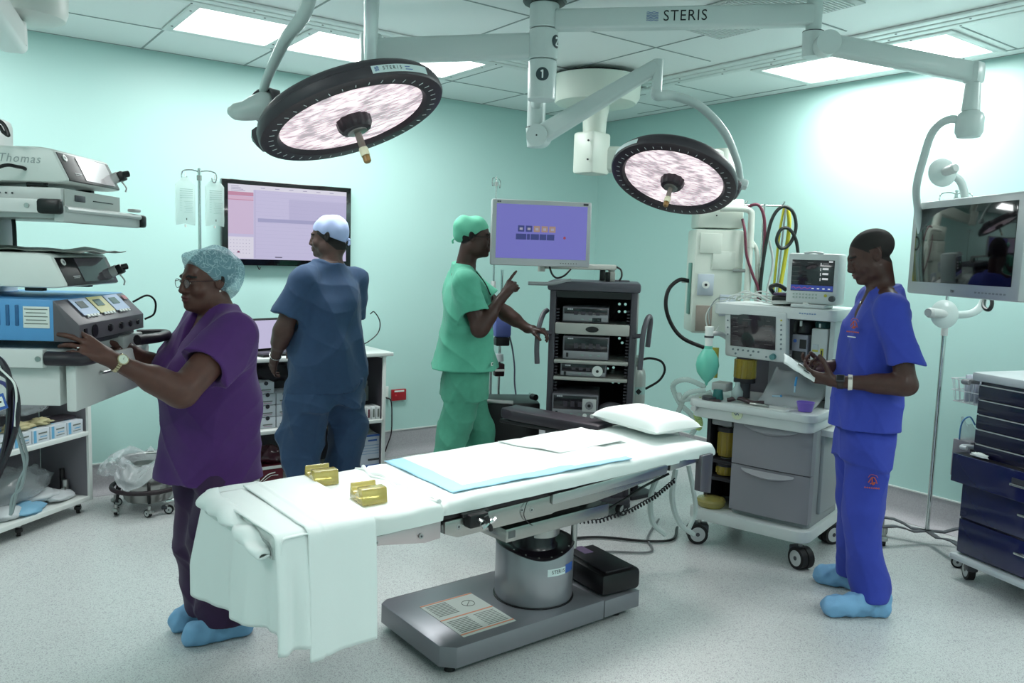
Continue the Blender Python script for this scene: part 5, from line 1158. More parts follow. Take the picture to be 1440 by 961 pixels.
# ================================================================ open cabinet on castors behind the boom
CB = empty('open_cabinet', (-4.26, -.36, 0), 219, 'white open cabinet on castors with glove boxes and packs at the left', 'cabinet')
KM = Matrix.Translation((-4.26, -.36, 0)) @ Matrix.Rotation(radians(219), 4, 'Z')    # local x runs along the front to the left, y is into the room
CBG = pm('cabinet_inner_grey', '77747b', .5)
Lc, Dc, Hc_ = .86, .36, .93
m = MB(); m.box((-.012, -Dc / 2, Hc_ / 2 + .04), (.026, Dc, Hc_ - .06), ENAMEL, .002); m.build('side_panel', CB)
m = MB(); m.box((Lc, -Dc / 2, Hc_ / 2 + .04), (.026, Dc, Hc_ - .06), ENAMEL, .002); m.build('side_panel', CB)
m = MB(); m.box((Lc / 2, -Dc + .008, Hc_ / 2 + .04), (Lc - .02, .012, Hc_ - .06), CBG); m.box((.0035, -Dc / 2 - .0, Hc_ / 2 + .04), (.002, Dc - .03, Hc_ - .1), CBG); m.build('back_panel', CB)
for z in (.085, .478, Hc_): m = MB(); m.box((Lc / 2, -Dc / 2, z), (Lc + .0, Dc, .026), ENAMEL, .002); m.build('shelf', CB)
for x in (.05, .47, .81):
    for y in (-.04, -Dc + .05): caster(CB, x, y, .026, 30 + 50 * x, fork=BLACK, w=.02, top=.07)
random.seed(5)
GBX = pm('glove_box_card', 'c9cfd6', .5); GBL = pm('glove_box_blue', '6aa9cf', .5)
def glove_box(M, label, group, w=.115, d=.24, h=.075, cat='glove box'):
    o = MB(); o.box((w / 2, -d / 2, h / 2), (w, d, h), GBX, .002); o.box((w * .85, .0005, h / 2), (w * .16, .001, h * .9), GBL); 
    o.box((w * .4, .0008, h * .68), (w * .5, .001, .008), GR_); o.box((w * .36, .0008, h * .42), (w * .4, .001, .005), GBL); o.box((w * .4, .0008, h * .22), (w * .5, .001, .004), GR_); o.box((w * .5, -d * .5, h + .0006), (w * .4, d * .6, .001), GBL)
    q = o.build('glove_box'); q.matrix_world = M; return tag(q, label, cat, group)
lbl = ['glove box against the right end of the cabinet shelf', 'glove box second from the right end of the cabinet shelf', 'glove box third from the right on the cabinet shelf, latex gloves on it', 'glove box fourth from the right on the cabinet shelf', 'leftmost glove box in view on the cabinet shelf']
for k in range(5):
    glove_box(KM @ Matrix.Translation((.02 + .122 * k, -.02, .4915)), lbl[k], 'glove boxes on the cabinet shelf')
def lump(name, M, c, r, mat, label, cat, amp=.25, seed=0, group=None, fr=6.):
    o = MB(); N, K = 26, 16; vs = []
    for i in range(K + 1):
        th = pi * i / K
        for j in range(N):
            ph = 2 * pi * j / N; d = Vector((sin(th) * cos(ph), sin(th) * sin(ph), cos(th)))
            f = 1 + amp * mn.noise(d * fr * .4 + Vector((seed, 0, 0))) + amp * .6 * mn.noise(d * fr + Vector((seed, 4, 0)))
            p = Vector((d.x * r[0] * f, d.y * r[1] * f, max(d.z * r[2] * f, -r[2] * .55)))
            vs.append(tuple(Vector(c) + p))
    fs = [(i * N + j, (i + 1) * N + j, (i + 1) * N + (j + 1) % N, i * N + (j + 1) % N) for i in range(K) for j in range(N)]
    o.add(vs, fs, mat, True); q = o.build(name, None, auto=False); q.matrix_world = M; return tag(q, label, cat, group)
LATEX = pm('latex_cream', 'c2b88e', .6); POLY = pm('polythene_haze', 'c6ccd0', .2, alpha=.42, coat=.7, bump=(60, .5))
lump('latex_glove', KM, (.40, -.10, .585), (.085, .05, .025), LATEX, 'crumpled cream latex gloves on top of the glove boxes', 'gloves', .5, 2)
lump('latex_glove', KM, (.25, -.10, .585), (.06, .05, .022), LATEX, 'smaller crumpled cream glove right of the larger pile of gloves', 'gloves', .5, 9)
m = MB(KM); m.box((.12, -.13, .575), (.20, .12, .012), pm('dark_folder', '2f2a30', .5), .002, rot=(0, 3, -10)); o = m.build('dark_folder'); tag(o, 'dark flat folder lying on the right hand glove boxes', 'folder')
lump('polythene_bag', KM, (.33, -.14, .70), (.17, .09, .09), POLY, 'clear empty polythene bag on the cabinet shelf under the drawer', 'plastic bag', .35, 4)
# packs on the bottom shelf
PKW = pm('sterile_pack_white', 'c3c8cb', .4, coat=.3); PKB = pm('sterile_pack_blue', '7fb2cf', .45)
pk = [((.12, -.10, .125), (.18, .10, .03), 12, PKW, 'white sterile pack at the right end of the bottom cabinet shelf'), ((.22, -.16, .15), (.20, .13, .04), -20, PKW, 'white sterile pack leaning behind the others on the bottom cabinet shelf'), ((.36, -.09, .12), (.22, .12, .03), 18, PKB, 'pale blue sterile pack on the bottom cabinet shelf'), ((.50, -.12, .13), (.20, .14, .04), -14, PKW, 'white sterile pack left of the blue one on the bottom cabinet shelf'), ((.68, -.14, .13), (.2, .15, .04), 10, PKW, 'leftmost sterile pack on the bottom cabinet shelf')]
for c, d, rz, mt, lb_ in pk:
    o = lump('sterile_pack', KM @ Matrix.Translation(c) @ Matrix.Rotation(radians(rz), 4, 'Z') @ Matrix.Rotation(radians(-10), 4, 'X'), (0, 0, 0), (d[0] * .55, d[1] * .6, d[2] * .8), mt, lb_, 'sterile pack', .22, c[0] * 9, 'sterile packs in the bottom of the cabinet', 4.)
lump('polythene_bag', KM, (.34, -.2, .22), (.24, .10, .11), POLY, 'hazy clear polythene bag standing behind the sterile packs', 'plastic bag', .3, 7)
m = MB(KM); m.cyl((.05, -.13, .10), (.05, -.13, .20), .02, STEEL, seg=16); m.cyl((.05, -.13, .15), (.10, -.10, .15), .012, STEEL, seg=14); m.cyl((.04, -.16, .10), (.04, -.16, .26), .014, BLACK, seg=14); o = m.build('metal_clamp'); tag(o, 'small steel clamp standing at the right end of the bottom shelf', 'clamp')

# ================================================================ kick bucket with liner
KB = empty('kick_bucket', (-3.955, -.44, 0), 0, 'steel kick bucket on castors lined with a clear bag near the left cabinet', 'bucket')
m = MB(); m.lathe([(.001, .06), (.125, .06), (.135, .075), (.165, .27), (.168, .30), (.174, .305), (.174, .31)], STEEL, 48); m.build('pail', KB)
m = MB(); m.tube([(.20 * cos(t), .20 * sin(t), .145) for t in [2 * pi * k / 40 for k in range(41)]], .014, pm('dark_bumper_ring', '2b1e24', .45), 10, 1); m.build('bumper_ring', KB)
for a in (20, 140, 260, 200, 320):
    t = radians(a); m = MB(); m.tube([(.14 * cos(t), .14 * sin(t), .20), (.18 * cos(t), .18 * sin(t), .16), (.20 * cos(t), .20 * sin(t), .08)], .009, BLACK, 8, 3); m.build('frame_arm', KB); caster(KB, .205 * cos(t), .205 * sin(t), .024, a + 40, fork=STEEL, w=.018, top=.07)
m = MB()
def lf(s, t):
    a = 2 * pi * s; out = .172 + .012 * t + .09 * t * (1 + .5 * sin(3 * a + 1)) * (t > 0); z = .33 - .10 * t ** 1.3 - .03 * sin(5 * a) * t + .03 * mn.noise(Vector((cos(a) * 5, sin(a) * 5, t * 5)))
    if t < .25: z = .26 + .09 * t / .25 * (1 + .4 * sin(4 * a)); out = .15 + .03 * t / .25
    return (out * cos(a), out * sin(a), z + .02 * sin(7 * a) * t + .012 * mn.noise(Vector((a * 6, t * 12, 3))))
m.grid(lf, 80, 16, pm('liner_polythene', 'd2d8dc', .2, alpha=.38, coat=.8, bump=(50, .6))); m.build('liner_bag', KB, auto=False)
# ================================================================ wall display and desk on the back wall
TV = empty('wall_display', (-2.925, -.045, 1.765), 0, 'large black framed wall display showing a pale lilac calendar screen', 'wall display')
BEZ = pm('gloss_black_bezel', '08060a', .15, coat=.6)
m = MB(); m.box((0, -.0, 0), (.93, .045, .575), BEZ, .006); m.box((0, .03, 0), (.4, .03, .3), BLACK); m.build('bezel', TV)
LIL = pm('screen_lilac', 'cfc9e8', .3, emit='cbc4e6', es=.82)
m = MB(); m.box((.0, -.0235, .005), (.85, .002, .50), LIL); s_ = m.build('screen', TV)
def em(n, c, k=.8): return pm(n, c, .3, emit=c, es=k)
m = MB(); PK = em('screen_pink', 'dcb6d2'); PKD = em('screen_rose', 'c98aa8'); BLB = em('screen_blue_band', 'a9a6cf'); LL = em('screen_line', '9c94ba'); LV = em('screen_lavender', 'c2bbe0'); WH = em('screen_white', 'e6e2f2')
x0 = -.425
def sb(xa, xb, za, zb, mt, d=.0248): m.box((x0 + (xa + xb) / 2, -d, .255 - (za + zb) / 2), (xb - xa, .0008, zb - za), mt)
sb(0, .17, .0, .05, WH); sb(0, .17, .05, .075, PKD); sb(0, .17, .078, .10, PK); sb(0, .17, .10, .33, em('screen_pale_rose', 'd6bfde')); sb(0, .17, .35, .495, WH); sb(0, .17, .10, .105, PKD, .0252)
sb(.17, .85, .0, .03, WH); sb(.20, .85, .22, .245, BLB); sb(.42, .85, .08, .22, LV); sb(.18, .182, .03, .49, LL)
for k in range(7):
    for q in range(5): sb(.012 + .021 * k, .018 + .021 * k, .37 + .022 * q, .373 + .022 * q, LL, .0255)
for k in range(18): sb(.185, .85, .05 + .025 * k, .0506 + .025 * k, BLB, .0255)
for k in range(6): sb(.22 + .1 * k, .25 + .1 * k, .014, .018, LL, .0255)
sb(.32, .37, .48, .486, em('screen_ink', '4a4460'), .0255); sb(.06, .075, .445, .458, em('screen_plum', '8a4a70'), .0257)
for k in range(4): sb(.02, .07 + .015 * k, .012 + .0095 * k, .015 + .0095 * k, LL, .0255)
m.build('calendar_page', s_)
for x in (-.22, .17): 
    m = MB(); m.tube([(x, .01, -.285), (x + .01, -.01, -.315), (x + .02, .0, -.30)], .003, BLACK, 6, 4); m.build('hanging_lead', TV)
# fire/emergency plate
RB = empty('red_wall_plate', (-2.015, -.012, .482), 0, 'small red wall plate with white strip right of the desk', 'wall plate')
m = MB(); m.box((0, 0, 0), (.125, .022, .088), pm('red_plate', 'a01f28', .35), .003); m.build('plate', RB)
m = MB(); m.box((0, -.0125, .031), (.085, .002, .013), WHITE); m.cyl((-.03, -.012, -.0), (-.03, -.0145, -.0), .007, pm('red_button', 'c84a50', .4), seg=14); m.build('plate_marks', RB)
m = MB(); m.box((-2.13, -.006, .505), (.055, .012, .10), WHITE, .003); o = m.build('wall_socket'); tag(o, 'white wall socket plate between the desk and the red plate', 'wall socket')
cable([(-2.13, -.014, .47), (-2.09, -.03, .44), (-2.08, -.03, .3), (-2.085, -.03, .18), (-2.13, -.05, .09), (-2.15, -.06, .05)], .005, pm('maroon_black_cord', '2a1a22', .4), 'dark cord running down the wall beside the red wall plate')
# desk
DK = empty('desk_unit', (-2.38, -.50, 0), 0, 'white desk shelf unit against the back wall under the display', 'desk')
Wd, Dd = 1.12, .47
DI = pm('desk_inner_grey', '4c484f', .5)
m = MB(); m.box((-Wd / 2 + .02, Dd / 2, .878), (Wd + .06, Dd + .03, .026), ENAMEL, .003); m.build('desk_top', DK)
for x in (-.012, -Wd + .012): m = MB(); m.box((x, Dd / 2, .445), (.024, Dd, .84), ENAMEL, .002); m.build('side_panel', DK)
m = MB(); m.box((-Wd / 2, Dd - .01, .45), (Wd - .04, .012, .82), DI); m.box((-.0255, Dd / 2, .45), (.002, Dd - .03, .8), DI); m.build('back_panel', DK)
for z in (.40, .04): m = MB(); m.box((-Wd / 2, Dd / 2, z), (Wd - .03, Dd, .024), ENAMEL, .002); m.build('shelf', DK)
# laptop
LP = empty('laptop', (-3.13, -.26, .891), 14, 'open laptop showing the same lilac page on the left of the desk', 'laptop')
m = MB(); m.box((0, -.06, .008), (.33, .22, .016), BLACK, .004); m.box((0, -.05, .0168), (.28, .12, .002), DARKGREY); m.build('keyboard_base', LP)
m = MB(); m.box((0, .055, .125), (.33, .012, .22), BLACK, .004, rot=(-8, 0, 0)); ld_ = m.build('lid', LP)
m = MB(); m.box((0, .047, .126), (.30, .002, .19), LIL, rot=(-8, 0, 0)); m.box((-.11, .0455, .13), (.07, .001, .10), PK, rot=(-8, 0, 0)); m.box((.04, .0455, .118), (.2, .001, .008), BLB, rot=(-8, 0, 0)); m.build('screen', ld_)
cable([(-3.0, -.34, .90), (-2.93, -.32, .896), (-2.98, -.42, .896), (-3.1, -.43, .896)], .003, BLACK, 'thin black lead lying in front of the laptop')
cable([(-2.47, -.42, 1.16), (-2.42, -.38, 1.17), (-2.36, -.35, 1.10), (-2.37, -.35, 1.02), (-2.46, -.38, .96), (-2.55, -.40, .93)], .004, BLACK, 'black cable loop beside the elbow of the man in navy scrubs')
# small carton stacks left
lbs = iter(['small white carton, left one of the bottom row on the desk shelf', 'small white carton, middle one of the bottom row on the desk shelf', 'small white carton, right one of the bottom row on the desk shelf', 'small white carton, left one of the middle row on the desk shelf', 'small white carton, middle one of the middle row on the desk shelf', 'small white carton, right one of the middle row on the desk shelf', 'small white carton, left one of the upper row on the desk shelf', 'small white carton, middle one of the upper row on the desk shelf', 'small white carton, right one of the upper row on the desk shelf', 'small white carton alone on top of the carton stack'])
def carton(c, d, label, group='small cartons on the desk shelf'):
    o = MB(); o.box((0, 0, 0), d, GBX, .002); o.cyl((0, -d[1] / 2 + .001, d[2] / 2 - .006), (0, -d[1] / 2 - .0015, d[2] / 2 - .006), .014, DARKGREY, seg=14); o.box((0, -d[1] / 2 - .0008, -.012), (d[0] * .6, .001, .007), GR_); o.box((0, -d[1] / 2 - .0008, -.024), (d[0] * .5, .001, .004), pm('carton_rose', 'b08aa0', .5))
    q = o.build('carton'); q.location = c; return tag(q, label, 'carton', group)
for r_ in range(3):
    for k in range(3): carton((-3.21 + .115 * k, -.33, .4125 + .038 + .078 * r_), (.108, .2, .074), next(lbs))
carton((-3.22, -.33, .4125 + .038 + .234), (.108, .2, .074), next(lbs))
# right hand shelf: bin with spray can, row of small cartons; big carton below
m = MB(); m.box((-2.50, -.22, .565), (.19, .12, .11), pm('clear_bin', 'a9b0b0', .3, alpha=.8), .006); m.prism([(-2.60, .62), (-2.405, .62), (-2.405, .655), (-2.60, .73)], -.26, -.25, pm('clear_bin', 'a9b0b0', .3, alpha=.8), 'y'); o = m.build('storage_bin'); o['_'] = 0; del o['_']; tag(o, 'clear grey open bin behind the small boxes on the right of the desk shelf', 'bin')
m = MB(); m.cyl((-2.54, -.35, .505), (-2.54, -.35, .60), .022, pm('bottle_grey', '8f8a92', .4), seg=16); m.cyl((-2.54, -.35, .60), (-2.54, -.35, .625), .024, WHITE, seg=16); o = m.build('bottle'); tag(o, 'small grey bottle with white cap above the upright boxes on the desk shelf', 'bottle')
m = MB(); m.cyl((-2.49, -.34, .505), (-2.49, -.34, .62), .018, pm('maroon_bottle', '6b2438', .4), seg=16); o = m.build('bottle'); tag(o, 'slim maroon bottle beside the white capped bottle on the desk shelf', 'bottle')
ul = ['upright white box, nearest the man in navy scrubs', 'upright white box, second from the man in navy scrubs', 'upright white box in the middle of the row', 'upright white box, second from the desk side panel', 'upright white box next to the desk side panel']
for k in range(5):
    o = MB(); o.box((0, 0, 0), (.03, .12, .09), pm('box_white', 'cfd3d4', .5), .002); o.box((0, -.0605, 0), (.014, .001, .06), GR_ if k != 2 else pm('maroon_print', '5a2233', .5)); q = o.build('small_box'); q.location = (-2.575 + .037 * k, -.42, .458); tag(q, ul[k], 'box', 'upright boxes on the desk shelf')
BX = empty('supply_carton', (-2.48, -.36, .0525), 0, 'open white supply carton with blue bands at the bottom right of the desk', 'carton')
m = MB(); m.box((0, 0, .13), (.17, .20, .23), pm('carton_white', 'bcc2d0', .5), .002); m.build('carton_body', BX)
m = MB(); m.box((0, -.101, .24), (.17, .002, .014), LOGO); m.box((0, -.101, .02), (.17, .002, .018), LOGO); m.cyl((-.05, -.1, .21), (-.05, -.102, .21), .011, LOGO, seg=16); m.box((.02, -.101, .205), (.07, .001, .012), LOGO)
for k in range(4): m.box((0, -.101, .17 - .02 * k), (.14, .001, .006), pm('carton_blue_print', '8fa3c0', .5))
m.box((.03, -.101, .065), (.09, .001, .014), DARKGREY); m.build('carton_print', BX)
m = MB(); m.box((-.03, .09, .29), (.16, .004, .11), pm('carton_flap', 'a9ada8', .5), rot=(-25, 12, 0)); m.box((-.02, -.02, .255), (.14, .1, .003), pm('carton_flap', 'a9ada8', .5), rot=(10, -6, 0)); m.build('carton_flap', BX)
m = MB(); m.box((-3.20, -.37, .11), (.17, .18, .11), pm('red_white_carton', '5c1826', .5), .002); m.box((-3.20, -.461, .155), (.17, .002, .02), WHITE); m.box((-3.285, -.40, .11), (.004, .17, .11), WHITE)
m.tube([(-3.27, -.463, .07), (-3.22, -.464, .11), (-3.17, -.463, .12)], .003, WHITE, 6, 4); m.tube([(-3.25, -.463, .07), (-3.20, -.464, .10), (-3.15, -.463, .10)], .002, WHITE, 6, 4); o = m.build('carton'); tag(o, 'dark red carton with white swooshes on the bottom left of the desk', 'carton')
lump('polythene_bag', Matrix(), (-3.17, -.36, .21), (.09, .07, .07), pm('maroon_poly', '4a1e2a', .3, coat=.5), 'dark red glossy plastic bag on the dark red carton', 'plastic bag', .3, 3)
lump('dark_bag', Matrix(), (-3.12, -.2, .75), (.15, .12, .09), pm('dark_grey_bag', '3a343a', .5), 'dark grey bag resting on the cartons under the desk top', 'bag', .3, 6)

# ================================================================ drip stand with two fluid bags
s2 = drip_stand('drip_stand', (-3.706, -.70, 0), 2.045, .085, 'drip stand carrying two fluid bags behind the woman in purple')
s2.rotation_euler = (0, 0, radians(-8))
for a in range(5):
    m = MB(); t = radians(72 * a + 20); m.tube([(0, 0, .10), (.12 * cos(t), .12 * sin(t), .09), (.20 * cos(t), .20 * sin(t), .075)], .012, CHROME, 10, 3); m.build('base_leg', s2); caster(s2, .20 * cos(t), .20 * sin(t), .026, 72 * a + 20, w=.018, top=.06)
FL = pm('fluid_bag_plastic', 'd6eae5', .12, alpha=.42, coat=.7); IVP = pm('fluid_bag_print', '5f7874', .6)
def fluid_bag(x, label):
    r = empty('fluid_bag', (x, -.70 - .013 * (x + 3.7), 1.99), 0, label, 'fluid bag', 'fluid bags on the drip stand')
    m = MB(); N, K = 24, 24; vs = []
    for sg in (1, -1):
        for i in range(K + 1):
            t = i / K; z = -.27 * t
            w = .055 * min(1, .25 + t * 5) * (1 - .08 * max(0, t - .9) * 5); th = .020 * sin(pi * min(1, t * 1.0) ** .8) * (.3 + .9 * t)
            for j in range(N + 1):
                u = -1 + 2 * j / N; vs.append((u * w, sg * th * sqrt(max(0, 1 - u * u)), z + .004 * cos(u * 3) * t))
    n = (K + 1) * (N + 1)
    for sg in range(2):
        for i in range(K):
            for j in range(N):
                a = sg * n + i * (N + 1) + j; q = (a, a + 1, a + N + 2, a + N + 1); m.f.append(tuple(reversed(q)) if sg else q); m.m.append(m.mi(FL)); m.sm.append(True)
    m.v += vs; m.build('bag_film', r, auto=False)
    m = MB()
    for k in range(5): m.box((.0, -.0235, -.07 - .012 * k), (.07, .0006, .0022), IVP)
    for k in range(9): m.box((-.03, -.024, -.08 - .014 * k), (.012, .0006, .0014), IVP)
    for k in range(7): m.box((.012, -.026, -.14 - .010 * k), (.05 - .008 * (k % 3), .0006, .0014), IVP)
    m.box((.0, -.025, -.24), (.005, .0006, .012), INK); m.build('bag_print', r)
    m = MB(); m.cyl((0, 0, -.27), (0, 0, -.285), .006, WHITE, seg=12); m.tube([(0, 0, .0), (0, 0, .02), (.004, 0, .03)], .003, WHITE, 6, 3); m.build('port', r)
    return r
fluid_bag(-3.784, 'clear fluid bag on the left hook of the drip stand'); fluid_bag(-3.620, 'clear fluid bag on the right hook of the drip stand, overlapping the wall display')

# ================================================================ right-hand monitor on the ceiling arm
MR = bpy.data.objects.new('ceiling_monitor', None); COL.objects.link(MR); tag(MR, 'large silver framed switched-off monitor hanging at the right edge', 'monitor')
xR = Vector((-.445, -.70, .0)).normalized(); MRM = frame((-1.222, -3.825, 1.700), xR, (0, 0, 1)); MR.matrix_world = MRM
m = MB(); m.box((0, 0, -.028), (.83, .45, .055), SILV, .012); m.box((0, 0, -.065), (.6, .32, .05), LIGHTGREY, .02); m.build('monitor_shell', MR)
m = MB(); m.box((0.0, .012, .0005), (.735, .355, .003), GLASSK, .001); m.build('screen', MR)
text_mesh('bezel_lettering', 'TSH', .017, DARKGREY, Matrix.Translation((-.03, -.200, .0005)), MR, .0004, 'CENTER')
m = MB()
for k in range(9): m.box((.14 + .024 * k, -.198, .0005), (.014, .007, .001), MIDGREY, 0)
m.build('bezel_buttons', MR)
bell = Dp(1371, 165, 3.42)
# mounting yoke with the bell at the top
MI = MRM.inverted(); YK = ARM
post = E2b + Vector((0, 0, -.16))
m = MB(); m.lathe([(.001, -.115), (.045, -.112), (.056, -.09), (.057, -.03), (.05, -.012), (.034, .0), (.03, .02)], YK, 36, MI @ Matrix.Translation((post.x, post.y, post.z - .0))); m.build('swivel_bell', MR)
pp = [(post.x, post.y, post.z - .055), tuple(Vector((post.x, post.y, post.z - .05)) + Vector((-.06, .045, .005)))] 
tp = [MI @ Vector(p) for p in ((post.x, post.y, post.z - .05),)] + [MI @ Dp(1335, 168, 3.56), MI @ Dp(1312, 185, 3.66), MI @ Dp(1298, 225, 3.74), MI @ Dp(1289, 262, 3.84), MI @ Dp(1290, 290, 3.98), MI @ Dp(1296, 330, 4.02)]
m = MB(); m.tube([tuple(p) for p in tp], .0175, YK, 16, 8); m.build('yoke_tube', MR)
# twin-disc spare lamp arm behind the monitor
SL = empty('joint_arm', (0, 0, 0), 0, 'white curved arm with disc joints and stub handles behind the large monitor', 'support arm')
def joint(px, py, hx, hy, ex, d=4.25):
    c = Dp(px, py, d); ax = -(F_); m = MB(); q = frame(c, R_, U_)
    m.lathe([(.001, -.012), (.06, -.01), (.075, 0), (.06, .012), (.03, .02), (.001, .022)], YK, 36, q); m.build('joint_disc', SL)
    m = MB(); h = Dp(hx, hy, d - .07); m.cyl(tuple(c), tuple(h), .022, LIGHTGREY, .026, 20); m.cyl(tuple(h), tuple(h + (h - c) * .15), .027, LIGHTGREY, .02, 20); m.build('stub_handle', SL)
    m = MB(); m.tube([tuple(Dp(x, y, d + .03)) for x, y in ex], .020, YK, 12, 6); m.build('curved_tube', SL)
joint(1325, 243, 1342, 237, [(1325, 243), (1340, 247), (1352, 258), (1358, 285), (1360, 320)])
joint(1328, 442, 1308, 440, [(1328, 442), (1350, 443), (1368, 440), (1380, 430), (1388, 412)])
m = MB(); m.tube([tuple(Dp(1387, 412, 4.2)), tuple(Dp(1383, 430, 4.1)), tuple(Dp(1390, 436, 4.05)), tuple(Dp(1395, 428, 4.05)), tuple(Dp(1393, 412, 4.1))], .010, BLACK, 8, 5); m.build('black_loop', SL)
m = MB(); m.tube([tuple(Dp(1360, 320, 4.28)), tuple(Dp(1365, 370, 4.3)), tuple(Dp(1388, 412, 4.28))], .020, YK, 12, 6); m.build('curved_tube', SL)

# ================================================================ drip stand on the right with wavy legs
s3 = drip_stand('drip_stand', (-.336, -3.363, 0), 2.04, .075, 'tall chrome drip stand with wavy flat legs beside the navy cart', rz=-50)
FLATL = pm('flat_leg_grey', '66646a', .4, .4)
for (tx, ty) in ((-.441, -3.15), (-.60, -3.25), (-.56, -3.66), (-.16, -3.56)):
    dv = Vector((tx + .336, ty + 3.363, 0)); L = dv.length; dv.normalize(); a = math.degrees(atan2(dv.y, dv.x)) + 50
    M = Matrix.Rotation(radians(a), 4, 'Z'); m = MB(M); prof = [(.0, .075), (L * .35, .075), (L * .55, .098), (L * .75, .112), (L + .02, .112)]
    for i in range(4):
        (xa, za), (xb, zb) = prof[i:i + 2]; w = .016
        vs = [(xa, -w, za), (xb, -w, zb), (xb, w, zb), (xa, w, za), (xa, -w, za + .008), (xb, -w, zb + .008), (xb, w, zb + .008), (xa, w, za + .008)]
        m.add(vs, [(0, 3, 2, 1), (4, 5, 6, 7), (0, 1, 5, 4), (1, 2, 6, 5), (2, 3, 7, 6), (3, 0, 4, 7)], FLATL)
    m.build('base_leg', s3); p = M @ Vector((L, 0, 0)); caster(s3, p.x, p.y, .032, a + 60, fork=STEEL, w=.02, top=.115)

# ================================================================ dark blue drug cart
BC = empty('supply_cart', (-.72, -3.71, 0), -106.6, 'dark navy supply cart with a pulled-out drawer at the right edge', 'supply cart')
NB = pm('navy_cart_enamel', '121232', .25, coat=.5); NB2 = pm('navy_drawer_enamel', '171c48', .22, coat=.5); WB = pm('cart_bumper_white', 'c3c8cb', .4)
W2_, D2_ = .60, .42
m = MB(); m.box((W2_ / 2, D2_ / 2, .40), (W2_, D2_, .52), NB, .006); m.box((W2_ / 2 + .02, D2_ / 2 + .0, .86), (W2_ - .04, D2_ - .02, .38), NB, .006); m.build('cart_body', BC)
m = MB(); m.box((W2_ / 2 + .01, D2_ / 2, 1.065), (W2_ + .02, D2_ + .02, .045), WB, .012); m.build('cart_top', BC)
m = MB(); m.box((W2_ / 2, D2_ / 2, .115), (W2_ + .06, D2_ + .06, .04), WB, .018); m.build('bumper', BC)
for k in range(5):
    m = MB(); z0 = 1.03 - .075 * (k + 1); m.box((W2_ / 2 + .02, -.004, z0 + .036), (W2_ - .06, .016, .068), NB, .003); m.box((W2_ / 2 + .02, -.008, z0 + .071), (W2_ - .08, .014, .004), LIGHTGREY); m.build('drawer', BC)
m = MB(); m.box((W2_ / 2 - .01, -.03, .595), (W2_ + .0, .10, .145), NB2, .004); m.box((W2_ / 2 - .01, -.045, .668), (W2_ - .02, .05, .002), BLACK); dd = m.build('drawer', BC)
m = MB(); m.box((.46, -.09, .60), (.26, .02, .012), CHROME, .004); m.box((.46, -.082, .615), (.26, .004, .03), DARKGREY); m.build('drawer_handle', dd)
lump('cotton_tuft', BC.matrix_world if False else Matrix.Translation((-.72, -3.71, 0)) @ Matrix.Rotation(radians(-106.6), 4, 'Z'), (.12, -.05, .682), (.05, .015, .012), WHITE, 'bit of white gauze showing over the edge of the open drawer', 'gauze', .4, 2)
for (z0, z1) in ((.33, .52), (.145, .325)):
    m = MB(); m.box((W2_ / 2, -.004, (z0 + z1) / 2), (W2_ - .01, .016, z1 - z0 - .006), NB2, .003); dd = m.build('drawer', BC); m = MB(); m.box((.46, -.02, (z0 + z1) / 2 + .02), (.26, .018, .012), CHROME, .004); m.build('drawer_handle', dd)
for x, y in ((.05, .04), (W2_ - .05, .04), (.05, D2_ - .04), (W2_ - .05, D2_ - .04)): caster(BC, x, y, .052, -30, w=.034, top=.11)
m = MB(); m.tube([(-.01, .06, 1.03), (-.035, .03, 1.03), (-.035, -.02, 1.03), (.0, -.02, 1.03)], .014, MIDGREY, 10, 4); m.tube([(.0, .06, .69), (-.03, .02, .69), (-.02, -.01, .69), (.01, -.01, .69)], .012, WB, 10, 4); m.build('side_bracket', BC)
BCM = Matrix.Translation((-.72, -3.71, 0)) @ Matrix.Rotation(radians(-106.6), 4, 'Z')
WBK = empty('wire_basket', BCM @ Vector((-.01, .22, .90)), -106.6, 'white wire basket of clear packets on the side of the navy cart', 'wire basket')
m = MB(); wr = pm('white_wire', 'c9cdd0', .35)
for z, s_ in ((.12, 1.0), (.06, .97), (.0, .92)):
    w, d = .20 * s_, .13 * s_; m.tube([(-w, -d, z), (0, -d, z), (0, d, z), (-w, d, z), (-w, -d, z)], .003, wr, 6, 1)
for k in range(7):
    for sy in (-1, 1): m.tube([(-.03 * k, .13 * sy, .12), (-.03 * k * .92, .12 * sy, 0)], .002, wr, 5, 1)
    m.tube([(-.03 * k * .92, -.12, 0), (-.03 * k * .92, .12, 0)], .002, wr, 5, 1)
for k in range(7): m.tube([(-.20, -.12 + .04 * k, .12), (-.185, -.11 + .037 * k, 0), (.0, -.11 + .037 * k, 0), (.0, -.12 + .04 * k, .12)], .002, wr, 5, 1)
m.build('wire_frame', WBK)
PKC = pm('clear_packet', 'c8ccd8', .25, alpha=.75, coat=.4)
for k in range(5):
    m = MB(BCM); m.box((-.045 - .028 * k, .22 + .02 * (k % 2), .97), (.012, .17, .15), PKC, .005, rot=(6 * (k % 3 - 1), 8 * (k % 2), 0)); o = m.build('packet'); tag(o, ('clear packet nearest the cart in the wire basket', 'clear packet second from the cart in the wire basket', 'clear packet in the middle of the wire basket', 'clear packet fourth from the cart in the wire basket', 'outermost clear packet in the wire basket')[k], 'packet', 'clear packets in the wire basket')
m = MB(BCM); m.box((-.075, .12, .61), (.11, .14, .20), pm('grey_bin', '8b878e', .45), .006); o = m.build('side_bin'); tag(o, 'grey bin hooked on the side of the navy cart below the wire basket', 'bin')
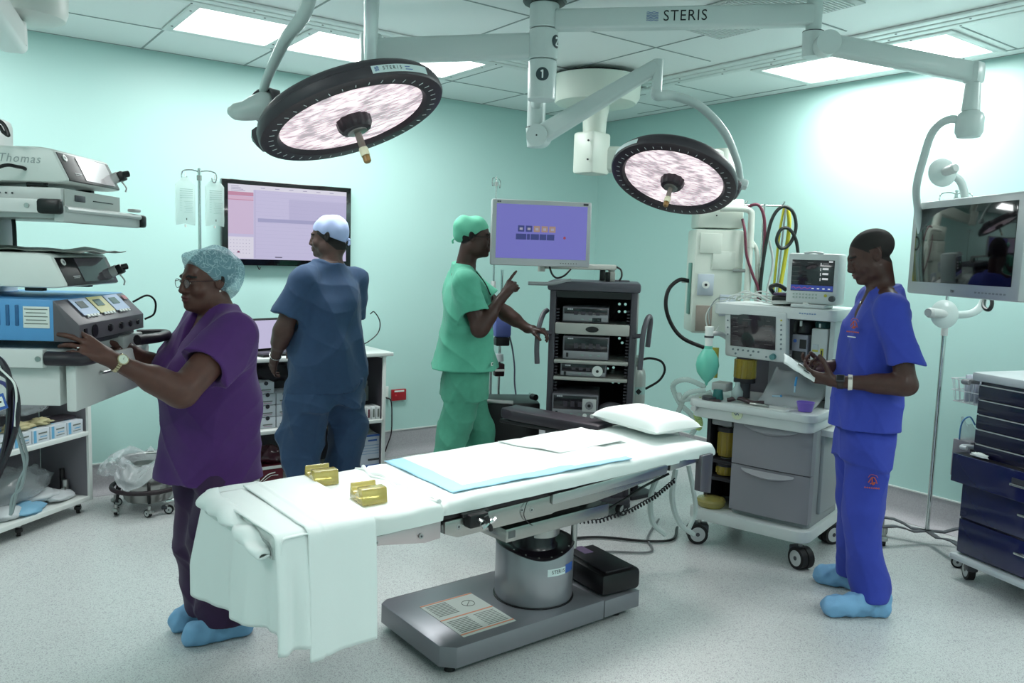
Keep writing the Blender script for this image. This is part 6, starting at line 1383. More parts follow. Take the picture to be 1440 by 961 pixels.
m = MB(BCM); m.tube([(-.10, .06, .70), (-.085, .05, .80), (-.05, .06, .84), (-.03, .08, .80)], .004, pm('blue_bag_edge', '5a8fc4', .4), 6, 5); m.grid(lambda s, t: (-.10 + .08 * s, .06 + .11 * s * (1 - t), .70 + .13 * t * (1 - .3 * s) + .01 * sin(9 * s)), 10, 8, POLY); o = m.build('plastic_bag', None, auto=False); tag(o, 'clear bag with blue edge sticking out of the grey side bin', 'plastic bag')
lump('white_cloth', BCM, (.30, .2, 1.10), (.12, .09, .02), SHEET, 'white cloth lying on top of the navy cart', 'cloth', .3, 2)

# ================================================================ cables on the floor
def fl(*pts): return [tuple(p) for p in pts]
cable([(-2.72, -2.80, .40), (-2.60, -2.86, .385), (-2.45, -2.86, .40), (-2.32, -2.88, .45), (-2.22, -2.90, .50), (-2.10, -2.95, .56)], .006, BLACK, 'black coiled cord running from the table column up to the head end')
m = MB(); p0 = [Vector(p) for p in ((-2.68, -2.86, .39), (-2.50, -2.90, .375), (-2.34, -2.94, .41), (-2.22, -2.98, .47), (-2.13, -3.02, .55))]
path = []
for i in range(len(p0) - 1):
    for k in range(60): path.append(p0[i].lerp(p0[i + 1], k / 60))
m.tube([tuple(p + Vector((0, .009 * cos(j * .9), .009 * sin(j * .9)))) for j, p in enumerate(path)], .0035, CHARCOAL, 5, 1); o = m.build('coiled_cord'); tag(o, 'dark springy coiled cord under the head end of the table', 'coiled cord')
cable([(-2.45, -2.70, .012), (-2.30, -2.40, .012), (-2.15, -2.25, .012), (-1.95, -2.30, .012), (-1.75, -2.50, .012), (-1.60, -2.55, .012), (-1.42, -2.42, .012)], .008, BLACK, 'black floor cable curving from the table base to the machine')
cable([(-2.45, -2.62, .01), (-2.2, -2.45, .01), (-2.05, -2.5, .01), (-1.85, -2.62, .01), (-1.70, -2.45, .01), (-1.4, -2.25, .01)], .006, pm('grey_floor_cable', '6f7274', .5), 'grey floor cable lying beside the black one under the table head')
cable([(-2.62, -2.75, .25), (-2.45, -2.6, .12), (-2.30, -2.5, .03), (-2.25, -2.62, .012), (-2.4, -2.8, .012), (-2.5, -2.9, .10)], .006, BLACK, 'black cable looping to the floor behind the table base')
WT = pm('milky_tubing', 'c3d0cd', .3, alpha=.9)
cable([Dp(925, 668, 4.1), Dp(915, 700, 4.12), Dp(918, 735, 4.15), Dp(935, 752, 4.2)], .014, WT, 'milky tubing hanging under the table head, left strand', group=None)
cable([Dp(950, 660, 4.15), Dp(945, 700, 4.15), Dp(955, 735, 4.2), Dp(975, 752, 4.25)], .014, WT, 'milky tubing hanging under the table head, middle strand')
cable([Dp(968, 655, 4.2), Dp(975, 690, 4.2), Dp(978, 720, 4.25), Dp(968, 745, 4.25)], .012, WT, 'milky tubing hanging under the table head, right strand')
cable([(-2.10, -1.35, .42), (-2.12, -1.55, .30), (-2.20, -1.80, .15), (-2.25, -2.0, .02), (-2.2, -2.2, .012)], .006, WHITE, 'white cord hanging below the arm board')
# ================================================================ implicit-surface modeller for bodies and clothes
class Vol:
    """signed-distance volume on a (possibly non-uniform) grid; smooth unions, cuts, then a surface-nets mesh"""
    def __init__(s, lo, hi, h, fine=None, hf=.003):
        ax = []
        for k in range(3):
            c = [lo[k]]
            iv = fine[k] if fine else []
            while c[-1] < hi[k]:
                p = c[-1]; f = any(a <= p < b for a, b in iv); c.append(p + (hf if f else h))
            ax.append(np.array(c, dtype=np.float32))
        s.ax = ax; s.v = np.full([len(a) for a in ax], 1.0, dtype=np.float32)
    def win(s, lo, hi):
        sl = []; 
        for k in range(3):
            i0 = max(0, int(np.searchsorted(s.ax[k], lo[k])) - 1); i1 = min(len(s.ax[k]), int(np.searchsorted(s.ax[k], hi[k])) + 1)
            if i1 <= i0: return None, None
            sl.append(slice(i0, i1))
        X = s.ax[0][sl[0]][:, None, None]; Y = s.ax[1][sl[1]][None, :, None]; Z = s.ax[2][sl[2]][None, None, :]
        return tuple(sl), (X, Y, Z)
    def put(s, fn, lo, hi, k=.01, op='u'):
        pad = abs(k) + .012
        sl, P = s.win([a - pad for a in lo], [a + pad for a in hi])
        if sl is None: return s
        d = fn(*P).astype(np.float32); a = s.v[sl]
        if op == 'u':
            h = np.clip(.5 + .5 * (a - d) / k, 0, 1); s.v[sl] = a * (1 - h) + d * h - k * h * (1 - h)
        elif op == 's':
            d = -d; h = np.clip(.5 - .5 * (a - d) / k, 0, 1); s.v[sl] = a * (1 - h) + d * h + k * h * (1 - h)
        return s
    def cap(s, a, b, ra, rb=None, k=.012, op='u', flat=None):
        rb = ra if rb is None else rb; a = [float(q) for q in a]; b = [float(q) for q in b]; r = max(ra, rb)
        ab = [b[i] - a[i] for i in range(3)]; L = sum(q * q for q in ab) + 1e-9
        def fn(X, Y, Z):
            px, py, pz = X - a[0], Y - a[1], Z - a[2]; t = np.clip((px * ab[0] + py * ab[1] + pz * ab[2]) / L, 0, 1)
            return np.sqrt((px - t * ab[0]) ** 2 + (py - t * ab[1]) ** 2 + (pz - t * ab[2]) ** 2) - (ra + (rb - ra) * t)
        return s.put(fn, [min(a[i], b[i]) - r for i in range(3)], [max(a[i], b[i]) + r for i in range(3)], k, op)
    def ell(s, c, r, k=.012, op='u', M=None):
        """ellipsoid; with M, c is in the frame M (4x4 local -> volume)"""
        R = max(r)
        if M is None:
            def fn(X, Y, Z):
                x, y, z = X - c[0], Y - c[1], Z - c[2]
                k0 = np.sqrt((x / r[0]) ** 2 + (y / r[1]) ** 2 + (z / r[2]) ** 2); k1 = np.sqrt((x / r[0] ** 2) ** 2 + (y / r[1] ** 2) ** 2 + (z / r[2] ** 2) ** 2) + 1e-9
                return k0 * (k0 - 1) / k1
            return s.put(fn, [c[i] - r[i] for i in range(3)], [c[i] + r[i] for i in range(3)], k, op)
        Mi = M.inverted(); sc = M.to_scale().x; C_ = M @ Vector(c)
        def fn(X, Y, Z):
            x = Mi[0][0] * X + Mi[0][1] * Y + Mi[0][2] * Z + Mi[0][3] - c[0]; y = Mi[1][0] * X + Mi[1][1] * Y + Mi[1][2] * Z + Mi[1][3] - c[1]; z = Mi[2][0] * X + Mi[2][1] * Y + Mi[2][2] * Z + Mi[2][3] - c[2]
            k0 = np.sqrt((x / r[0]) ** 2 + (y / r[1]) ** 2 + (z / r[2]) ** 2); k1 = np.sqrt((x / r[0] ** 2) ** 2 + (y / r[1] ** 2) ** 2 + (z / r[2] ** 2) ** 2) + 1e-9
            return k0 * (k0 - 1) / k1 * sc
        return s.put(fn, [C_[i] - R * sc for i in range(3)], [C_[i] + R * sc for i in range(3)], k, op)
    def loft(s, S, k=.015, op='u', n=2.3):
        """stack of horizontal superellipses: rows (z, cx, cy, rx, ry)"""
        S = sorted(S); A = np.array(S); z0, z1 = S[0][0], S[-1][0]
        zs = np.linspace(z0, z1, 80)
        def cr(col):   # smooth interpolation of the rows
            y = np.interp(zs, A[:, 0], A[:, col]); yy = y.copy()
            for _ in range(3): yy[1:-1] = (yy[:-2] + 2 * yy[1:-1] + yy[2:]) / 4
            return yy
        cols = [cr(i) for i in range(1, 5)]
        def fn(X, Y, Z):
            zz = Z.ravel(); cx, cy, rx, ry = [np.interp(zz, zs, c)[None, None, :] for c in cols]
            q = ((np.abs(X - cx) / rx) ** n + (np.abs(Y - cy) / ry) ** n) ** (1 / n)
            d = (q - 1) * np.minimum(rx, ry)
            return np.maximum(d, np.maximum(z0 - Z, Z - z1))
        mx = A[:, 3].max() + np.abs(A[:, 1]).max(); my = A[:, 4].max() + np.abs(A[:, 2]).max()
        return s.put(fn, [-mx, -my, z0], [mx, my, z1], k, op)
    def disp(s, waves, amp, mask=None, ridge=False):
        """add wave displacement near the surface (cloth folds)"""
        X = s.ax[0][:, None, None]; Y = s.ax[1][None, :, None]; Z = s.ax[2][None, None, :]
        D = np.zeros(s.v.shape, np.float32)
        for (kx, ky, kz, ph, a, w) in waves:
            q = kx * X + ky * Y + kz * Z + ph + w * np.sin(4 * Z + 3 * X + ph * 2) + w * .5 * np.sin(9 * Y - 7 * Z + ph)
            D += a * ((2 * np.abs(np.sin(q / 2)) ** .6 - 1.55) if ridge else np.sin(q))
        if mask is not None: D *= mask(X, Y, Z)
        s.v += amp * D; return s
    def mesh(s, name, mats, parent=None, region=None, smooth=1):
        v = s.v; I = (v < 0); nx, ny, nz = v.shape
        c = np.zeros((nx - 1, ny - 1, nz - 1), np.int8)
        for dx in (0, 1):
            for dy in (0, 1):
                for dz in (0, 1): c += I[dx:nx - 1 + dx, dy:ny - 1 + dy, dz:nz - 1 + dz]
        act = np.argwhere((c > 0) & (c < 8)); n = len(act)
        if n == 0: print('empty', name); return None
        vid = np.full((nx - 1, ny - 1, nz - 1), -1, np.int32); vid[act[:, 0], act[:, 1], act[:, 2]] = np.arange(n)
        acc = np.zeros((n, 3)); cnt = np.zeros(n)
        E = [((0, 0, 0), (1, 0, 0)), ((0, 1, 0), (1, 1, 0)), ((0, 0, 1), (1, 0, 1)), ((0, 1, 1), (1, 1, 1)), ((0, 0, 0), (0, 1, 0)), ((1, 0, 0), (1, 1, 0)), ((0, 0, 1), (0, 1, 1)), ((1, 0, 1), (1, 1, 1)), ((0, 0, 0), (0, 0, 1)), ((1, 0, 0), (1, 0, 1)), ((0, 1, 0), (0, 1, 1)), ((1, 1, 0), (1, 1, 1))]
        def pos(ix): return np.stack([s.ax[k][ix[:, k]] for k in range(3)], 1)
        for a, b in E:
            ia = act + np.array(a); ib = act + np.array(b); va = v[ia[:, 0], ia[:, 1], ia[:, 2]]; vb = v[ib[:, 0], ib[:, 1], ib[:, 2]]
            m = (va < 0) != (vb < 0); t = np.clip(va / np.where(m, va - vb, 1), 0, 1)[:, None]
            P_ = pos(ia) * (1 - t) + pos(ib) * t; acc[m] += P_[m]; cnt[m] += 1
        V = acc / cnt[:, None]; F = []
        for k in range(3):
            sh = [slice(1, None) if q != k else slice(None) for q in range(3)]
            a = [slice(1, -1) if q != k else slice(0, -1) for q in range(3)]; b = [slice(1, -1) if q != k else slice(1, None) for q in range(3)]
            Ia = I[tuple(a)]; Ib = I[tuple(b)]; e = np.argwhere(Ia != Ib)
            if len(e) == 0: continue
            inn = Ia[e[:, 0], e[:, 1], e[:, 2]]
            o = e.copy(); 
            for q in range(3):
                if q != k: o[:, q] += 1
            u, w = (k + 1) % 3, (k + 2) % 3; du = np.zeros(3, int); dw = np.zeros(3, int); du[u] = 1; dw[w] = 1
            q0 = o - du - dw; q1 = o - dw; q2 = o; q3 = o - du
            g = lambda q: vid[q[:, 0], q[:, 1], q[:, 2]]
            f = np.stack([g(q0), g(q1), g(q2), g(q3)], 1); f[~inn] = f[~inn][:, ::-1]; F.append(f)
        F = np.concatenate(F)
        F = F[(F >= 0).all(1)]
        for _ in range(smooth):
            a = np.zeros_like(V); c_ = np.zeros(n)
            for q in range(4):
                i, j = F[:, q], F[:, (q + 1) % 4]
                for d_ in range(3): a[:, d_] += np.bincount(i, V[j, d_], n) + np.bincount(j, V[i, d_], n)
                c_ += np.bincount(i, minlength=n) + np.bincount(j, minlength=n)
            V = V * .5 + .5 * a / np.maximum(c_, 1)[:, None]
        me = bpy.data.meshes.new(name); me.vertices.add(n); me.vertices.foreach_set('co', V.astype(np.float32).ravel())
        me.loops.add(F.size); me.loops.foreach_set('vertex_index', F.astype(np.int32).ravel()); me.polygons.add(len(F)); me.polygons.foreach_set('loop_start', np.arange(0, F.size, 4, dtype=np.int32))
        me.polygons.foreach_set('use_smooth', np.ones(len(F), bool))
        for m in mats: me.materials.append(m)
        if region is not None:
            me.polygons.foreach_set('material_index', region(V[F].mean(1)).astype(np.int32))
        me.update(calc_edges=True); me.validate()
        ob = bpy.data.objects.new(name, me); COL.objects.link(ob)
        if parent is not None: ob.parent = parent
        return ob
def waves(seed, n, kmin, kmax, vert=.2, w=.8):
    r = random.Random(seed); o = []
    for _ in range(n):
        a = r.uniform(0, 2 * pi); k = r.uniform(kmin, kmax); o.append((k * cos(a), k * sin(a), k * r.uniform(-vert, vert), r.uniform(0, 6.3), r.uniform(.5, 1) * (kmin / k) ** .5, w * r.uniform(.5, 1.5)))
    return o
def V3(*a): return Vector(a)
def add_hand(vol, wrist, d, n, left, curl=(25, 35, 25), sc=1., curls=None, thumb=(.55, .65, .35), splay=1.0, k=.004, tcurl=15):
    """palm, four fingers of unequal length and a thumb leaving the side of the palm; n = the side the fingers curl to"""
    w = Vector(wrist); d = Vector(d).normalized(); n = Vector(n); n = (n - d * n.dot(d)).normalized(); s_ = (n.cross(d) if left else d.cross(n)).normalized()
    offs = (.031, .0105, -.0105, -.030); ln = (.072, .080, .074, .058); rad = (.0088, .0090, .0085, .0075)
    vol.cap(w - d * .02, w + d * .02, .026 * sc, .027 * sc, .012)
    knk = []
    for i in range(4):
        b = w + d * .090 * sc * (1 - .04 * abs(i - 1)) + s_ * offs[i] * sc; knk.append(b)
        vol.cap(w + d * .012 + s_ * offs[i] * .45 * sc, b, .0145 * sc, .0115 * sc, .012)
    vol.cap(w + d * .03 + n * .006, w + d * .07 + n * .004, .016 * sc, .013 * sc, .012)
    tips = []
    for i in range(4):
        cu = curls[i] if curls else curl; p = knk[i]; a = 0.; sp = (offs[i] * 4.0) * splay
        for j, fr in enumerate((.46, .30, .24)):
            a += radians(cu[j]); dd = (d * cos(a) + n * sin(a) + s_ * sp * cos(a)).normalized(); q = p + dd * ln[i] * fr * 1.05 * sc
            r0 = rad[i] * sc * (1 - .09 * j); vol.cap(p, q, r0, r0 * .92, k); p = q
        tips.append(p)
    t0 = w + d * .022 * sc + s_ * .018 * sc + n * .006; td = (d * thumb[0] + s_ * thumb[1] + n * thumb[2]).normalized()
    t1 = t0 + td * .042 * sc; vol.cap(t0, t1, .0155 * sc, .0125 * sc, .010)
    td = (td + d * .35 + n * radians(tcurl) * 1.2).normalized(); t2 = t1 + td * .034 * sc; vol.cap(t1, t2, .0115 * sc, .0105 * sc, k)
    td = (td + d * .35 + n * .2).normalized(); t3 = t2 + td * .026 * sc; vol.cap(t2, t3, .0104 * sc, .0088 * sc, k)
    return knk, tips
def add_head(vol, M, female=False, closed=False, jaw=1.0, nose=1.0, lips=1.0, cheek=1.0):
    E = lambda c, r, k=.012, op='u': vol.ell(c, r, k, op, M)
    E((0, -.018, .042), (.075, .098, .082), .01)
    E((0, .028, -.012), (.064, .066, .088), .03)
    E((0, .05, -.085), (.036 * jaw, .036, .030), .03)
    for s_ in (-1, 1):
        E((s_ * .050 * jaw, .010, -.062), (.018, .036, .030), .03)
        E((s_ * .040, .062, -.030), (.024 * cheek, .024, .026), .02)
        E((s_ * .026, .082, .024), (.026, .014, .010), .012)
        E((s_ * .031, .103, .002), (.019, .018, .013), .010, 's')
        E((s_ * .031, .080, .001), (.0165, .0145, .0125), .004)
        if not closed: E((s_ * .031, .099, -.000), (.0125, .012, .0040), .0025, 's')
        else: E((s_ * .031, .097, -.006), (.0125, .006, .0012), .002, 's')
    E((0, .092, .006), (.010, .013, .028), .012)
    E((0, .101, -.020), (.013 * nose, .014, .022), .010)
    E((0, .107, -.031), (.0135 * nose, .013, .011), .008)
    for s_ in (-1, 1): E((s_ * .0145 * nose, .098, -.034), (.010 * nose, .011, .0085), .006)
    for s_ in (-1, 1): E((s_ * .008 * nose, .106, -.0415), (.0045, .005, .004), .003, 's')
    E((0, .086, -.062), (.030, .016, .022), .014)
    E((0, .0975, -.0575), (.0235, .0095 * lips, .0065), .004); E((0, .0955, -.0695), (.0205, .0100 * lips, .0075), .004)
    E((0, .106, -.0633), (.025, .012, .0013), .003, 's')
    E((0, .080, -.096), (.020, .017, .015), .014)
    for s_ in (-1, 1):
        ME = M @ Matrix.Translation((s_ * .078, -.012, .0)) @ Matrix.Rotation(radians(s_ * 18), 4, 'Z') @ Matrix.Rotation(radians(10), 4, 'X')
        vol.ell((0, 0, .004), (.008, .019, .032), .006, 'u', ME); vol.ell((s_ * .007, .003, .006), (.006, .011, .019), .003, 's', ME); vol.ell((s_ * .003, .004, .0), (.004, .005, .012), .003, 'u', ME)
def head_region(M, hairline=None, brow=True):
    Mi = np.array(M.inverted())
    def local(P): return P @ Mi[:3, :3].T + Mi[:3, 3]
    def f(P):
        L = local(P); x, y, z = L[:, 0], L[:, 1], L[:, 2]; o = np.zeros(len(P), int)
        near = (np.abs(x) < .12) & (np.abs(y) < .14) & (z > -.14) & (z < .16)
        lip = near & (y > .088) & ((x / .026) ** 2 + ((z + .0635) / .0135) ** 2 < 1) & (y > .09); o[lip] = 1
        if brow:
            b = near & (y > .07) & (np.abs(z - .0285 + .25 * np.abs(np.abs(x) - .03)) < .0042) & (np.abs(np.abs(x) - .033) < .019); o[b] = 2
        if hairline is not None: o[near & hairline(x, y, z)] = 2
        return o
    return f
SKINS = {}
def skin(name, col, col2): return pm(name, col, .5, spec=.4, noise=(26, .35, col2), bump=(180, .05), coat=.06)
LIPM = pm('lip_tone', '5a3030', .4); HAIRM = pm('cropped_black_hair', '15100f', .75, bump=(700, .4))
EYEW = pm('eye_white', 'c9c2bb', .2, coat=.6); EYEB = pm('eye_iris', '1b110d', .1, coat=.8)
def eyes(M, parent, look=(0, 0)):
    for s_ in (-1, 1):
        m = MB(M); c = Vector((s_ * .031, .0795, .0)); m.sphere(c, .0128, EYEW, 18, 12)
        d = Vector((look[0], 1, look[1])).normalized(); q = c + d * .0085; T = frame(q, d.orthogonal(), None, d) if False else None
        m.sphere(c + d * .0052, (.0062, .0082, .0062), EYEB, 14, 10); m.build('eye', parent)
def rotm(loc, yaw=0, pitch=0, roll=0, sc=1.):
    return Matrix.Translation(loc) @ Matrix.Rotation(radians(yaw), 4, 'Z') @ Matrix.Rotation(radians(pitch), 4, 'X') @ Matrix.Rotation(radians(roll), 4, 'Y') @ Matrix.Scale(sc, 4)
def shoe(parent, heel, toe, mat, seed, name='shoe_cover', h=.004):
    hx, hy = heel; tx, ty = toe; lo = (min(hx, tx) - .09, min(hy, ty) - .09, -.0); hi = (max(hx, tx) + .09, max(hy, ty) + .09, .2)
    v = Vol(lo, hi, h); H = Vector((hx, hy, 0)); T = Vector((tx, ty, 0)); d = (T - H).normalized(); L = (T - H).length
    a = H + d * .045; b = T - d * .055
    v.cap(a + V3(0, 0, .045), b + V3(0, 0, .042), .046, .050, .02); v.cap(a + V3(0, 0, .04), a + V3(0, 0, .105), .046, .048, .03); v.cap(a + d * .03 + V3(0, 0, .08), b + V3(0, 0, .05), .045, .035, .03)
    v.disp(waves(seed, 9, 60, 130, .9, 1.2), .0024)
    Zc = v.ax[2][None, None, :]; v.v = np.maximum(v.v, (.004 - Zc))
    v.cap(a + V3(0, 0, .10), a + V3(0, 0, .22), .036, .050, .006, 's')
    return v.mesh(name, [mat], parent)
# ================================================================ people
SC_BLUE = pm('shoe_cover_blue', '76a5cb', .7, bump=(160, .12))
def cloth_mat(name, col, col2, r=.8): return pm(name, col, r, sheen=.08, noise=(30, .5, col2), bump=(420, .06))
def torso_body(v, sh, zs, w=.0):
    pass
def arm(v, S, E_, W, ru=.05, re=.041, rw=.027, k=.02):
    v.cap(S, E_, ru, re, k); v.cap(E_, W, re * 1.05, rw, k); S = Vector(S); E_ = Vector(E_); W = Vector(W); m = E_.lerp(W, .28); v.cap(E_.lerp(W, .1), E_.lerp(W, .45), re * 1.08, re * .98, k)
def sleeve(v, S, E_, frac, r0, r1, ra, k=.03):
    """short sleeve, cut flat at the hem; its end is hollowed later"""
    S = Vector(S); E_ = Vector(E_); d = (E_ - S).normalized(); L = (E_ - S).length; e = S + d * L * frac; b = e + d * .03; ab = b - S; LL = ab.dot(ab)
    def fn(X, Y, Z):
        px, py, pz = X - S.x, Y - S.y, Z - S.z; t = np.clip((px * ab.x + py * ab.y + pz * ab.z) / LL, 0, 1)
        q = np.sqrt((px - t * ab.x) ** 2 + (py - t * ab.y) ** 2 + (pz - t * ab.z) ** 2) - (r0 + (r1 - r0) * t)
        return np.maximum(q, (X - e.x) * d.x + (Y - e.y) * d.y + (Z - e.z) * d.z)
    R = max(r0, r1); v.put(fn, [min(S[i], b[i]) - R for i in range(3)], [max(S[i], b[i]) + R for i in range(3)], k)
    return e, d
def finish_sleeve(v, sl, r_in, depth=.04):
    e, d = sl; v.cap(e - d * (depth + r_in), e + d * .03, r_in * .9, r_in, .003, 's')
def vneck(v, zv, half=.42, y0=.0, depth=.3, x0=0.):
    """cut a V opening at the front; zv = height of its tip"""
    def fn(X, Y, Z): return np.maximum(np.abs(X - x0) * cos(half) - (Z - zv) * sin(half), (y0 - Y))
    v.put(fn, [-.12 + x0, y0, zv], [.12 + x0, y0 + depth, zv + .25], .004, 's')

# ---------------------------------------------------------------- man in royal blue scrubs (right)
def man_blue():
    R = empty('person', (-1.5, -3.6, 0), 45, 'man in royal blue scrubs looking down at a white packet in his hands', 'person')
    sk = skin('skin_deep_brown', '3b2521', '4b302a')
    HM = rotm((.006, .030, 1.648), -4, -22, 0, .98)
    v = Vol((-.36, -.30, .0), (.38, .48, 1.80), .009, [[(-.22, .22)], [(-.14, .46)], [(1.02, 1.20), (1.46, 1.80)]], .0030)
    v.loft([(.80, 0, 0, .15, .10), (.95, 0, .0, .155, .11), (1.1, 0, .0, .15, .105), (1.25, 0, -.01, .165, .11), (1.38, 0, -.02, .165, .10), (1.46, 0, -.03, .12, .075), (1.50, 0, -.03, .07, .06)], .02)
    for s_ in (-1, 1): v.cap((s_ * .06, -.03, 1.47), (s_ * .17, -.025, 1.435), .045, .052, .03)
    SL, EL, WL = (-.185, -.03, 1.42), (-.225, -.095, 1.095), (-.165, .165, 1.085)
    SR, ER, WR = (.185, -.02, 1.42), (.205, -.04, 1.125), (.03, .165, 1.13)
    arm(v, SL, EL, WL, .050, .043, .0275); arm(v, SR, ER, WR, .050, .043, .0275)
    for s_, kn, an in ((-1, (-.09, .01, .50), (-.11, -.05, .09)), (1, (.12, .0, .50), (.18, -.06, .09))):
        v.cap((s_ * .085, 0, .86), kn, .078, .052, .03); v.cap(kn, an, .052, .036, .02); v.cap(an, (an[0] + .01, an[1] + .05, .05), .034, .03, .02)
    v.cap(HM @ V3(0, -.022, -.05), (0.0, -.03, 1.47), .053, .060, .03)
    add_head(v, HM, closed=True, jaw=.95, lips=1.15, nose=1.1)
    kL, tL = add_hand(v, V3(*WL) + V3(.004, .022, .002), (.22, .95, .12), (.60, -.2, .75), True, sc=1.02, curls=((22, 30, 20), (28, 35, 25), (32, 40, 30), (35, 45, 30)), thumb=(.5, .55, .65))
    kR, tR = add_hand(v, V3(*WR) + V3(-.008, .022, 0), (-.50, .86, .02), (-.55, -.25, .78), False, sc=1.0, curls=((18, 30, 20), (26, 40, 30), (34, 48, 32), (40, 52, 35)), thumb=(.85, .15, .45))
    v.mesh('body', [sk, LIPM, HAIRM], R, head_region(HM, lambda x, y, z: (z > .95 * y + .006) & (z > -.055) & ~((np.abs(x) > .066) & (z < .034) & (np.abs(y + .012) < .026)) & (y < .088)))
    eyes(HM, R, (0, -.6))
    B = cloth_mat('royal_blue_scrubs', '3040a6', '29389a'); 
    t = Vol((-.34, -.24, .80), (.34, .24, 1.55), .0048)
    t.loft([(.862, .0, .0, .182, .155), (.95, 0, .0, .178, .150), (1.08, 0, .0, .172, .142), (1.2, 0, -.004, .178, .138), (1.32, 0, -.012, .19, .132), (1.40, 0, -.022, .185, .112), (1.455, 0, -.03, .135, .085), (1.525, 0, -.033, .075, .068)], .02)
    for s_ in (-1, 1): t.cap((s_ * .07, -.03, 1.465), (s_ * .170, -.025, 1.425), .05, .058, .03)
    sls = [sleeve(t, SL, EL, .72, .062, .068, 0, .03), sleeve(t, SR, ER, .70, .062, .068, 0, .03)]
    t.disp(waves(3, 10, 18, 46, .5), .0042); t.disp(waves(14, 5, 14, 34, 1.3, 1.6), .0068, ridge=True)
    for q in sls: finish_sleeve(t, q, .057)
    t.cap((0.004, -.01, 1.455), (0.01, .010, 1.62), .056, .066, .006, 's')
    vneck(t, 1.36, .36, .02)
    t.cap((-.20, .02, .84), (-.20, .02, .905), .012, .004, .004, 's')
    t.v = np.maximum(t.v, .866 - t.ax[2][None, None, :])
    t.mesh('scrub_top', [B], R)
    # neckline binding
    p = Vol((-.30, -.32, .03), (.36, .26, .93), .0055)
    p.loft([(.72, 0, 0, .158, .120), (.80, 0, 0, .158, .122), (.925, 0, 0, .150, .115)], .02)
    for s_, kn, an in ((-1, (-.085, .0, .48), (-.10, -.045, .10)), (1, (.10, .0, .48), (.165, -.05, .10))):
        p.cap((s_ * .075, 0, .80), kn, .100, .083, .04); p.cap(kn, an, .083, .078, .03)
    p.disp(waves(21, 10, 16, 40, .8), .005, lambda X, Y, Z: np.clip(1.1 - Z, .3, 1)); p.disp(waves(22, 5, 16, 36, .7, 1.2), .0050, ridge=True)
    p.v = np.maximum(p.v, .075 - p.ax[2][None, None, :]); p.v = np.maximum(p.v, p.ax[2][None, None, :] - .92)
    for an in ((-.10, -.045), (.165, -.05)): p.cap((an[0], an[1], .0), (an[0], an[1], .11), .066, .062, .004, 's')
    p.mesh('scrub_trousers', [B], R)
    shoe(R, (-.10, -.135), (-.175, .175), SC_BLUE, 5); shoe(R, (.165, -.135), (.245, .135), SC_BLUE, 6)
    OR2 = pm('orange_embroidery', 'b0503a', .7)
    # chest and leg emblem: a small orange figure over a line of lettering
    def emblem(c, n, sc, parent):
        n = Vector(n).normalized(); T = frame(c, Vector((0, 0, 1)).cross(n), None, n) if False else None
        x = Vector((0, 0, 1)).cross(n).normalized(); y = n.cross(x); M = Matrix((x, y, n)).transposed().to_4x4(); M.translation = Vector(c); m = MB(M)
        m.tube([(-.018 * sc, -.004 * sc, 0), (-.004 * sc, .020 * sc, .001), (.008 * sc, .016 * sc, .001), (.018 * sc, -.006 * sc, 0)], .0022 * sc, OR2, 6, 4)
        m.tube([(-.004 * sc, .018 * sc, 0), (.0, -.012 * sc, .001), (.010 * sc, -.002 * sc, 0), (-.010 * sc, -.010 * sc, 0)], .0026 * sc, OR2, 6, 4)
        m.tube([(-.02 * sc, .018 * sc, 0), (-.01 * sc, .032 * sc, 0), (.012 * sc, .030 * sc, 0), (.02 * sc, .02 * sc, 0)], .0012 * sc, OR2, 6, 4)
        for k in range(7): m.box(((-.03 + .0095 * k) * sc, -.028 * sc, 0), (.006 * sc, .006 * sc, .002), OR2)
        return m.build('emblem', parent)
    emblem((-.112, .112, 1.335), (-.62, .76, .12), 1.0, R); emblem((-.183, .0, .645), (-.99, .1, 0), 1.0, R)
    m = MB(); m.box((-.118, .120, 1.285), (.045, .004, .004), WHITE, rot=(0, 0, 32)); m.build('pocket_pen', R)
    m = MB(); m.sphere((.0, .062, 1.435), .005, CHROME, 10, 8); m.build('necklace_bead', R)
    # watch and white band on the near wrist
    a = Vector(WL); d = (Vector(WL) - Vector(EL)).normalized(); n = Vector((-.7, .3, .6)); n = (n - d * n.dot(d)).normalized(); T = frame(a - d * .0, n, None, d); 
    m = MB(T); m.lathe([(.0285, -.014), (.0315, -.013), (.0315, .013), (.0285, .014)], pm('watch_strap_brown', '2a1e1c', .5), 28); m.box((.031, 0, 0), (.010, .034, .036), DARKGREY, .003); m.box((.0362, 0, 0), (.001, .026, .028), BLACK); m.build('wrist_watch', R)
    m = MB(T); m.lathe([(.0315, -.050), (.034, -.050), (.036, -.032), (.0335, -.032)], pm('paper_band', 'd8d4cc', .6), 28); 
    for k in range(4): m.box((.0352, .0, -.046 + .004 * k), (.002, .012, .0016), INK)
    m.build('wrist_band', R)
    m = MB(); a = Vector(WR); d = (Vector(WR) - Vector(ER)).normalized(); T = frame(a - d * .03, d.orthogonal(), None, d); m.M = T; m.lathe([(.031, -.006), (.034, -.004), (.034, .004), (.031, .006)], BLACK, 24); m.build('bracelet', R)
    # the packet: held, so a thing of its own
    PM_ = frame(Dp(1124, 517, 3.66), R_ * .83 - U_ * .52, U_ * .62 + F_ * .8)
    m = MB(); m.grid(lambda s, t: ((s - .5) * .16, (t - .5) * .085, .006 * cos((t - .5) * 3) + .003 * mn.noise(Vector((s * 4, t * 4, 0)))), 14, 8, pm('packet_white', 'dfe4e4', .5)); m.box((.01, .0, .0115), (.05, .012, .001), GR_); m.box((.03, -.02, .0105), (.03, .006, .001), DARKGREY); m.box((-.02, .02, .0105), (.03, .004, .001), GR_)
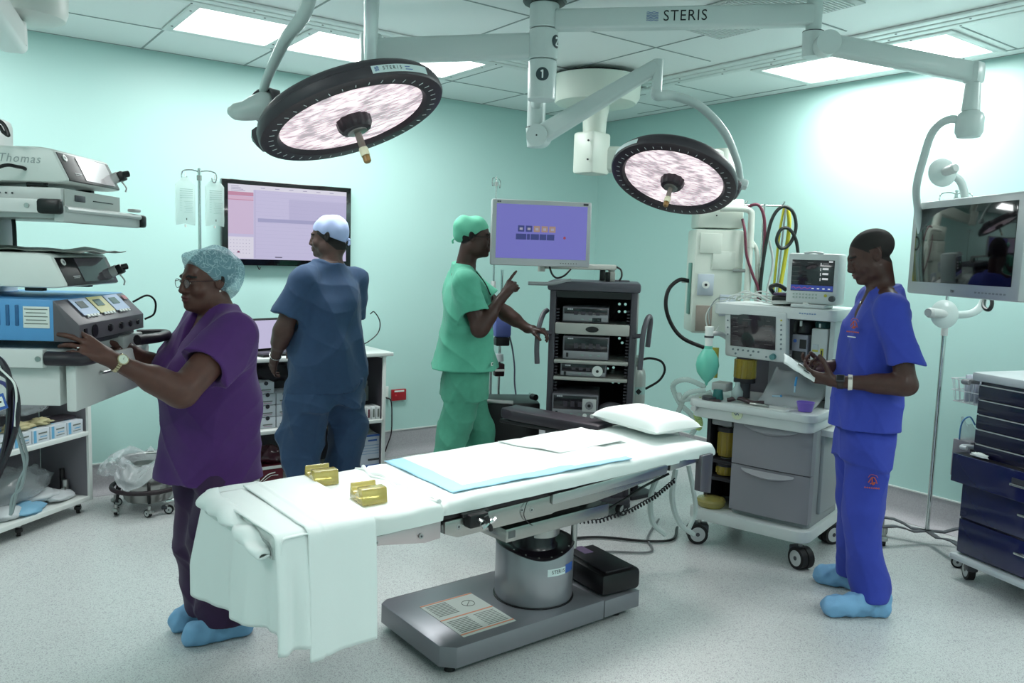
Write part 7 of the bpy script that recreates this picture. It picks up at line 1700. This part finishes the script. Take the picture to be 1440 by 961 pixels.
    o = m.build('paper_packet', None, auto=False); o.matrix_world = PM_; o.modifiers.new('thickness', 'SOLIDIFY').thickness = .005; tag(o, 'white printed sterile packet held by the man in royal blue scrubs', 'packet')
man_blue()

# ---------------------------------------------------------------- woman in purple scrubs (left)
def woman():
    R = empty('person', (-4.1, -2.33, 0), 95, 'woman in purple scrubs and pale blue hair net reaching to the equipment boom', 'person')
    sk = skin('skin_brown_warm', '4a2f29', '5c3b32')
    cx = .03
    HM = rotm((.040, .010, 1.458), 10, -2, 0, .98)
    v = Vol((-.36, -.28, 0), (.36, .66, 1.62), .009, [[(-.31, .20)], [(-.13, .14), (.20, .63)], [(1.10, 1.62)]], .0031)
    v.loft([(.78, cx, 0, .17, .13), (.95, cx, .0, .175, .14), (1.1, cx, .0, .17, .14), (1.2, cx, -.0, .165, .12), (1.28, cx, -.03, .14, .09), (1.35, cx, -.035, .07, .06)], .02)
    for s_ in (-1, 1): v.cap((cx + s_ * .06, -.03, 1.31), (cx + s_ * .15, -.03, 1.275), .045, .055, .03)
    SL, EL, WL = (-.145, -.03, 1.27), (-.262, .215, 1.075), (-.245, .425, 1.195)
    SR, ER, WR = (.205, -.03, 1.27), (.255, .10, 1.06), (.165, .275, 1.185)
    arm(v, SL, EL, WL, .062, .050, .029); arm(v, SR, ER, WR, .060, .050, .029)
    v.cap(V3(*SL).lerp(V3(*EL), .5), V3(*EL), .058, .051, .02)
    for s_, kn, an in ((-1, (-.03, .01, .48), (-.045, -.05, .09)), (1, (.11, .02, .48), (.13, -.03, .09))):
        v.cap((cx + s_ * .08, 0, .82), kn, .085, .055, .03); v.cap(kn, an, .055, .036, .02); v.cap(an, (an[0], an[1] + .05, .05), .034, .03, .02)
    v.cap(HM @ V3(0, -.025, -.05), (cx, -.04, 1.32), .055, .066, .03)
    add_head(v, HM, female=True, jaw=1.12, lips=1.0, nose=1.2, cheek=1.2)
    v.ell((0, .03, -.085), (.055, .05, .03), .03, 'u', HM)
    dL = (.12, .80, .50)
    kL, tL = add_hand(v, V3(*WL) + V3(.003, .018, .012), dL, (.80, .05, -.55), True, sc=1.06, curls=((4, 10, 8), (12, 18, 12), (22, 26, 16), (26, 30, 20)), thumb=(.75, .25, .6), splay=1.25)
    kR, tR = add_hand(v, V3(*WR) + V3(-.01, .02, .01), (-.30, .90, .28), (-.2, -.1, -.95), False, sc=1.0, curls=((30, 45, 30),) * 4, thumb=(.6, .5, .5))
    v.mesh('body', [sk, LIPM, HAIRM], R, head_region(HM, lambda x, y, z: (z > .9 * y + .022) & (z > -.02) & (y < .07)))
    eyes(HM, R, (-.1, 0))
    PU = cloth_mat('purple_scrubs', '4a1f66', '411a5a'); PD = cloth_mat('plum_trousers', '2c1236', '33163f')
    t = Vol((-.40, -.30, .62), (.42, .34, 1.42), .0050)
    t.loft([(.665, cx + .01, .0, .222, .192), (.76, cx, .0, .214, .186), (.9, cx, .0, .205, .178), (1.02, cx, .005, .203, .176), (1.12, cx, .006, .203, .170), (1.20, cx, -.005, .20, .150), (1.27, cx, -.025, .18, .120), (1.325, cx, -.035, .12, .085), (1.37, cx, -.04, .075, .066)], .02)
    for s_ in (-1, 1): t.cap((cx + s_ * .07, -.035, 1.32), (cx + s_ * .155, -.03, 1.275), .05, .068, .035); t.ell((cx + s_ * .08, .125, 1.09), (.085, .065, .085), .05)
    sls = [sleeve(t, SL, EL, .60, .080, .094, 0, .04), sleeve(t, SR, ER, .62, .078, .09, 0, .04)]
    t.disp(waves(33, 10, 16, 40, .6), .0046); t.disp(waves(34, 5, 14, 34, 1.3, 1.6), .0068, ridge=True)
    for q in sls: finish_sleeve(t, q, .074)
    t.cap((cx, -.02, 1.315), (cx + .01, .0, 1.45), .062, .080, .006, 's'); vneck(t, 1.20, .33, .03, x0=cx)
    hz = .672 + .0
    t.v = np.maximum(t.v, (.668 + .06 * (t.ax[1][None, :, None] > 99)) - t.ax[2][None, None, :])
    t.mesh('scrub_top', [PU], R)
    p = Vol((-.22, -.24, .02), (.30, .24, .80), .0055)
    p.loft([(.66, cx, 0, .185, .155), (.79, cx, 0, .188, .158)], .03)
    for s_, kn, an in ((-1, (-.035, .0, .45), (-.045, -.04, .10)), (1, (.11, .015, .45), (.13, -.01, .10))):
        p.cap((cx + s_ * .085, 0, .68), kn, .120, .104, .04); p.cap(kn, an, .104, .098, .03)
    p.disp(waves(41, 10, 16, 38, .8), .0055); p.disp(waves(42, 5, 16, 36, 1.2, 1.8), .0075, ridge=True)
    p.v = np.maximum(p.v, .07 - p.ax[2][None, None, :]); p.v = np.maximum(p.v, p.ax[2][None, None, :] - .79)
    p.mesh('scrub_trousers', [PD], R)
    shoe(R, (-.055, -.135), (-.030, .150), SC_BLUE, 15); shoe(R, (.130, -.115), (.125, .150), SC_BLUE, 16)
    # bouffant net: pale translucent shell with creases over dark hair
    nm = bpy.data.materials.new('bouffant_net'); nm.use_nodes = True; nt = nm.node_tree; b = nt.nodes['Principled BSDF']; tc = nt.nodes.new('ShaderNodeTexCoord')
    n1 = nt.nodes.new('ShaderNodeTexNoise'); n1.inputs['Scale'].default_value = 14; nt.links.new(tc.outputs['Object'], n1.inputs['Vector'])
    mx = nt.nodes.new('ShaderNodeMix'); mx.data_type = 'RGBA'; mx.inputs[0].default_value = .28; nt.links.new(tc.outputs['Object'], mx.inputs[6]); nt.links.new(n1.outputs['Color'], mx.inputs[7])
    vo = nt.nodes.new('ShaderNodeTexVoronoi'); vo.feature = 'DISTANCE_TO_EDGE'; vo.inputs['Scale'].default_value = 26; nt.links.new(mx.outputs[2], vo.inputs['Vector'])
    r = nt.nodes.new('ShaderNodeValToRGB'); r.color_ramp.elements[0].position = .0; r.color_ramp.elements[0].color = (.8, .8, .8, 1); r.color_ramp.elements[1].position = .05; r.color_ramp.elements[1].color = (.5, .5, .5, 1)
    nt.links.new(vo.outputs['Distance'], r.inputs['Fac']); nt.links.new(r.outputs['Color'], b.inputs['Alpha'])
    r2 = nt.nodes.new('ShaderNodeValToRGB'); r2.color_ramp.elements[0].color = lin('b4d3dc'); r2.color_ramp.elements[1].position = .08; r2.color_ramp.elements[1].color = lin('86b4c2'); nt.links.new(vo.outputs['Distance'], r2.inputs['Fac']); nt.links.new(r2.outputs['Color'], b.inputs['Base Color']); b.inputs['Roughness'].default_value = .7
    hn = Vol((-.12, -.22, 1.30), (.20, .16, 1.64), .004)
    def netcut(vv, off):
        Mi = HM.inverted(); X = vv.ax[0][:, None, None]; Y = vv.ax[1][None, :, None]; Z = vv.ax[2][None, None, :]
        y = Mi[1][0] * X + Mi[1][1] * Y + Mi[1][2] * Z + Mi[1][3]; z = Mi[2][0] * X + Mi[2][1] * Y + Mi[2][2] * Z + Mi[2][3]
        vv.v = np.maximum(vv.v, ((1.05 * y - .002 + off) - z) * .69)
    hn.ell((0, -.030, .052), (.088, .118, .092), .01, 'u', HM); hn.ell((0, -.085, .0), (.075, .065, .075), .03, 'u', HM); hn.ell((0, .045, .09), (.06, .05, .035), .02, 'u', HM)
    hn.disp(waves(51, 12, 40, 90, 1, 1.0), .0028); netcut(hn, .0); hn.mesh('hair_net', [nm], R)
    hd = Vol((-.12, -.2, 1.30), (.20, .16, 1.62), .006); hd.ell((0, -.032, .046), (.080, .104, .086), .01, 'u', HM); netcut(hd, .012); hd.mesh('hair', [HAIRM], R)
    # glasses
    m = MB(HM); GF = pm('thin_glasses_frame', '3a3438', .3, .6)
    for s_ in (-1, 1):
        m.tube([(s_ * (.033 + .0225 * cos(a)), .108 - .004 * abs(cos(a)), -.001 + .0165 * sin(a) * (1 if sin(a) > 0 else 1.1)) for a in [2 * pi * k / 28 for k in range(29)]], .0013, GF, 6, 1)
        m.tube([(s_ * .055, .104, .006), (s_ * .070, .075, .008), (s_ * .080, .0, .008), (s_ * .082, -.02, .0)], .0016, GF, 6, 4)
    m.tube([(-.011, .110, .004), (0, .113, .006), (.011, .110, .004)], .0014, GF, 6, 3); gl = m.build('glasses', R)
    m = MB(HM); lens = pm('spectacle_lens', 'ffffff', .05, alpha=.12, coat=1.0)
    for s_ in (-1, 1): m.add([(s_ * .033, .1075, -.001)] + [(s_ * (.033 + .022 * cos(a)), .1075 - .004 * abs(cos(a)), -.001 + .016 * sin(a)) for a in [2 * pi * k / 24 for k in range(24)]], [(0, 1 + k, 1 + (k + 1) % 24) for k in range(24)], lens, True)
    m.build('lenses', gl)
    for s_ in (-1, 1): m = MB(HM); m.sphere((s_ * .085, -.008, -.034), .0042, pm('pearl', 'e8e4dc', .2, coat=.6), 12, 8); m.build('earring', R)
    # watch
    a = Vector(WL); d = (Vector(WL) - Vector(EL)).normalized(); n = Vector((-.85, -.2, .35)); n = (n - d * n.dot(d)).normalized(); T = frame(a - d * .004, n, None, d); GD = pm('pale_gold_metal', 'b9ab8c', .25, .9)
    m = MB(T); N = 22
    for k in range(N):
        t_ = 2 * pi * k / N; m.box((.0325 * cos(t_), .0325 * sin(t_), 0), (.004, .0088, .013), GD, .001, M=Matrix.Identity(4)) if False else m.box((.0325, 0, 0), (.004, .0086, .014), GD, .0015, M=Matrix.Rotation(t_, 4, 'Z'))
    w_ = m.build('wrist_watch', R)
    m = MB(T); m.cyl((.031, 0, 0), (.040, 0, 0), .019, GD, seg=30); m.cyl((.040, 0, 0), (.0408, 0, 0), .0155, pm('watch_dial', 'c9d2c2', .3), seg=30); m.box((.0412, .003, 0), (.0006, .009, .0012), INK); m.build('watch_case', w_)
    m = MB(); q = V3(*kL[3 - 1]) ; 
    m = MB(frame(V3(*kL[2]) + (V3(*tL[2]) - V3(*kL[2])).normalized() * .016, (1, 0, 0), None, (V3(*tL[2]) - V3(*kL[2])).normalized() + V3(-.25, 0, .15))); m.lathe([(.0088, -.004), (.0105, -.002), (.0105, .002), (.0088, .004)], CHROME, 18); m.sphere((-.0105, .0, 0), .005, CHROME, 8, 6); m.build('ring', R)
woman()

# ---------------------------------------------------------------- man in navy scrubs, seen from behind
def man_navy():
    R = empty('person', (-3.05, -1.0, 0), 20, 'man in navy scrubs and pale blue cap seen from behind facing the wall display', 'person')
    sk = skin('skin_brown_mid', '43302b', '543a33')
    HM = rotm((.012, .0, 1.672), 32, -4, 0, 1.0)
    v = Vol((-.38, -.26, .0), (.38, .48, 1.82), .009, [[(-.12, .14)], [(-.14, .14)], [(1.52, 1.82)]], .0036)
    v = Vol((-.38, -.26, .0), (.38, .48, 1.82), .009, [[(-.34, .14)], [(-.14, .40)], [(.78, 1.05), (1.5, 1.82)]], .0036)
    v.loft([(.8, 0, 0, .19, .14), (1.0, 0, .0, .2, .15), (1.2, 0, .0, .2, .14), (1.38, 0, -.02, .18, .11), (1.46, 0, -.03, .13, .08), (1.52, 0, -.03, .075, .065)], .02)
    for s_ in (-1, 1): v.cap((s_ * .07, -.03, 1.47), (s_ * .19, -.02, 1.42), .05, .058, .03)
    SL, EL, WL = (-.205, -.01, 1.41), (-.285, .05, 1.13), (-.215, .205, .955)
    SR, ER, WR = (.205, -.01, 1.41), (.265, .08, 1.12), (.12, .30, 1.0)
    arm(v, SL, EL, WL, .060, .052, .031); arm(v, SR, ER, WR, .058, .05, .03)
    for s_ in (-1, 1):
        v.cap((s_ * .1, 0, .86), (s_ * .12, .02, .5), .09, .06, .03); v.cap((s_ * .12, .02, .5), (s_ * .13, -.02, .09), .06, .04, .02); v.cap((s_ * .13, -.02, .06), (s_ * .14, .12, .04), .036, .03, .02)
    v.cap(HM @ V3(0, -.02, -.05), (0.0, -.035, 1.48), .062, .070, .03)
    add_head(v, HM, jaw=1.15, cheek=1.2)
    v.ell((0, -.07, -.055), (.05, .035, .04), .03, 'u', HM)
    add_hand(v, V3(*WL) + V3(.006, .012, -.018), (.25, .55, -.75), (.75, -.3, .1), True, sc=1.04, curl=(22, 30, 20)); add_hand(v, V3(*WR), (-.5, .7, -.3), (-.2, -.2, -.9), False, curl=(25, 30, 20))
    v.mesh('body', [sk, LIPM, HAIRM], R, head_region(HM, lambda x, y, z: (z > .9 * y - .02) & (z > -.075) & (y < .05)))
    eyes(HM, R)
    NV = cloth_mat('navy_scrubs', '2c4769', '253c5a')
    t = Vol((-.42, -.30, .66), (.42, .32, 1.56), .0055)
    t.loft([(.745, 0, .0, .245, .205), (.85, 0, .0, .245, .205), (1.0, 0, .0, .24, .195), (1.15, 0, -.0, .238, .185), (1.3, 0, -.015, .235, .165), (1.40, 0, -.025, .215, .13), (1.46, 0, -.03, .15, .095), (1.52, 0, -.035, .085, .072)], .02)
    for s_ in (-1, 1): t.cap((s_ * .08, -.03, 1.465), (s_ * .195, -.02, 1.415), .055, .075, .035)
    sls = [sleeve(t, SL, EL, .72, .085, .100, 0, .04), sleeve(t, SR, ER, .75, .085, .095, 0, .04)]
    t.disp(waves(63, 10, 14, 34, .5), .0055); t.disp(waves(64, 5, 14, 34, 1.3, 1.6), .0068, ridge=True)
    for q in sls: finish_sleeve(t, q, .078)
    t.cap((0.0, -.03, 1.48), (0.01, -.02, 1.62), .064, .078, .006, 's'); vneck(t, 1.36, .34, .02)
    t.v = np.maximum(t.v, .752 - t.ax[2][None, None, :]); t.mesh('scrub_top', [NV], R)
    p = Vol((-.32, -.28, .02), (.32, .28, .86), .006)
    p.loft([(.66, 0, 0, .24, .20), (.85, 0, 0, .225, .19)], .03)
    for s_ in (-1, 1): p.cap((s_ * .12, 0, .74), (s_ * .155, .02 - .04 * s_, .48), .138, .120, .04); p.cap((s_ * .155, .02 - .04 * s_, .48), (s_ * .14, -.01, .10), .120, .098, .03)
    p.disp(waves(71, 10, 14, 34, .8), .007); p.disp(waves(72, 5, 16, 36, 1.2, 1.8), .0075, ridge=True)
    p.v = np.maximum(p.v, .07 - p.ax[2][None, None, :]); p.v = np.maximum(p.v, p.ax[2][None, None, :] - .84); p.mesh('scrub_trousers', [NV], R)
    for s_ in (-1, 1): shoe(R, (s_ * .13, -.10), (s_ * .15, .19), SC_BLUE, 25 + s_, h=.006)
    CP = pm('cap_periwinkle', 'a9b7e2', .75, noise=(8, .4, 'b8c3e8'), bump=(200, .05))
    c = Vol((-.14, -.18, 1.55), (.16, .16, 1.86), .004); c.ell((0, -.022, .052), (.083, .107, .086), .01, 'u', HM); c.ell((0, -.07, .02), (.06, .055, .06), .02, 'u', HM); c.disp(waves(81, 8, 40, 80, 1), .0022)
    Mi = HM.inverted(); X = c.ax[0][:, None, None]; Y = c.ax[1][None, :, None]; Z = c.ax[2][None, None, :]; y = Mi[1][0] * X + Mi[1][1] * Y + Mi[1][2] * Z + Mi[1][3]; z = Mi[2][0] * X + Mi[2][1] * Y + Mi[2][2] * Z + Mi[2][3]
    c.v = np.maximum(c.v, ((.45 * y + .014) - z) * .9); cap_ = c.mesh('surgical_cap', [CP], R)
    m = MB(HM); m.tube([(-.02, -.118, -.012), (0, -.124, -.018), (.02, -.118, -.014)], .009, CP, 8, 4); m.tube([(0, -.122, -.018), (-.012, -.126, -.035), (-.02, -.124, -.05)], .006, CP, 8, 4); m.tube([(0, -.122, -.018), (.014, -.126, -.032), (.018, -.122, -.046)], .006, CP, 8, 4); m.build('tie_knot', cap_)
    a = Vector(WL); d = (Vector(WL) - Vector(EL)).normalized(); T = frame(a - d * .005, d.orthogonal(), None, d); m = MB(T)
    for k in range(20): m.box((.034, 0, 0), (.004, .009, .008), CHROME, .001, M=Matrix.Rotation(2 * pi * k / 20, 4, 'Z'))
    m.build('bracelet', R)
man_navy()

# ---------------------------------------------------------------- man in green scrubs pointing at the monitor
def man_green():
    R = empty('person', (-2.355, -1.49, 0), -118, 'man in green scrubs pointing a finger beside the monitor', 'person')
    sk = skin('skin_dark_brown', '38241f', '472e27')
    HM = rotm((.018, .030, 1.700), -6, -3, 0, .99)
    v = Vol((-.30, -.24, .0), (.34, .54, 1.85), .009, [[(-.12, .26)], [(-.10, .52)], [(1.06, 1.22), (1.32, 1.84)]], .0034)
    v.loft([(.8, 0, 0, .15, .11), (1.0, 0, .0, .155, .115), (1.2, 0, .0, .16, .115), (1.38, 0, -.015, .165, .105), (1.46, 0, -.025, .12, .08), (1.52, 0, -.025, .07, .06)], .02)
    for s_ in (-1, 1): v.cap((s_ * .06, -.02, 1.475), (s_ * .17, -.01, 1.43), .045, .055, .03)
    SR, ER, WR = (.185, -.02, 1.42), (.240, .055, 1.17), (.190, .185, 1.350)
    SL, EL, WL = (-.17, .03, 1.42), (-.155, .255, 1.24), (-.045, .385, 1.152)
    arm(v, SR, ER, WR, .055, .047, .029); arm(v, SL, EL, WL, .052, .043, .028)
    for s_, kn, an in ((1, (.09, -.08, .5), (.10, -.12, .09)), (-1, (-.10, .09, .5), (-.12, .12, .09))):
        v.cap((s_ * .085, 0, .86), kn, .08, .055, .03); v.cap(kn, an, .055, .037, .02); v.cap(an, (an[0], an[1] + .05, .05), .034, .03, .02)
    v.cap(HM @ V3(0, -.022, -.05), (0.0, -.025, 1.48), .055, .062, .03)
    add_head(v, HM, jaw=1.0, lips=1.2, nose=1.15)
    add_hand(v, V3(*WR) + V3(-.004, .012, .012), (-.05, .58, .80), (-.75, .45, -.4), False, sc=1.04, curls=((6, 8, 6), (70, 85, 50), (75, 88, 55), (78, 88, 55)), thumb=(.75, .4, .5), tcurl=30)
    add_hand(v, V3(*WL) + V3(.008, .012, .0), (.55, .8, -.05), (.1, .25, -.95), True, sc=1.0, curls=((20, 35, 25), (30, 45, 30), (38, 50, 30), (42, 52, 30)), thumb=(.7, .5, .3))
    v.mesh('body', [sk, LIPM, HAIRM], R, head_region(HM, lambda x, y, z: (z > .9 * y + .0) & (z > -.04) & (y < .07)))
    eyes(HM, R)
    GN = cloth_mat('green_scrubs', '56ab90', '4b9c82'); 
    t = Vol((-.32, -.28, .80), (.36, .28, 1.58), .0050)
    t.loft([(.895, 0, .0, .200, .200), (.98, 0, -.0, .19, .185), (1.1, 0, -.0, .182, .162), (1.2, 0, -.0, .185, .152), (1.32, 0, -.01, .19, .140), (1.41, 0, -.02, .185, .115), (1.465, 0, -.03, .135, .085), (1.545, 0, -.028, .076, .068)], .02)
    for s_ in (-1, 1): t.cap((s_ * .07, -.02, 1.47), (s_ * .175, -.01, 1.43), .05, .068, .035)
    sls = [sleeve(t, SR, ER, .66, .078, .092, 0, .04), sleeve(t, SL, EL, .55, .075, .085, 0, .04)]
    t.disp(waves(93, 10, 16, 42, .5), .0048); t.disp(waves(94, 5, 14, 34, 1.3, 1.6), .0068, ridge=True)
    for q in sls: finish_sleeve(t, q, .072)
    t.cap((0.0, -.01, 1.475), (0.01, .012, 1.62), .058, .066, .006, 's'); vneck(t, 1.35, .34, .02)
    t.v = np.maximum(t.v, (.905 + .0) - t.ax[2][None, None, :]); t.mesh('scrub_top', [GN], R)
    p = Vol((-.28, -.28, .02), (.28, .32, .97), .006)
    p.loft([(.74, 0, 0, .175, .150), (.95, 0, 0, .165, .140)], .03)
    for s_, kn, an in ((1, (.09, -.085, .48), (.10, -.12, .10)), (-1, (-.10, .10, .48), (-.12, .13, .10))): p.cap((s_ * .08, 0, .80), kn, .108, .090, .03); p.cap(kn, an, .090, .084, .02)
    p.disp(waves(101, 10, 16, 38, .8), .006); p.disp(waves(102, 5, 16, 36, 1.2, 1.8), .0075, ridge=True)
    p.v = np.maximum(p.v, .06 - p.ax[2][None, None, :]); p.v = np.maximum(p.v, p.ax[2][None, None, :] - .94); p.mesh('scrub_trousers', [cloth_mat('green_trousers', '4c9c82', '428a72')], R)
    shoe(R, (.10, -.19), (.12, .10), SC_BLUE, 35, h=.006); shoe(R, (-.12, .05), (-.12, .34), SC_BLUE, 36, h=.006)
    CP = pm('cap_green', '5fb596', .75, noise=(10, .4, '6cc0a2'), bump=(200, .05))
    c = Vol((-.12, -.15, 1.60), (.15, .16, 1.88), .004); c.ell((0, -.024, .052), (.083, .107, .083), .01, 'u', HM); c.ell((0, -.085, .01), (.055, .04, .045), .02, 'u', HM); c.disp(waves(111, 8, 40, 80, 1), .0022)
    Mi = HM.inverted(); X = c.ax[0][:, None, None]; Y = c.ax[1][None, :, None]; Z = c.ax[2][None, None, :]; y = Mi[1][0] * X + Mi[1][1] * Y + Mi[1][2] * Z + Mi[1][3]; z = Mi[2][0] * X + Mi[2][1] * Y + Mi[2][2] * Z + Mi[2][3]
    c.v = np.maximum(c.v, ((.62 * y + .012) - z) * .85); cap_ = c.mesh('surgical_cap', [CP], R)
    m = MB(HM); m.tube([(0, -.122, -.018), (.005, -.128, -.03), (.0, -.124, -.044)], .006, CP, 8, 4); m.build('tie_knot', cap_)
    m = MB(HM); GF = pm('black_glasses_frame', '0f0c10', .3)
    for s_ in (-1, 1):
        m.tube([(s_ * (.033 + .0235 * cos(a)), .109 - .006 * abs(cos(a)), -.001 + .0165 * sin(a)) for a in [2 * pi * k / 28 for k in range(29)]], .0022, GF, 6, 1); m.tube([(s_ * .056, .103, .006), (s_ * .072, .075, .008), (s_ * .082, .0, .006)], .0028, GF, 6, 4)
    m.tube([(-.011, .110, .004), (0, .113, .006), (.011, .110, .004)], .002, GF, 6, 3); m.build('glasses', R)
    # badge on a dark lanyard
    m = MB(); m.tube([(.055, .045, 1.50), (.065, .10, 1.43), (.062, .135, 1.36)], .004, BLACK, 6, 4); m.box((.062, .147, 1.345), (.03, .008, .03), BLACK, .004); m.build('badge_reel', R)
    m = MB(); m.box((.062, .158, 1.26), (.055, .003, .15), WHITE, .002, rot=(-4, 0, 0)); m.box((.062, .160, 1.27), (.03, .001, .04), DARKGREY, rot=(-4, 0, 0)); m.build('id_card', R)
    m = MB(); m.box((.155, .145, .955), (.02, .003, .02), WHITE, rot=(0, 0, -38)); m.box((.156, .147, .955), (.010, .003, .010), pm('label_dark_green', '2f6b55', .5), rot=(0, 0, -38)); m.build('hem_label', R)
man_green()
